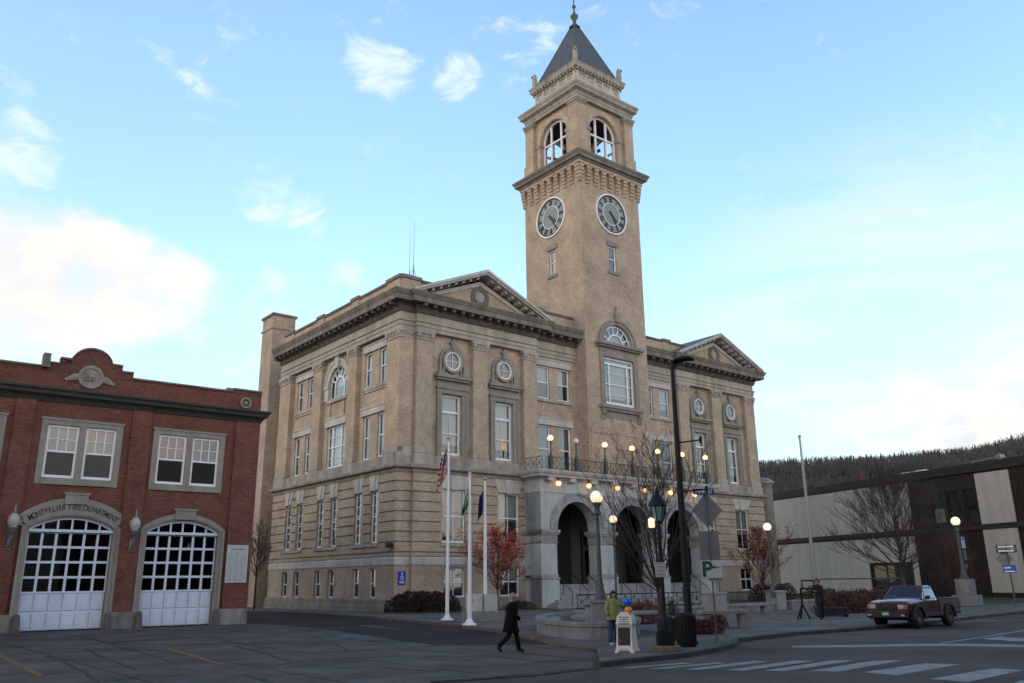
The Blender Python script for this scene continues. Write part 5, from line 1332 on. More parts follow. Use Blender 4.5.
g4 = globe_lamp('lit globe lamp with signs on its pole, on the stepped pedestal behind the pickup truck', l4, SW+1.85, ZA(l4, 962, 521), .32, LAMPP, .11, arms=(2.2, 3.4))
b = MB(); b.box(.14, .62, -.16, -.12, 2.15, 2.95); sg = b.build('bus_sign', mat('sign_white', (.5, .52, .55), .5), g4)
b = MB(); b.box(.15, .61, -.175, -.161, 2.68, 2.94); b.build('blue_header', mat('sign_mid_blue', (.03, .10, .45), .5), sg)
b = MB()
for k in range(4): b.box(.2, .56, -.17, -.161, 2.25+k*.1, 2.28+k*.1)
b.build('lettering', CR, sg)
b = MB(); b.box(.14, .6, -.16, -.1, 1.3, 2.05); b.box(.1, .45, -.16, -.1, .7, 1.05); b.build('sign_back', mat('dark_sign_back', (.05, .055, .055), .6), g4)

GRANB2 = mat('grey_coping', (.27, .275, .28), .85, .15, 2.5, .1, streak=.2)
# terrace wall with railing, piers
def seg_wall(name, label, u0, u1, v, z1, th=.4, cat='wall', mt=GRAND, coping=True):
    t = thing(name, label, cat, (*W(u0, v), SW), AZ); L_ = u1-u0
    b = MB(); b.box(0, L_, 0, th, 0, z1-.12); b.build('wall_body', mt, t)
    if coping: b = MB(); b.box(-.03, L_+.03, -.05, th+.05, z1-.12, z1); b.build('coping', GRANB2, t, bevel=.01)
    return t
tw = seg_wall('terrace_wall', 'long low granite terrace wall carrying the black crossed railing before the porch', -.6, 9.9, -19.6, .5)
b = MB()
for k in range(7): rail_panel(b, (.1+1.47*k, .2), (.1+1.47*(k+1), .2), .55, 1.28, 2)
b.build('iron_railing', IRON, tw)
def pier(label, u, v, w, z1):
    t = thing('granite_pier', label, 'pier', (*W(u, v), SW), AZ, None)
    b = MB(); b.box(-w/2, w/2, 0, w, 0, z1-.14); b.build('shaft', GRANB2, t, bevel=.015); b = MB(); b.box(-w/2-.06, w/2+.06, -.06, w+.06, z1-.14, z1); b.build('cap', GRANB2, t, bevel=.015)
pier('squat granite pier between the crossed railing and the plain railing', 11.5, -19.6, 1.15, 1.25)
pier('granite pier with a plain cap at the foot of the corner globe lamp', 18.1, -19.5, .95, 1.25)
tw2 = seg_wall('terrace_wall', 'short granite terrace wall with a plain bar railing right of the squat pier', 12.2, 17.5, -19.3, .5)
b = MB(); b.tube([(0, .2, 1.2), (5.3, .2, 1.2)], .03, 5)
for k in range(22): b.tube([(.1+k*.24, .2, .5), (.1+k*.24, .2, 1.2)], .014, 4)
b.build('bar_railing', IRON, tw2)
tw3 = seg_wall('terrace_wall', 'low pale granite wall behind the man on the plaza', 19.0, 28.5, -19.6, .62, th=.5)
# ramp wall steps between
# benches
def bench(label, px, py, L_, rot, h=.62, d=.55, sm=None):
    p = G(px, py, SW); t = thing('stone_bench', label, 'bench', (p[0], p[1], SW), rot, 'stone benches in front of the terrace')
    b = MB(); b.box(-L_/2, L_/2, 0, d, h-.14, h); b.build('seat', sm or GRANB2, t, bevel=.015)
    for x in (-L_/2+.12, L_/2-.37):
        b = MB(); b.box(x, x+.25, .06, d-.06, 0, h-.14); b.build('leg', GRAND, t)
    return t
bench('long pale bench with dark gap below, behind the two street bins', 644, 632, 2.3, radians(8), .8)
bench('dark stone bench beside the parking sign post', 727, 629.5, 2.1, radians(10), .75, sm=GRANB)
bench('pale bench set against the short terrace wall under the plain railing', 757, 614, 2.1, AZ-radians(15), .6)
bench('bench standing far left of the plaza behind the signboard', 672, 629, 2.2, radians(6), .8) if False else None

# ------------------------------------------------------------------ tall black street light with bin-like base
tp = G(690.5, 644, SW); 
SL = thing('tall_street_light', 'very tall black street light with a cobra head lamp and thin side arms', 'street light', (tp[0], tp[1], SW), 0)
hT = ZA(tp, 676, 366)-SW
b = MB(); b.lathe([(.26, 0), (.26, .08), (.17, .16), (.13, .5), (.115, hT*.5), (.07, hT)], (0, 0, 0), 14); b.build('pole', IRON, SL, smooth=True)
b = MB(); b.tube([(0, 0, hT-.08), (.16, -.1, hT+.12), (.34, -.2, hT+.2)], [.07, .06, .05], 8); b.build('bracket', IRON, SL)
b = MB()
hd = [(-.02, .09, -.05), (.1, .17, .1), (.4, .22, .16), (.72, .2, .14), (.9, .1, .04)]
vs = []; fs = []; n = 14
for i, (x, r, hh) in enumerate(hd):
    for k in range(n):
        t = 2*pi*k/n; vs.append((x, r*cos(t), hh*.5+ (r*.62*sin(t) if sin(t) > 0 else r*.35*sin(t))))
for i in range(len(hd)-1):
    for k in range(n): fs.append((i*n+k, i*n+(k+1) % n, (i+1)*n+(k+1) % n, (i+1)*n+k))
fs += [tuple(range(n-1, -1, -1)), tuple(range((len(hd)-1)*n, len(hd)*n))]
b.add(vs, fs); lh = b.build('lamp_head', IRON, SL, smooth=True); lh.location = (.0, -.1, hT+.12); lh.rotation_euler = (0, 0, radians(-18)); lh.scale = (.85, .95, .85)
for py_, L_ in ((441, .78), (490, .86)):
    z = ZA(tp, 680, py_)-SW; b = MB(); b.tube([(0, 0, z-.06), (L_, -.2, z)], .028, 6); b.box(L_-.06, L_+.02, -.24, -.16, z-.1, z+.1); b.build('side_arm', IRON, SL)
zb_ = ZA(tp, 687, 612)-SW
def bin_(label, px, py, wd, pyt, m, rot=0, lid=True, name='litter_bin'):
    p = G(px, py, SW); t = thing(name, label, 'litter bin', (p[0], p[1]+wd/2, SW), rot); h = ZA(p, px, pyt)-SW
    b = MB(); r = wd/2
    b.lathe([(r*.88, 0), (r*.92, .04), (r, h*.86)], (0, 0, 0), 8 if not lid else 20)
    b.build('body', m, t)
    b = MB(); b.lathe([(r*1.06, h*.86), (r*1.06, h*.92), (r*.9, h*.99), (r*.4, h)] if lid else [(r*1.05, h*.86), (r*1.05, h)], (0, 0, 0), 20 if lid else 8); b.build('lid', m, t)
    b = MB()
    for k in range(20):
        a = 2*pi*k/20; b.tube([(r*.95*cos(a), r*.95*sin(a), .05), (r*1.02*cos(a), r*1.02*sin(a), h*.85)], .014, 4)
    b.build('slats', m, t); return t
bin_('black round litter bin at the foot of the tall street light', 689, 647.5, .62, 613, IRON)
bin_('dark green litter bin behind the lantern post', 669, 642, .62, 616, mat('bin_green', (.012, .022, .018), .5, .2, 5))
# lantern post on its pale stone
lpz = G(667, 651.5, SW); 
LP = thing('lantern_post', 'black traditional lantern post with square base, leaning white notice on its shaft', 'lantern post', (lpz[0], lpz[1]+.15, SW+.16), 0)
st = thing('stone_footing', 'worn yellowish stone footing under the lantern post', 'stone block', (lpz[0], lpz[1]+.15, SW-.02))
b = MB(); b.vprism([(.45*cos(2*pi*k/12+.2)*1.0, .34*sin(2*pi*k/12+.2)) for k in range(12)], 0, .18); b.build('block', mat('yellow_stone', (.17, .13, .075), .9, .3, 4, .2), st, bevel=.03)
lz = lambda py: ZA((lpz[0], lpz[1]+.15), 666, py)-SW-.16
b = MB(); b.box(-.24, .24, -.2, .2, 0, .36); b.box(-.19, .19, -.16, .16, .36, .42); b.lathe([(.14, .42), (.11, .7), (.065, .9), (.06, lz(525))], (0, 0, 0), 12); b.build('post', IRON, LP, smooth=False)
z0 = lz(524); 
b = MB(); b.lathe([(.1, z0), (.13, z0+.05), (.13, z0+.1)], (0, 0, 0), 6)
for k in range(6):
    a = 2*pi*k/6; b.tube([(.14*cos(a), .14*sin(a), z0+.08), (.24*cos(a), .24*sin(a), z0+.55)], .018, 4)
b.lathe([(.30, z0+.55), (.28, z0+.62), (.16, z0+.82), (.07, z0+.9), (.07, z0+.98), (.02, z0+1.12)], (0, 0, 0), 12); b.build('lantern_cage', IRON, LP)
b = MB(); b.lathe([(.12, z0+.1), (.22, z0+.54)], (0, 0, 0), 6); b.build('lantern_glass', mat('lantern_pane', (.16, .24, .27), .2, .1, 3, spec=.6), LP)
b = MB(); b.box(-.2, .12, -.1, -.085, lz(577), lz(562)); nt_ = b.build('notice', mat('notice_white', (.33, .35, .36), .7, .08, 6), LP)
b = MB(); 
for k in range(4): b.box(-.15, .07, -.105, -.1, lz(575)+k*.11, lz(575)+k*.11+.03)
b.build('print', mat('print_grey', (.15, .16, .17), .8), nt_)
b = MB(); b.lathe([(.085, lz(527.5)), (.10, lz(526)), (.10, lz(519)), (.04, lz(517.5))], (-.22, -.02, 0), 12); b.build('side_lamp', emis('lit_side_lamp', (1, .66, .42), .4), LP)

# ------------------------------------------------------------------ sign post with PARKING sign, street name
sp_ = G(717, 642, SW)
SG = thing('sign_post', 'grey steel sign post with the green P parking sign and blue street name', 'sign post', (sp_[0], sp_[1], SW), 0)
sz = lambda py, px=714: ZA(sp_, px, py)-SW
b = MB(); b.tube([(0, 0, 0), (0, 0, sz(489))], .028, 8); b.build('post', GALV, SG)
Fg = lambda a, d, z: (a, -.05-d, z)
def xz(px, py): z = ZA(sp_, px, py)-SW; return z
PXM = sp_[1]/838*1.03
zc_ = (sz(561)+sz(581))/2
b = MB(); b.fbox(Fg, -.38, .34, 0, .02, sz(581), sz(561)); pk = b.build('parking_sign', mat('sign_face_white', (.42, .45, .46), .6, .05, 2), SG)
b = MB(); put_text(b, 'P', .70, Fg, -.17, zc_+.04, .022, depth=.004, bold=.022); put_text(b, 'PARKING', .13, Fg, .10, sz(579.4), .022, depth=.004, sx=.9, bold=.004)
b.fbox(Fg, .06, .26, .02, .026, zc_+.1, zc_+.135); b.prism(Fg, [(.0, zc_+.118), (.09, zc_+.19), (.09, zc_+.045)], .02, .026)
b.build('lettering', mat('sign_green', (.005, .075, .04), .5), pk)
cd = sz(510); r = sz(494)-sz(510)
b = MB(); b.prism(lambda a, d, z: (a, .05+d, z), [(0, cd-r*1.12), (r*.98, cd), (0, cd+r*1.12), (-r*.98, cd)], 0, .012); b.build('diamond_sign_back', SIGNB, SG)
b = MB(); b.prism(lambda a, d, z: (a, .05+d, z), [(-.34, sz(560)), (.34, sz(560)), (.34, sz(531)), (-.34, sz(531))], 0, .012); b.build('square_sign_back', SIGNB, SG)
b = MB(); b.box(-.46, .3, -.02, .02, sz(494.5), sz(488.5)); sn = b.build('street_name_sign', mat('street_blue', (.012, .03, .20), .5), SG); sn.rotation_euler = (0, 0, radians(12))
b = MB(); put_text(b, 'MAIN ST', .17, lambda a, d, z: (a, -.022-d, z), -.08, (sz(494.5)+sz(488.5))/2, 0, depth=.003); o = b.build('lettering', WHITE, sn)
b = MB(); b.box(-.03, .03, -.35, .35, sz(487.5), sz(482)); 
# ------------------------------------------------------------------ right edge: lantern post and signs
rp = G(1016, 607, SW); 
R1_ = thing('sign_post', 'slim post at the right edge with two black arrow signs and a small blue sign', 'sign post', (rp[0], rp[1], SW), radians(-32))
rz = lambda py: ZA(rp, 1010, py)-SW
b = MB(); b.tube([(0, 0, 0), (0, 0, rz(544))], .05, 8); b.build('post', GALV, R1_)
for y0, y1 in ((545, 548), (549, 552.5)):
    b = MB(); b.box(-.62, .62, -.09, -.06, rz(y1), rz(y0)); q = b.build('one_way_sign', mat('sign_black', (.02, .02, .02), .5), R1_)
    b = MB(); zc2 = (rz(y1)+rz(y0))/2; b.prism(lambda a, d, z: (a, -.092-d, z), [(-.5, zc2-.05), (.3, zc2-.05), (.3, zc2-.1), (.52, zc2), (.3, zc2+.1), (.3, zc2+.05), (-.5, zc2+.05)], 0, .005); b.build('arrow', WHITE, q)
b = MB(); b.box(-.4, .4, -.09, -.06, rz(573), rz(565)); q = b.build('blue_sign', mat('sign_mid_blue', (.03, .10, .45), .5), R1_)
b = MB(); b.box(-.3, .1, -.1, -.092, rz(568.5), rz(567)); b.box(-.3, .3, -.1, -.092, rz(572), rz(570.8)); b.build('lettering', WHITE, q)
zq = rz(558.5); b = MB(); b.prism(lambda a, d, z: (a, .06+d, z), [(-.2, zq-.6), (.34, zq), (-.2, zq+.6), (-.74, zq)], 0, .012); b.build('diamond_sign_back', SIGNB, R1_)
lr = (25.2, 40.5)
lt = thing('lantern_post', 'black lantern post at the right edge of the scene', 'lantern post', (lr[0], lr[1], SW), 0)
zl = ZA(lr, 1015, 536)-SW
b = MB(); b.lathe([(.2, 0), (.2, .4), (.1, .7), (.07, 1.0), (.06, zl)], (0, 0, 0), 10); b.build('post', IRON, lt)
b = MB(); b.lathe([(.08, zl), (.14, zl+.06), (.14, zl+.1)], (0, 0, 0), 6)
for k in range(6): a = 2*pi*k/6; b.tube([(.14*cos(a), .14*sin(a), zl+.08), (.22*cos(a), .22*sin(a), zl+.5)], .018, 4)
b.lathe([(.28, zl+.5), (.14, zl+.72), (.05, zl+.8), (.02, zl+.98)], (0, 0, 0), 6); b.build('lantern_cage', IRON, lt)
b = MB(); b.lathe([(.12, zl+.1), (.2, zl+.49)], (0, 0, 0), 6); b.build('lantern_glass', MATS['lantern_pane'], lt)

# ------------------------------------------------------------------ sandwich board and balloons
bp_ = G(627.5, 652.5, SW)
SB_ = thing('sandwich_board', 'white A-frame sidewalk board with a blackboard panel and printed header', 'signboard', (bp_[0], bp_[1]+.12, SW), radians(-22))
SB_.scale = (.82, .9, 1)
PXm = bp_[1]/838
H_ = 36*PXm*1.0
def board(par, tilt, back):
    F = (lambda a, d, z: (a, -.28+z*tilt-d, z)) if not back else (lambda a, d, z: (a, .42-z*tilt*1.5+d, z))
    b = MB(); w0, w1 = .34, .26; h = H_
    zs_ = [0, .12, .4, .8, h-.42, h-.3, h-.12, h]; ws = [.36, .30, .275, .265, .27, .30, .26, .14]
    for i in range(len(zs_)-1):
        if zs_[i] < .14 and not back and i == 0:
            for s in (-1, 1): b.prism(F, [(s*ws[i], zs_[i]), (s*(ws[i]-.12), zs_[i]), (s*(ws[i+1]-.2), zs_[i+1]), (s*ws[i+1], zs_[i+1])], 0, .04)
        else: b.prism(F, [(-ws[i], zs_[i]), (ws[i], zs_[i]), (ws[i+1], zs_[i+1]), (-ws[i+1], zs_[i+1])], 0, .04)
    o = b.build('back_board' if back else 'front_board', mat('board_white', (.55, .56, .57), .5, .06, 3), par)
    if not back:
        q = MB(); q.prism(F, [(-.22, .2), (.22, .2), (.22, h-.42), (-.22, h-.42)], .04, .05); q.build('blackboard', mat('blackboard', (.012, .013, .014), .6), o)
        q = MB(); rr = random.Random(2)
        for k in range(4):
            x = -.17
            while x < .15: w_ = rr.uniform(.03, .07); q.fbox(F, x, x+w_, .04, .047, h-.15-k*.06, h-.13-k*.06+rr.uniform(0, .015)); x += w_+.02
        q.build('printed_marks', mat('print_dark', (.07, .08, .08), .7), o)
        q = MB(); q.prism(F, [(-.18, .3), (-.1, .3), (-.1, .37), (-.18, .37)], .05, .056); q.prism(F, [(-.22, h-.43), (.22, h-.43), (.22, h-.41), (-.22, h-.41)], .05, .056); q.build('red_mark', mat('chalk_red', (.3, .04, .03), .8), o)
board(SB_, .13, False); board(SB_, .13, True)
for (px, py, m, lab, sc) in ((631, 602.5, mat('balloon_blue', (.0, .10, .62), .35, .04, 2), 'bright blue balloon floating above the signboard', (1, 1, 1.1)), (631.5, 610.5, mat('balloon_orange', (.72, .25, .03), .35, .04, 2), 'orange balloon tied just below the blue one', (1, 1, 1.12))):
    P = (bp_[0]+(px-627.5)*PXm, bp_[1]+.3); z = ZA(P, px, py); r = 3.7*PXm
    bl = thing('balloon', lab, 'balloon', (P[0], P[1], z))
    b = MB(); n = 20
    pr = [(.02, -1.32), (.12, -1.25), (.07, -1.2), (.3, -1.05), (.62, -.72), (.88, -.3), (1, .12), (.93, .5), (.72, .8), (.4, 1.02), (.02, 1.1)]
    b.lathe([(a*r, c*r) for a, c in pr], (0, 0, 0), n); b.build('skin', m, bl, smooth='all')
    b = MB(); b.tube([(0, 0, -1.3*r), (-.05, -.02, -2.2*r), (-.12, -.1, SW+H_-z-.05)], .006, 4); b.build('string', WHITE, bl)

# ------------------------------------------------------------------ PICKUP TRUCK
def truck():
    c = W(6.2, -34.3)
    T = thing('pickup_truck', 'dark red regular cab pickup truck parked at the kerb facing left', 'pickup truck', (c[0], c[1], .008), AZ+pi+radians(1.0))
    k = 1.05
    RED = mat('dark_red_paint', (.085, .009, .015), .25, .1, 2, spec=.5); m = MATS['dark_red_paint']; m.node_tree.nodes['Principled BSDF'].inputs['Coat Weight'].default_value = .8
    DG = mat('grey_plastic', (.016, .017, .019), .6, .1, 4)
    BLK = mat('black_plastic', (.010, .010, .011), .6, .1, 4)
    SIL = mat('lower_silver', (.09, .09, .095), .4, .1, 4)
    # body stations along x (front +): half width, bottom, top
    def loft(st, name, m, sec=None, smooth=True):
        b = MB(); vs = []; fs = []
        for (x, w, zb, zt, cr) in st:
            vs += [(x, -w*.96, zb), (x, -w, zb+(zt-zb)*.25), (x, -w, zt-cr), (x, -w+cr, zt-.02), (x, 0, zt+.03 if cr > .05 else zt), (x, w-cr, zt-.02), (x, w, zt-cr), (x, w, zb+(zt-zb)*.25), (x, w*.96, zb)]
        n = 9
        for i in range(len(st)-1):
            for j in range(n): fs.append((i*n+j, (i+1)*n+j, (i+1)*n+(j+1) % n, i*n+(j+1) % n))
        fs += [tuple(range(n)), tuple(range(len(st)*n-1, len(st)*n-n-1, -1))]
        b.add([tuple(q*k for q in v) for v in vs], fs); return b.build(name, m, T, smooth=smooth)
    # hood and front clip
    loft([(2.32, .80, .60, .98, .10), (2.22, .85, .58, 1.05, .12), (1.9, .87, .60, 1.10, .12), (1.2, .88, .60, 1.16, .12), (.85, .89, .55, 1.18, .12)], 'hood', RED)
    loft([(.85, .89, .52, 1.15, .06), (.6, .90, .52, 1.14, .06), (-.45, .90, .52, 1.14, .06)], 'cab_body', RED)
    # bed: floor + sides + tailgate
    b = MB()
    def bx(x0, x1, y0, y1, z0, z1): b.box(x0*k, x1*k, y0*k, y1*k, z0*k, z1*k)
    bx(-2.45, -.5, .82, .90, .55, 1.13); bx(-2.45, -.5, -.90, -.82, .55, 1.13); bx(-.56, -.5, -.82, .82, .55, 1.12)
    bd = b.build('bed_side', RED, T, bevel=.03)
    b = MB(); bx(-2.5, -2.44, -.86, .86, .58, 1.12); b.build('tailgate', RED, T, bevel=.03)
    b = MB(); bx(-2.44, -.56, -.82, .82, .6, .66); b.build('bed_floor', BLK, T)
    b = MB(); bx(-2.46, -.5, .80, .92, 1.13, 1.155); bx(-2.46, -.5, -.92, -.80, 1.13, 1.155); b.build('bed_rail', mat('bed_rail_grey', (.16, .17, .19), .4), T)
    # greenhouse
    base = [(.92, .80), (-.42, .80)]; top = [(.28, .64), (-.34, .66)]
    P_ = lambda x, y, z: (x*k, y*k, z*k)
    b = MB()
    r0, r1 = .28, -.34
    # pillars and roof
    b.hexa([P_(r0, -.65, 1.60), P_(r0, .65, 1.60), P_(r1, .66, 1.60), P_(r1, -.66, 1.60), P_(r0-.06, -.58, 1.67), P_(r0-.06, .58, 1.67), P_(r1+.03, .6, 1.67), P_(r1+.03, -.6, 1.67)])
    for s in (-1, 1):
        b.tube([P_(.90, s*.80, 1.12), P_(.29, s*.64, 1.62)], .045, 6)
        b.tube([P_(.30, s*.655, 1.60), P_(-.34, s*.665, 1.60)], .04, 6)
        b.hexa([P_(-.30, s*.665, 1.62), P_(-.40, s*.66, 1.62), P_(-.47, s*.80, 1.12), P_(-.33, s*.82, 1.12), P_(-.30, s*.6, 1.62), P_(-.40, s*.6, 1.62), P_(-.47, s*.74, 1.12), P_(-.33, s*.76, 1.12)])
        b.tube([P_(.55, s*.84, 1.13), P_(.50, s*.74, 1.45)], .018, 5)
    b.build('roof', RED, T, smooth=False)
    WG = glass('car_glass', (.30, .36, .40), 1.7)
    b = MB(); b.quad(P_(.90, -.76, 1.15), P_(.90, .76, 1.15), P_(.29, .62, 1.60), P_(.29, -.62, 1.60)); b.build('windscreen', WG, T)
    b = MB(); b.quad(P_(-.44, -.74, 1.15), P_(-.44, .74, 1.15), P_(-.37, .62, 1.60), P_(-.37, -.62, 1.60)); b.build('rear_window', WG, T)
    for s in (-1, 1):
        b = MB(); b.quad(P_(.84, s*.80, 1.15), P_(-.36, s*.81, 1.15), P_(-.32, s*.665, 1.59), P_(.30, s*.655, 1.59)); b.build('side_window', WG, T)
        # door seams and handle
        b = MB(); bx(.62, .635, *(sorted((s*.9, s*.906))), .56, 1.12); bx(-.4, -.385, *(sorted((s*.9, s*.906))), .56, 1.12); bx(-.4, .63, *(sorted((s*.9, s*.906))), .555, .57); b.build('door_seam', BLK, T)
        b = MB(); bx(-.3, -.14, *(sorted((s*.9, s*.93))), .98, 1.02); b.build('door_handle', BLK, T)
        b = MB(); b.sphere(P_(.72, s*1.0, 1.2), .11, 10, 8, (.5, 1, .8)); b.tube([P_(.72, s*.86, 1.15), P_(.72, s*.98, 1.18)], .02, 5); b.build('mirror', BLK, T, smooth=True)
        # lower rocker in silver grey and flares
        b = MB(); bx(-.75, .85, *(sorted((s*.885, s*.925))), .44, .60); bx(-2.45, -2.0, *(sorted((s*.885, s*.915))), .50, .62); b.build('rocker_panel', DG, T, bevel=.02)
        for wx in (1.45, -1.37):
            b = MB(); F = lambda a, d, z, s=s: P_(a, s*(.90+d), z)
            b.ring(F, wx, .42, .43, .55, -.12, .06, radians(-8), radians(188), 20); b.build('wheel_arch_flare', DG, T, smooth=True)
            b = MB(); b.ring(F, wx, .42, .0, .43, -.35, -.04, 0, pi, 16); b.build('wheel_well', BLK, T)
            w = MB(); R_ = .37
            for prof in ([(.20, .13), (.34, .13), (.395, .10), (.40, 0), (.395, -.10), (.36, -.14), (.20, -.14)],):
                vs = []; fs = []; n = 28
                for (r, d) in prof:
                    for j in range(n): t = 2*pi*j/n; vs.append(P_(wx+r*cos(t), s*(.77+d*1.0), .40+r*sin(t)))
                for i in range(len(prof)-1):
                    for j in range(n): fs.append((i*n+j, i*n+(j+1) % n, (i+1)*n+(j+1) % n, (i+1)*n+j))
                w.add(vs, fs)
            wh = w.build('wheel', mat('tyre', (.013, .013, .014), .8, .15, 6), T, smooth=True)
            q = MB(); Fw_ = lambda a, d, z, s=s: P_(a, s*(.77+d), z)
            q.ring(Fw_, wx, .40, .185, .215, -.1, .125, n=24); q.disc(Fw_, wx, .40, .2, .02, 24)
            for j in range(5):
                t = 2*pi*j/5+.3; q.prism(Fw_, [(wx+.05*cos(t+1.2), .40+.05*sin(t+1.2)), (wx+.195*cos(t+.2), .40+.195*sin(t+.2)), (wx+.195*cos(t-.2), .40+.195*sin(t-.2)), (wx+.05*cos(t-1.2), .40+.05*sin(t-1.2))], .02, .09)
            q.disc(Fw_, wx, .40, .06, .11, 12); q.build('rim', mat('rim_alloy', (.22, .22, .23), .4, .1, 6, metal=.6), wh)
    # bumper, grille, lights, plate
    b = MB(); bx(2.24, 2.46, -.86, .86, .42, .68); fb = b.build('front_bumper', DG, T, bevel=.05)
    b = MB(); bx(2.455, 2.475, -.5, .5, .44, .54); b.build('air_intake', BLK, T)
    b = MB(); bx(2.30, 2.36, -.42, .42, .72, .97); g_ = b.build('grille', BLK, T, bevel=.02)
    b = MB()
    for j in range(3): bx(2.355, 2.375, -.4, .4, .76+j*.07, .775+j*.07)
    b.sphere(P_(2.38, 0, .86), .06, 10, 8, (.3, 1.3, 1)); b.build('grille_bar', mat('grille_grey', (.03, .03, .032), .4, .05, 4), g_)
    for s in (-1, 1):
        b = MB(); b.box(2.27*k, 2.36*k, min(s*.46, s*.74)*k, max(s*.46, s*.74)*k, .76*k, .94*k); b.build('headlight', mat('headlight_lens', (.34, .34, .30), .2, .05, 4, spec=.6), T, bevel=.03)
        b = MB(); b.box(2.2*k, 2.33*k, min(s*.74, s*.84)*k, max(s*.74, s*.84)*k, .76*k, .93*k); b.build('turn_signal', mat('amber_lens', (.45, .16, .03), .2), T, bevel=.02)
        b = MB(); b.box(2.45*k, 2.48*k, min(s*.62, s*.78)*k, max(s*.62, s*.78)*k, .50*k, .57*k); b.build('fog_lamp', MATS['headlight_lens'], T)
        b = MB(); b.box(-2.52*k, -2.4*k, min(s*.78, s*.89)*k, max(s*.78, s*.89)*k, .7*k, 1.0*k); b.build('tail_light', mat('tail_lens', (.25, .01, .01), .2), T)
    b = MB(); b.box(2.47*k, 2.485*k, -.16*k, .16*k, .50*k, .66*k); pl = b.build('number_plate', mat('plate_green', (.04, .17, .12), .5), T)
    b = MB(); 
    for j in range(5): b.box(2.486*k, 2.489*k, (-.12+j*.05)*k, (-.09+j*.05)*k, .55*k, .62*k)
    b.build('plate_marks', WHITE, pl)
    b = MB(); bx(-2.66, -2.5, -.8, .8, .46, .62); b.build('rear_bumper', DG, T, bevel=.03)
    b = MB(); bx(-2.4, 2.2, -.42, .42, .36, .56); bx(1.3, 1.6, -.7, .7, .3, .42); bx(-1.5, -1.25, -.7, .7, .3, .42); b.build('chassis', BLK, T)
    b = MB(); bx(-.3, .5, -.62, .62, .6, .95); bx(-.32, -.18, -.6, .6, .9, 1.35); bx(-.28, -.2, .22, .42, 1.35, 1.5); bx(-.28, -.2, -.42, -.22, 1.35, 1.5); bx(.5, .85, -.7, .7, .95, 1.13); b.build('seat_and_dash', BLK, T)
    return T
truck()

# ------------------------------------------------------------------ bike rack, bikes suggested by the rack loops
rk = G(848, 606, SW)
BR_ = thing('bike_rack', 'grey tubular bike rack in front of the pale wall panel', 'bike rack', (rk[0], rk[1]-3, SW), radians(-10))
b = MB(); w_ = 2.9
b.tube([(-w_, 0, 0), (-w_, 0, 1.75), (-w_+.2, 0, 1.95), (w_-.2, 0, 1.95), (w_, 0, 1.75), (w_, 0, 0)], .045, 6)
for j in range(7):
    x = -w_+.5+j*.8; b.tube([(x, 0, .3), (x, 0, 1.2), (x+.1, 0, 1.35), (x+.25, 0, 1.2), (x+.25, 0, .3)], .03, 5)
b.tube([(-w_, 0, .3), (w_, 0, .3)], .035, 5); b.build('frame', mat('rack_grey', (.07, .07, .07), .5), BR_)
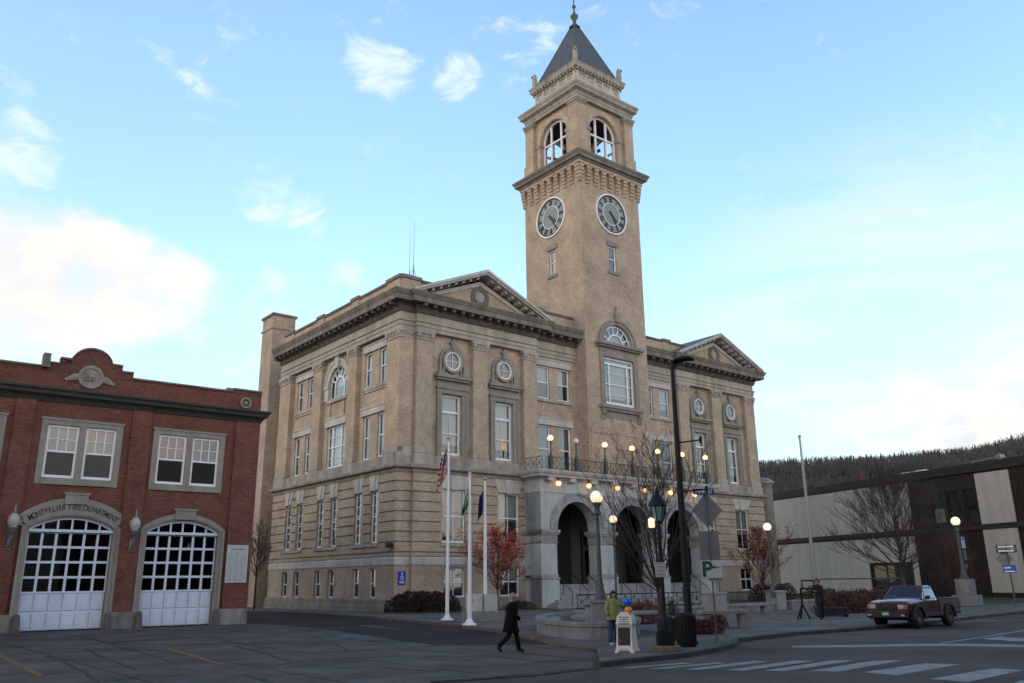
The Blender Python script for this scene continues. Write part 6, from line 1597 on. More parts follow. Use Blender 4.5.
# ================================================================== TREES AND SHRUBS
def bare_tree(name, label, loc, H, spread, seed, fork=1.4, trunk_r=.11, m=TWIG, levels=5, mint=.008, n_main=9, up=.55, cat='tree', lean=0, group=None, fan=.5, density=1.0, leafs=None, fine=3, whorl=0, whn=8):
    rr = random.Random(seed); t = thing(name, label, cat, loc, 0, group)
    tr = MB(); tr.tube([(0, 0, -.05), (lean*.3, 0, fork*.5), (lean, 0, fork)], [trunk_r*1.25, trunk_r, trunk_r*.9], 9)
    tr.build('trunk', BARK, t, smooth=True)
    br = MB(); tips = []
    def grow(p, d, L, r, lv):
        n = 4 if lv < 2 else 3; pts = [p]; rad = [r]; q = p.copy(); dd = d.copy()
        for i in range(n):
            dd = (dd+Vector((rr.uniform(-1, 1), rr.uniform(-1, 1), rr.uniform(-.4, .8)))*.13+Vector((0, 0, up*.10))).normalized()
            q = q+dd*L/n; pts.append(q.copy()); rad.append(max(mint*.7, r*(1-.62*(i+1)/n)))
        br.tube(pts, rad, 6 if lv < 1 else (4 if lv < 3 else 3), cap=False)
        if lv >= levels: tips.append((q.copy(), dd.copy())); return
        k = int(rr.choice([3, 4, 4, 5])*density)+ (1 if lv < 2 else 0)
        for i in range(k):
            f = rr.uniform(.22, 1.0); idx = min(n-1, int(f*n)); bp = pts[idx].lerp(pts[idx+1], f*n-idx); br_ = max(mint, rad[idx]*.62)
            ax = Vector((rr.uniform(-1, 1), rr.uniform(-1, 1), rr.uniform(-.3, .6)))
            nd = (dd*1.0+ax*fan*1.25).normalized()
            grow(bp, nd, L*rr.uniform(.42, .66), br_, lv+1)
        tips.append((q.copy(), dd.copy()))
    top = Vector((lean, 0, fork))
    for i in range(n_main):
        a = 2*pi*i/n_main+rr.uniform(-.3, .3); el = rr.uniform(.35, 1.25) if i else 1.5
        if i % 3 == 0: el = rr.uniform(1.0, 1.4)
        d = Vector((cos(a)*cos(el), sin(a)*cos(el), sin(el))); hgt = (H-fork)
        L = sqrt((spread*cos(el))**2+(hgt*sin(el))**2)*.72
        z0 = fork*(1-.12*rr.random())
        grow(Vector((lean*z0/fork, 0, z0)), d, L, trunk_r*rr.uniform(.38, .62), 1)
    # leader with whorls
    pts = [Vector((lean, 0, fork*.95))]; 
    for i in range(whn): pts.append(pts[-1]+Vector((rr.uniform(-.05, .05)*H*.08, rr.uniform(-.05, .05)*H*.08, (H-fork)*.88/whn)))
    br.tube(pts, [max(mint, trunk_r*(.8-.76*i/whn)) for i in range(whn+1)], 6, cap=False)
    if whorl:
        for i in range(0, whn+1):
            hf = i/whn
            for j in range(whorl):
                a = 2.4*(i*whorl+j)+rr.uniform(-.3, .3); el = .30+.75*hf+rr.uniform(-.12, .15); d = Vector((cos(a)*cos(el), sin(a)*cos(el), sin(el)))
                grow(pts[i], d, spread*sqrt(max(.05, 1-((hf-.22)/.9)**2))*rr.uniform(.62, .85), trunk_r*(.30-.22*hf), 1)
    for i in range(1, 9):
        if whorl: break
        for j in range(int(3*density)+1):
            a = rr.uniform(0, 2*pi); el = rr.uniform(.45, 1.1); d = Vector((cos(a)*cos(el), sin(a)*cos(el), sin(el)))
            grow(pts[i], d, spread*(.72-.06*i)*rr.uniform(.8, 1.1), trunk_r*(.34-.028*i), 2)
    br.build('branches', m, t)
    if leafs:
        lm, cnt, sz, zmin = leafs; lf = MB(); rs = rr.choices(tips, k=cnt)
        for (p, d) in rs:
            c = p+Vector((rr.gauss(0, .12), rr.gauss(0, .12), rr.gauss(0, .10)))
            if c.z < zmin: continue
            a = Vector((rr.uniform(-1, 1), rr.uniform(-1, 1), rr.uniform(-1, 1))).normalized(); b_ = a.orthogonal().normalized(); s = sz*rr.uniform(.6, 1.3)
            lf.add([c-a*s, c+b_*s*.55, c+a*s, c-b_*s*.55], [(0, 1, 2, 3)])
        lf.build('crown', lm, t)
    return t
RLEAF = mat('red_leaf', (.33, .045, .028), .7, .45, 1.6, col2=(.50, .10, .055))
tp_ = G(667, 640, SW)
bare_tree('bare_street_tree', 'leafless young street tree with fine upswept twigs behind the lantern post', (tp_[0], tp_[1]+1.2, SW), 7.4, 2.5, 21, fork=1.75, trunk_r=.07, m=mat('dark_twig', (.035, .026, .024), .9, .3, 6), levels=5, mint=.0048, n_main=13, fan=.5, density=.8, up=.35)
tq = (29.6, 66.5)
bare_tree('bare_plaza_tree', 'broad leafless tree with a rounded crown in front of the brown building', (tq[0], tq[1], SW), 8.6, 4.7, 5, fork=2.3, trunk_r=.15, whorl=5, whn=11, m=mat('grey_brown_twig', (.055, .042, .038), .9, .2, 5), levels=4, mint=.010, n_main=4, fan=.44, density=1.0, up=.12)
tl = G(262, 611, 0)
bare_tree('bare_yard_tree', 'small leafless tree half hidden behind the fire station beside the chimney', (tl[0]-.4, tl[1]-1, .1), 7.6, 1.9, 9, fork=3.0, trunk_r=.08, levels=4, mint=.010, density=.9)
def P_uv(u, v): x, y = W(u, v); return (x, y, SW)
bare_tree('red_maple', 'small tree with sparse bright red leaves left of the city hall porch', P_uv(6.1, -4.0), 5.6, 3.5, 33, fork=1.5, trunk_r=.06, m=TWIGR, levels=4, mint=.007, n_main=12, leafs=(RLEAF, 2300, .085, 2.0), fan=.7, up=.1)
bare_tree('red_maple', 'small tree with sparse red leaves at the right end of the city hall', P_uv(36.0, -5.5), 6.6, 3.2, 44, fork=1.6, trunk_r=.07, m=TWIGR, levels=4, mint=.008, n_main=12, leafs=(mat('dull_red_leaf', (.15, .022, .02), .75, .4, 1.6, col2=(.26, .05, .04)), 1700, .10, 1.9), fan=.55)
bare_tree('brown_shrub', 'tall brownish leafless bush against the dark part of the modern building', (38.6, 76.0, SW), 5.2, 2.6, 17, fork=.5, trunk_r=.09, m=mat('bush_twig', (.10, .05, .04), .9, .2, 4), levels=4, mint=.010, n_main=12, fan=.5, cat='bush')
def shrub(name, label, c, rx_, ry_, h, m, n, seed, leaf=.06, twig=True, cat='bush', group=None, tm=TWIGR):
    rr = random.Random(seed); t = thing(name, label, cat, (c[0], c[1], SW), 0, group); lf = MB(); tw_ = MB()
    for i in range(n):
        a = rr.uniform(0, 2*pi); q = sqrt(rr.random()); z = rr.random()
        prof = sqrt(max(0.02, 1-z*z*.85)); w = 1+.22*mnoise.noise(Vector((a*1.2+seed, z*3, 0)))
        p = Vector((rx_*q*prof*w*cos(a), ry_*q*prof*w*sin(a), h*z*w+.04)); u = Vector((rr.uniform(-1, 1), rr.uniform(-1, 1), rr.uniform(-.6, 1))).normalized(); v = u.orthogonal().normalized(); s = leaf*rr.uniform(.6, 1.4)
        lf.add([p-u*s, p+v*s*.6, p+u*s, p-v*s*.6], [(0, 1, 2, 3)])
    lf.build('foliage', m, t)
    for i in range(int(26+n/70)):
        a = rr.uniform(0, 2*pi); q = rr.random(); p0 = Vector((rx_*.5*q*cos(a), ry_*.5*q*sin(a), 0)); p1 = Vector((rx_*q*cos(a)*1.02, ry_*q*sin(a)*1.02, h*rr.uniform(.7, 1.12))); tw_.tube([p0, p0.lerp(p1, .5)+Vector((rr.uniform(-.05, .05), rr.uniform(-.05, .05), .05)), p1], [.014, .01, .005], 3, cap=False)
    tw_.build('stems', tm, t); return t
HG = mat('dark_hedge_leaf', (.022, .014, .012), .9, .4, 3, col2=(.045, .03, .022))
hb = [(400, 612.5, 1.2, 1.15), (414, 612, 1.5, 1.35), (430, 612, 1.5, 1.3), (444, 611.5, 1.3, 1.15)]
for i, (px, py, rr_, h) in enumerate(hb):
    p = G(px, py, SW); lab = ['dark leafless-looking shrub at the left end of the hedge by the corner pier', 'largest dark shrub of the hedge, second from the corner pier', 'dark shrub of the hedge just left of the striped flag pole', 'dark shrub at the right end of the hedge behind the flagpoles'][i]
    shrub('hedge_shrub', lab, (p[0], p[1]), rr_, 1.0, h, HG, 2600, 60+i, .07, group='dark shrubs along the city hall wall')
OB = mat('orange_brown_leaf', (.10, .035, .018), .85, .4, 3, col2=(.17, .06, .03)); RB2 = mat('deep_red_leaf', (.07, .022, .018), .85, .4, 3, col2=(.12, .04, .03))
p = G(640, 624, SW); shrub('low_shrub', 'orange brown mound of shrub behind the balloons', p, 1.6, .9, .95, OB, 2600, 71, .05)
p = G(703, 634, SW); shrub('low_shrub', 'reddish brown mound of shrub between the black bin and the parking sign', p, .85, .5, .48, RB2, 1800, 72, .045)
p = G(716, 628, SW); shrub('low_shrub', 'small rusty shrub at the left end of the dark stone bench', p, .6, .5, .55, OB, 900, 73, .045)
p = G(846, 613, SW); shrub('low_shrub', 'long dull red shrub mound behind the front of the pickup truck', p, 2.0, 1.2, 1.15, RB2, 4200, 74, .06)
p = G(870, 611, SW); shrub('low_shrub', 'darker red shrub mound at the foot of the broad leafless tree', p, 1.9, 1.2, 1.2, RB2, 3600, 75, .06)
p = G(795, 599, SW); shrub('dry_grass_clump', 'dry ochre grass clump along the foot of the pale wall behind the low plaza wall', (p[0], p[1]-8), 2.6, .8, 1.0, mat('dry_grass', (.10, .075, .03), .9, .3, 2), 2600, 76, .09, cat='plant')
p = G(520, 609, SW); shrub('low_shrub', 'thin brown shrub between the red tree and the porch pier', p, 1.3, .7, .55, mat('brown_green_leaf', (.035, .035, .018), .9, .4, 3), 1500, 77, .05)
p = G(676, 637, SW); shrub('potted_plant', 'small green plant sprig above the dark green bin', (p[0]+.1, p[1]+1.0), .25, .2, 1.2, mat('fresh_leaf', (.02, .06, .02), .8, .3, 3), 500, 78, .04, cat='plant')
p = G(722, 605, SW)
for i, (u, v, r_) in enumerate(((39.5, -3.0, 1.6), (43.0, -3.0, 1.5))):
    q = W(u, v); shrub('yew_shrub', ['dark green shrub under the basement windows right of the porch', 'ochre green shrub at the far right corner of the city hall'][i], q, r_, 1.0, 1.5, mat('ochre_green_leaf', (.05, .045, .015), .9, .4, 2) if i else HG, 1500, 80+i, .08)

# ================================================================== PEOPLE
def skin_mesh(name, verts, edges, radii, m, parent, sub=2, root=0):
    me = bpy.data.meshes.new(name); me.from_pydata(verts, edges, []); o = bpy.data.objects.new(name, me); COL.objects.link(o)
    sk = o.modifiers.new('skin', 'SKIN'); sk.use_smooth_shade = True
    sb = o.modifiers.new('sub', 'SUBSURF'); sb.levels = sub; sb.render_levels = sub
    lay = me.skin_vertices[0]
    for i, r in enumerate(radii): lay.data[i].radius = r if isinstance(r, tuple) else (r, r); lay.data[i].use_root = (i == root)
    bpy.context.view_layer.update()
    ev = o.evaluated_get(bpy.context.evaluated_depsgraph_get()); me2 = bpy.data.meshes.new_from_object(ev)
    for p in me2.polygons: p.use_smooth = True
    bpy.data.objects.remove(o); bpy.data.meshes.remove(me)
    me2.name = name; me2.materials.clear(); me2.materials.append(m)
    o2 = bpy.data.objects.new(name, me2); COL.objects.link(o2); o2.parent = parent; return o2
SKIN = mat('skin', (.36, .20, .14), .6, .08, 5)
def person(label, loc, rz, J, cl, top_m, bot_m, hair_m, shoe_m, coat_len=.0, coat_flare=1.0, hood=False, cap=False, shoulder=.2, hairlong=False, fem=False, scale=1.0, bulk=1.0):
    """J: joint dict in metres, figure faces -y; left/right suffix L/R"""
    T = thing('person', label, 'person', loc, rz); T.scale = (scale,)*3
    V = []; E_ = []; R = []
    def a(p, r, par=None):
        V.append(p); R.append(r); i = len(V)-1
        if par is not None: E_.append((par, i))
        return i
    pel = a(J['pelvis'], (.11, .09)); sp = a(J['spine'], (.10, .085), pel); ch = a(J['chest'], (.11, .09), sp); nk0 = a(J['neck0'], (.05, .045), ch)
    nk = a(J['neck'], (.048, .05), nk0); hd = a(J['head0'], (.068, .08), nk); h2 = a(J['head1'], (.075, .092), hd); a(J['head2'], (.055, .07), h2)
    for s in 'LR':
        sh = a(J['sh'+s], .045, nk0); el = a(J['el'+s], .038, sh); wr = a(J['wr'+s], .026, el); 
        pm = a(J['hd'+s], (.036, .018), wr)
        hp = a(J['hip'+s], .075, pel); kn = a(J['kn'+s], .05, hp); an = a(J['an'+s], .032, kn); a(J['toe'+s], (.028, .022), an)
    body = skin_mesh('body', V, E_, R, SKIN, T, 2)
    # fingers and thumbs
    for s in 'LR':
        w = Vector(J['wr'+s]); h = Vector(J['hd'+s]); d = (h-w).normalized(); side = d.cross(Vector((0, 1, 0))).normalized() if abs(d.y) < .9 else Vector((1, 0, 0)); nrm = d.cross(side).normalized()
        b = MB()
        for k, L_ in enumerate((.068, .078, .074, .058)):
            o_ = h+side*(-.024+.016*k)-d*.01; b.tube([o_, o_+d*L_*.5+nrm*.004, o_+d*L_*.85+nrm*.02, o_+d*L_+nrm*.034], [.009, .0085, .008, .006], 6)
        o_ = w+d*.03-side*.024; b.tube([o_, o_+d*.02-side*.018, o_+d*.05-side*.024+nrm*.01], [.011, .010, .007], 6)
        b.build('fingers', SKIN, T, smooth=True)
    hc = Vector(J['head1'])
    # face: nose, ears, eyes
    b = MB(); f = Vector(J['face']).normalized(); sd = f.cross(Vector((0, 0, 1))).normalized()
    b.tube([hc+f*.088+Vector((0, 0, .012)), hc+f*.112+Vector((0, 0, -.02))], [.009, .014], 6)
    for s in (-1, 1): b.sphere(hc+sd*s*.083+Vector((0, 0, -.01)), .02, 8, 6, (.6, .8, 1.4))
    b.build('nose_and_ears', SKIN, T, smooth=True)
    b = MB()
    for s in (-1, 1): b.sphere(hc+f*.086+sd*s*.032+Vector((0, 0, .016)), .010, 8, 6)
    b.tube([hc+f*.09-sd*.02+Vector((0, 0, -.052)), hc+f*.094+Vector((0, 0, -.053)), hc+f*.09+sd*.02+Vector((0, 0, -.052))], .005, 5); b.build('eyes_and_mouth', mat('face_dark', (.05, .02, .02), .5), T)
    # hair or cap
    b = MB(); up = Vector((0, 0, 1)); n, mm = 18, 10; vs = []; fs = []
    low = -.55 if not hairlong else -1.15
    for i in range(mm+1):
        t = (pi/2-low*.9)*i/mm
        for k in range(n):
            a_ = 2*pi*k/n; dv = f*cos(a_)+sd*sin(a_); front = max(0, cos(a_))
            tt = min(t, (1.0 if not cap else 1.1)) if front > .45 else t
            r_ = .104 if cap else .108
            rad = Vector((0, 0, 0))+dv*sin(min(tt, pi*.62))*r_*1.02; zz = cos(tt)*.125+.025
            vs.append(tuple(hc+rad+up*zz-f*.012))
    for i in range(mm):
        for k in range(n): fs.append((i*n+k, (i+1)*n+k, (i+1)*n+(k+1) % n, i*n+(k+1) % n))
    b.add(vs, fs); b.build('cap' if cap else 'hair', hair_m, T, smooth='all')
    # coat / jacket: rings from hem to collar, sleeves over the arms
    def rings(st, n=18):
        b = MB(); vs = []; fs = []
        for (c, rx, ry) in st:
            for k in range(n): t = 2*pi*k/n; vs.append((c[0]+rx*cos(t), c[1]+ry*sin(t)*(1+.05*cos(3*t)), c[2]))
        for i in range(len(st)-1):
            for k in range(n): fs.append((i*n+k, i*n+(k+1) % n, (i+1)*n+(k+1) % n, (i+1)*n+k))
        fs += [tuple(range(n-1, -1, -1)), tuple(range((len(st)-1)*n, len(st)*n))]
        b.add(vs, fs); return b
    hem, pv, spn, cht, n0, n1 = (Vector(J[q]) for q in ('hem', 'pelvis', 'spine', 'chest', 'neck0', 'neck'))
    shz = (J['shL'][2]+J['shR'][2])/2; sw_ = abs(J['shL'][0])
    st = [(hem, .225*coat_flare, .20*coat_flare), (hem.lerp(pv, .5), .215, .185), (pv, .205, .165), (spn, .19, .15), (cht, .205, .155), (cht.lerp(n0, .6), sw_+.025, .13), (Vector((n0.x, n0.y, shz+.035)), sw_*.82, .105), (n0.lerp(n1, .25)+Vector((0, 0, .02)), .09, .09), (n0.lerp(n1, .95), .07, .075)]
    st = [(c_, rx*bulk, ry*bulk) for c_, rx, ry in st[:-2]]+st[-2:]
    b = rings(st)
    for s in 'LR':
        sh, el, wr = Vector(J['sh'+s]), Vector(J['el'+s]), Vector(J['wr'+s])
        b.tube([sh+Vector((0, 0, .02)), sh.lerp(el, .3), el, el.lerp(wr, .5), el.lerp(wr, .95)], [.085, .078, .066, .06, .055], 10)
    o = b.build('coat', top_m, T, smooth='all')
    if hood:
        b = MB(); nb = Vector(J['neck0']); b.sphere(nb-f*.07+Vector((0, 0, .06)), .11, 12, 8, (1.1, .7, .7)); b.build('hood', top_m, T, smooth='all')
    b = MB()
    for s in 'LR':
        hp, kn, an = Vector(J['hip'+s]), Vector(J['kn'+s]), Vector(J['an'+s])
        b.tube([hp+Vector((0, 0, .06)), hp.lerp(kn, .5), kn, kn.lerp(an, .5), kn.lerp(an, .97)], [.115, .10, .078, .072, .07], 10)
    b.build('trousers', bot_m, T, smooth='all')
    for s in 'LR':
        av = Vector(J['an'+s]); tv = Vector(J['toe'+s]); fd = (tv-av).normalized()
        b = MB(); b.tube([av-fd*.07+Vector((0, 0, -.03)), av-fd*.03+Vector((0, 0, -.02)), av+Vector((0, 0, -.0)), av.lerp(tv, .6)+Vector((0, 0, .0)), tv, tv+fd*.035], [.035, .052, .060, .052, .042, .02], 10)
        b.build('shoe', shoe_m, T, smooth='all')
    return T
def joints(H=1.75, legs=((0, 0), (0, 0)), arms=None, face=(0, -1, 0), lean=0, hem=.7, look_down=0, wid=.19):
    k = H/1.75; J = {}
    J['pelvis'] = (0, 0, .95); J['spine'] = (0, -.02-lean*.3, 1.14); J['chest'] = (0, -lean*.7, 1.32); J['neck0'] = (0, -lean, 1.45)
    J['neck'] = (0, -lean-.01-look_down*.3, 1.52); J['head0'] = (0, -lean-.02-look_down, 1.58); J['head1'] = (0, -lean-.025-look_down, 1.64-look_down*.2); J['head2'] = (0, -lean-.01-look_down, 1.705-look_down*.3)
    J['face'] = face; J['hem'] = (0, 0, hem)
    for i, s in enumerate('LR'):
        sx = 1 if s == 'L' else -1
        (ky, kz, ay, az, ty, tz) = legs[i]
        J['hip'+s] = (sx*.10, 0, .88); J['kn'+s] = (sx*.105, ky, kz); J['an'+s] = (sx*.11, ay, az); J['toe'+s] = (sx*.125, ty, tz)
        (ex, ey, ez, wx, wy, wz) = arms[i]
        J['sh'+s] = (sx*wid, -lean, 1.42); J['el'+s] = (sx*ex, ey-lean, ez); J['wr'+s] = (sx*wx, wy-lean, wz)
        e = Vector(J['el'+s]); w = Vector(J['wr'+s]); J['hd'+s] = tuple(w+(w-e).normalized()*.075)
    return {q: (tuple(c*k for c in v) if q != 'face' else v) for q, v in J.items()}
BLKC = mat('black_wool', (.006, .006, .0075), .95, .2, 8, spec=.1); DTR = mat('dark_trousers', (.014, .009, .010), .95, .2, 8, spec=.1); SHB = mat('black_shoe', (.008, .008, .008), .5)
wp = G(511, 652.5, .008)
J = joints(1.74, legs=((-.20, .52, -.27, .09, -.42, .04), (.08, .50, .42, .17, .33, .06)), arms=((.25, .10, 1.16, .24, .02, .93), (.25, -.02, 1.15, .22, -.20, .97)), lean=.06, hem=.60)
person('man in a long black coat and dark trousers with a grey cap, walking right', (wp[0], wp[1], .008), radians(100), J, None, BLKC, DTR, mat('grey_cap', (.20, .19, .17), .8, .1, 6), SHB, coat_flare=1.12, cap=True, bulk=1.22)
gp = G(614.3, 646, SW)
J = joints(1.66, legs=((-.02, .5, .0, .09, -.13, .035), (.01, .5, .02, .09, -.11, .035)), arms=((.25, .04, 1.16, .20, -.12, .98), (.26, .03, 1.16, .22, -.06, .96)), lean=.03, hem=.82, look_down=.03, wid=.175)
person('woman with auburn hair in a yellow green jacket and jeans beside the signboard', (gp[0], gp[1]+.1, SW), radians(28), J, None, mat('lime_jacket', (.20, .24, .075), .75, .12, 9), mat('jeans', (.03, .05, .10), .9, .15, 9), mat('auburn_hair', (.10, .028, .015), .6, .25, 12), mat('pale_shoe', (.32, .32, .34), .6), coat_flare=1.0, hood=True, hairlong=True)
mp_ = G(822, 619, SW)
J = joints(1.76, legs=((-.06, .5, -.06, .09, -.19, .035), (.08, .5, .16, .09, .05, .035)), arms=((.27, -.10, 1.20, .18, -.34, 1.22), (.27, -.08, 1.18, .20, -.30, 1.15)), lean=.05, hem=.66)
person('man in a dark overcoat working at the black easel frame on the plaza', (mp_[0], mp_[1], SW), radians(-62), J, None, mat('dark_overcoat', (.012, .014, .018), .9, .2, 8), DTR, mat('dark_hair', (.05, .025, .018), .7, .2, 8), SHB, coat_flare=1.1, scale=1.12)
# easel frame beside him: two-legged stand with crossbar and upper frame
ep = G(806, 619.5, SW)
E1 = thing('easel_stand', 'black tripod stand with a square frame on top beside the man in the overcoat', 'stand', (ep[0], ep[1], SW), radians(-8)); u_ = ep[1]/838*1.02
zz = lambda py: ZA(ep, 808, py)-SW
b = MB()
for dx, dy in ((-5.2, 0), (6.2, .0), (0, 14)): b.tube([((dx-2.2)*u_, dy*u_, 0), (-2.0*u_, 0, zz(604))], .045, 5)
b.tube([(-2.0*u_, 0, zz(606)), (-2.2*u_, 0, zz(588.5))], .05, 6); b.build('tripod', IRON, E1)
b = MB(); b.tube([(-2.4*u_, 0, zz(588.5)), (13.5*u_, 0, zz(588.5))], .05, 5); b.tube([(13.5*u_, 0, zz(588.5)), (13.7*u_, 0, 0)], .04, 5); b.build('crossbar', IRON, E1)
b = MB(); x0, x1 = -.4*u_, 10.6*u_
b.tube([(x0, 0, zz(588.5)), (x0, 0, zz(580.5)), (x1, 0, zz(580.5)), (x1, 0, zz(588.5))], .05, 5); b.build('square_frame', IRON, E1)
b = MB(); b.tube([(6.8*u_, 0, zz(588.5)), (6.8*u_, 0, zz(586))], .03, 5); b.sphere((6.8*u_, 0, zz(585)), .12, 8, 6); b.build('clamp', ALU, E1)
cp = G(836, 617, SW)
C1 = thing('equipment_case', 'long dark case lying on the ground right of the man in the overcoat', 'case', (cp[0], cp[1], SW), radians(4))
b = MB(); b.box(-.95, .75, 0, .5, .06, .5); b.build('box', mat('case_dark', (.018, .018, .02), .7, .15, 5), C1, bevel=.04)
b = MB(); b.tube([(-.25, -.02, .32), (-.2, -.08, .36), (.05, -.08, .36), (.1, -.02, .32)], .02, 5); b.box(-.8, -.65, -.012, 0, .25, .4); b.box(.45, .6, -.012, 0, .25, .4); b.build('handle', IRON, C1)
b = MB()
for x in (-.85, .6): b.box(x, x+.1, .05, .45, 0, .06)
b.build('foot', IRON, C1)
pp_ = G(823, 622, SW)
# ================================================================== SKY AND LIGHT
SUN_AZ = radians(262)   # direction the light comes from, clockwise from +Y
SUN_EL = radians(9)
wd = bpy.data.worlds.new('World'); S.world = wd; wd.use_nodes = True; N = wd.node_tree.nodes; L = wd.node_tree.links
bg = N['Background']; bg.inputs['Strength'].default_value = .15
sky = N.new('ShaderNodeTexSky'); sky.sky_type = 'NISHITA'; sky.sun_disc = False; sky.sun_elevation = SUN_EL; sky.sun_rotation = SUN_AZ; sky.air_density = 1.0; sky.dust_density = .6; sky.ozone_density = 1.5
tc = N.new('ShaderNodeTexCoord')
def mth(op, a, b=None, clamp=False):
    n = N.new('ShaderNodeMath'); n.operation = op; n.use_clamp = clamp
    for i, q in enumerate((a, b)):
        if q is None: continue
        if isinstance(q, (int, float)): n.inputs[i].default_value = q
        else: L.new(q, n.inputs[i])
    return n.outputs[0]
def mixc(f, a, b, mode='MIX'):
    n = N.new('ShaderNodeMix'); n.data_type = 'RGBA'; n.blend_type = mode
    if isinstance(f, (int, float)): n.inputs[0].default_value = f
    else: L.new(f, n.inputs[0])
    for i, q in ((6, a), (7, b)):
        if isinstance(q, tuple): n.inputs[i].default_value = (*q, 1)
        else: L.new(q, n.inputs[i])
    return n.outputs[2]
def ramp(x, a, b, lo=0., hi=1.):
    n = N.new('ShaderNodeMapRange'); n.interpolation_type = 'SMOOTHSTEP'; L.new(x, n.inputs[0]); n.inputs[1].default_value = a; n.inputs[2].default_value = b; n.inputs[3].default_value = lo; n.inputs[4].default_value = hi; return n.outputs[0]
sep = N.new('ShaderNodeSeparateXYZ'); L.new(tc.outputs['Generated'], sep.inputs[0])
zc = mth('MAXIMUM', sep.outputs[2], 0.0)
# cloud layer coordinates: the direction projected on a flat layer overhead
inv = mth('DIVIDE', 1.0, mth('ADD', zc, .16))
cx = mth('MULTIPLY', sep.outputs[0], inv); cy = mth('MULTIPLY', sep.outputs[1], inv)
cb = N.new('ShaderNodeCombineXYZ'); L.new(cx, cb.inputs[0]); L.new(cy, cb.inputs[1])
def noise(vec, sc, det=8, rough=.55, off=(0, 0, 0), stretch=(1, 1, 1), dist=0):
    mp = N.new('ShaderNodeMapping'); mp.inputs['Location'].default_value = off; mp.inputs['Scale'].default_value = stretch; L.new(vec, mp.inputs[0])
    n = N.new('ShaderNodeTexNoise'); n.inputs['Scale'].default_value = sc; n.inputs['Detail'].default_value = det; n.inputs['Roughness'].default_value = rough; n.inputs['Distortion'].default_value = dist; L.new(mp.outputs[0], n.inputs['Vector']); return n.outputs['Fac']
def blob(d, c0, c1):   # smooth patch of sky round a direction
    v = N.new('ShaderNodeVectorMath'); v.operation = 'DOT_PRODUCT'; L.new(tc.outputs['Generated'], v.inputs[0]); q = Vector(d).normalized(); v.inputs[1].default_value = q
    return ramp(v.outputs['Value'], c0, c1)
n1 = noise(cb.outputs[0], 1.1, 10, .6, (3.1, 1.7, 0)); n2 = noise(cb.outputs[0], 3.2, 8, .6, (7.7, 4.2, 0))
nf = noise(tc.outputs['Generated'], 9, 8, .6, (0, 0, 0), (1, 1, 1.8))
zen = ramp(sep.outputs[2], .55, 1.0, 1.0, .30)
tint = N.new('ShaderNodeCombineXYZ')
zen = mth('MULTIPLY', zen, mth('MULTIPLY', ramp(sep.outputs[0], -.1, .6, .95, .74), ramp(sep.outputs[0], -.65, -.12, .72, 1.0)))
for i, q in enumerate((1.34, 1.38, 1.42)): L.new(mth('MULTIPLY', zen, q), tint.inputs[i])
SKYB = mixc(1.0, sky.outputs[0], tint.outputs[0], 'MULTIPLY')
def bd(px, py): return ray(px, py).normalized()
def mx_(*a):
    r = a[0]
    for q in a[1:]: r = mth('MAXIMUM', r, q)
    return r
nd = noise(tc.outputs['Generated'], 14, 10, .62, (1, 5, 2), (1, 1, 1.7), .6)
def puff(px, py, rad, amp=.8):
    r = math.atan(rad/838.); return mth('MULTIPLY', blob(bd(px, py), cos(r*1.25), cos(r*.15)), amp)
puffs = mx_(puff(380, 62, 38, .95), puff(388, 30, 30, .7), puff(458, 80, 24, .85), puff(518, 45, 34, .75), puff(262, 194, 32, .8), puff(308, 214, 24, .8), puff(340, 271, 24, .7), puff(318, 238, 20, .7), puff(22, 150, 34, 1.0), puff(185, 50, 40, .45), puff(245, 340, 40, .7), puff(285, 305, 40, .6), puff(620, 45, 40, .35), puff(225, 18, 40, .45))
pc = ramp(mth('ADD', puffs, mth('MULTIPLY', mth('SUBTRACT', nd, .5), 4.2)), .40, 1.45)
bank = mx_(puff(10, 282, 78, 1.25), puff(70, 272, 66, 1.2), puff(120, 290, 58, 1.1), puff(168, 290, 46, .95), puff(60, 340, 70, .75), puff(215, 318, 40, .55), puff(-50, 290, 92, 1.2), puff(20, 235, 48, .85))
cum = ramp(mth('ADD', bank, mth('MULTIPLY', mth('SUBTRACT', nf, .5), 2.3)), .28, 1.25)
hz1 = ramp(sep.outputs[2], .40, .05)
right = blob(bd(930, 400), cos(.33), cos(.05))
streak = noise(tc.outputs['Generated'], 3.2, 8, .6, (2, 7, 1), (1, 1, 5.5), .4)
hor = mth('MULTIPLY', right, ramp(streak, .30, .62))
blue_gap = mth('MULTIPLY', mth('MAXIMUM', puff(950, 437, 30, 1.0), puff(925, 425, 18, .6)), ramp(nd, .4, .55))
OV = ramp(n1, .45, .75)
other = mth('MULTIPLY', ramp(noise(tc.outputs['Generated'], 4.5, 7, .55, (4, 2, 9), (1, 1, 2.2), .3), .36, .58, .35, 1), mth('MULTIPLY', ramp(sep.outputs[1], .15, -.35), ramp(sep.outputs[2], .75, .3)))
c1 = mixc(mth('MULTIPLY', hz1, .75), SKYB, (1.2, 1.7, 1.95))
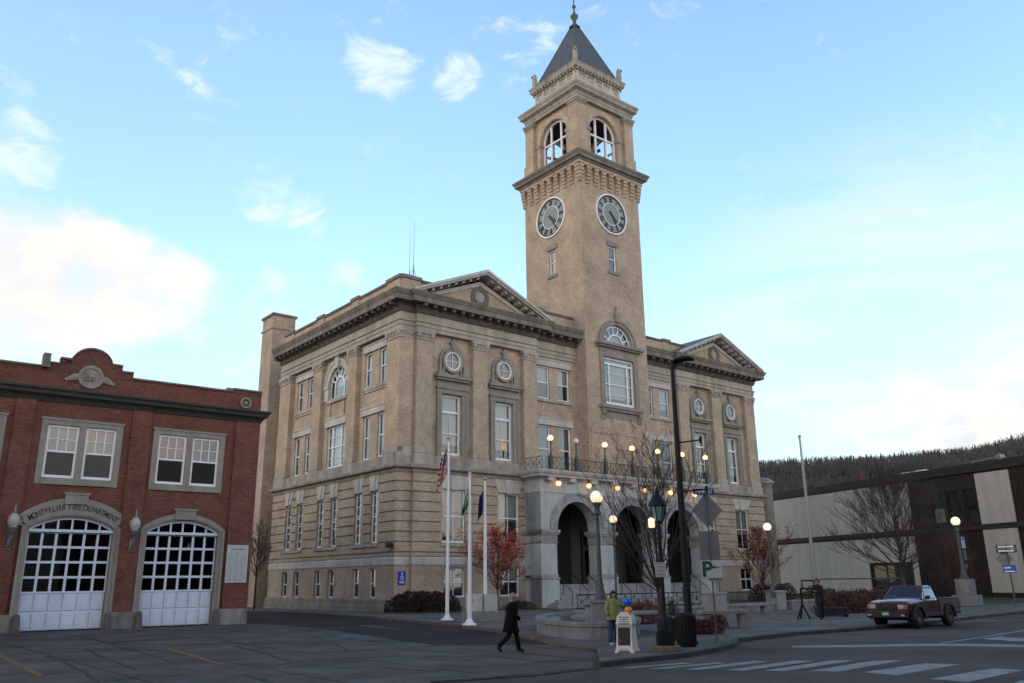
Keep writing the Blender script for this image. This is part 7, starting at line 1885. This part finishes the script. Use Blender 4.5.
c1 = mixc(mth('MULTIPLY', hor, .85), c1, (1.85, 1.98, 2.02))
c2 = mixc(mth('MULTIPLY', pc, .85), c1, (1.85, 2.1, 2.25))
c2 = mixc(other, c2, (4.3, 3.65, 3.1))
cream = mixc(ramp(nf, .40, .62), (1.95, 1.86, 1.80), (2.2, 2.08, 1.90))
c3 = mixc(mth('MULTIPLY', cum, .95), c2, cream)
lowc = mth('MULTIPLY', mx_(puff(1010, 412, 60, 1.1), puff(930, 418, 48, .9), puff(870, 432, 40, .6), puff(1040, 440, 60, .8)), ramp(nd, .36, .56))
c3 = mixc(mth('MULTIPLY', lowc, .8), c3, (2.2, 2.03, 1.85))
c3 = mixc(mth('MULTIPLY', mth('MULTIPLY', mx_(puff(952, 437, 22, 1.3), puff(925, 424, 12, .9)), ramp(streak, .40, .60)), .6), c3, (1.15, 1.45, 1.95))
west = mth('MULTIPLY', mth('MULTIPLY', blob((-.95, -.35, .15), .45, .97), ramp(n1, .30, .6, .35, 1)), mth('MULTIPLY', ramp(sep.outputs[2], .62, .25), ramp(sep.outputs[1], .55, .05)))
c4 = mixc(mth('MULTIPLY', west, .9), c3, (3.0, 2.5, 2.0))
L.new(c4, bg.inputs['Color'])
sl = bpy.data.lights.new('sun', 'SUN'); so = bpy.data.objects.new('sun', sl); COL.objects.link(so)
sl.energy = .12; sl.angle = radians(35); sl.color = (1, .80, .58)
dv = Vector((sin(SUN_AZ)*cos(SUN_EL), cos(SUN_AZ)*cos(SUN_EL), sin(radians(16))))
so.rotation_euler = dv.to_track_quat('Z', 'Y').to_euler()
S.view_settings.view_transform = 'Standard'; S.view_settings.look = 'None'; S.view_settings.gamma = 1; S.view_settings.exposure = 1.74
S.view_settings.use_curve_mapping = False
S.render.engine = 'CYCLES'
S.cycles.use_denoising = True; S.cycles.max_bounces = 6; S.cycles.transparent_max_bounces = 12; S.cycles.diffuse_bounces = 3; S.cycles.glossy_bounces = 3; S.cycles.sample_clamp_indirect = 4
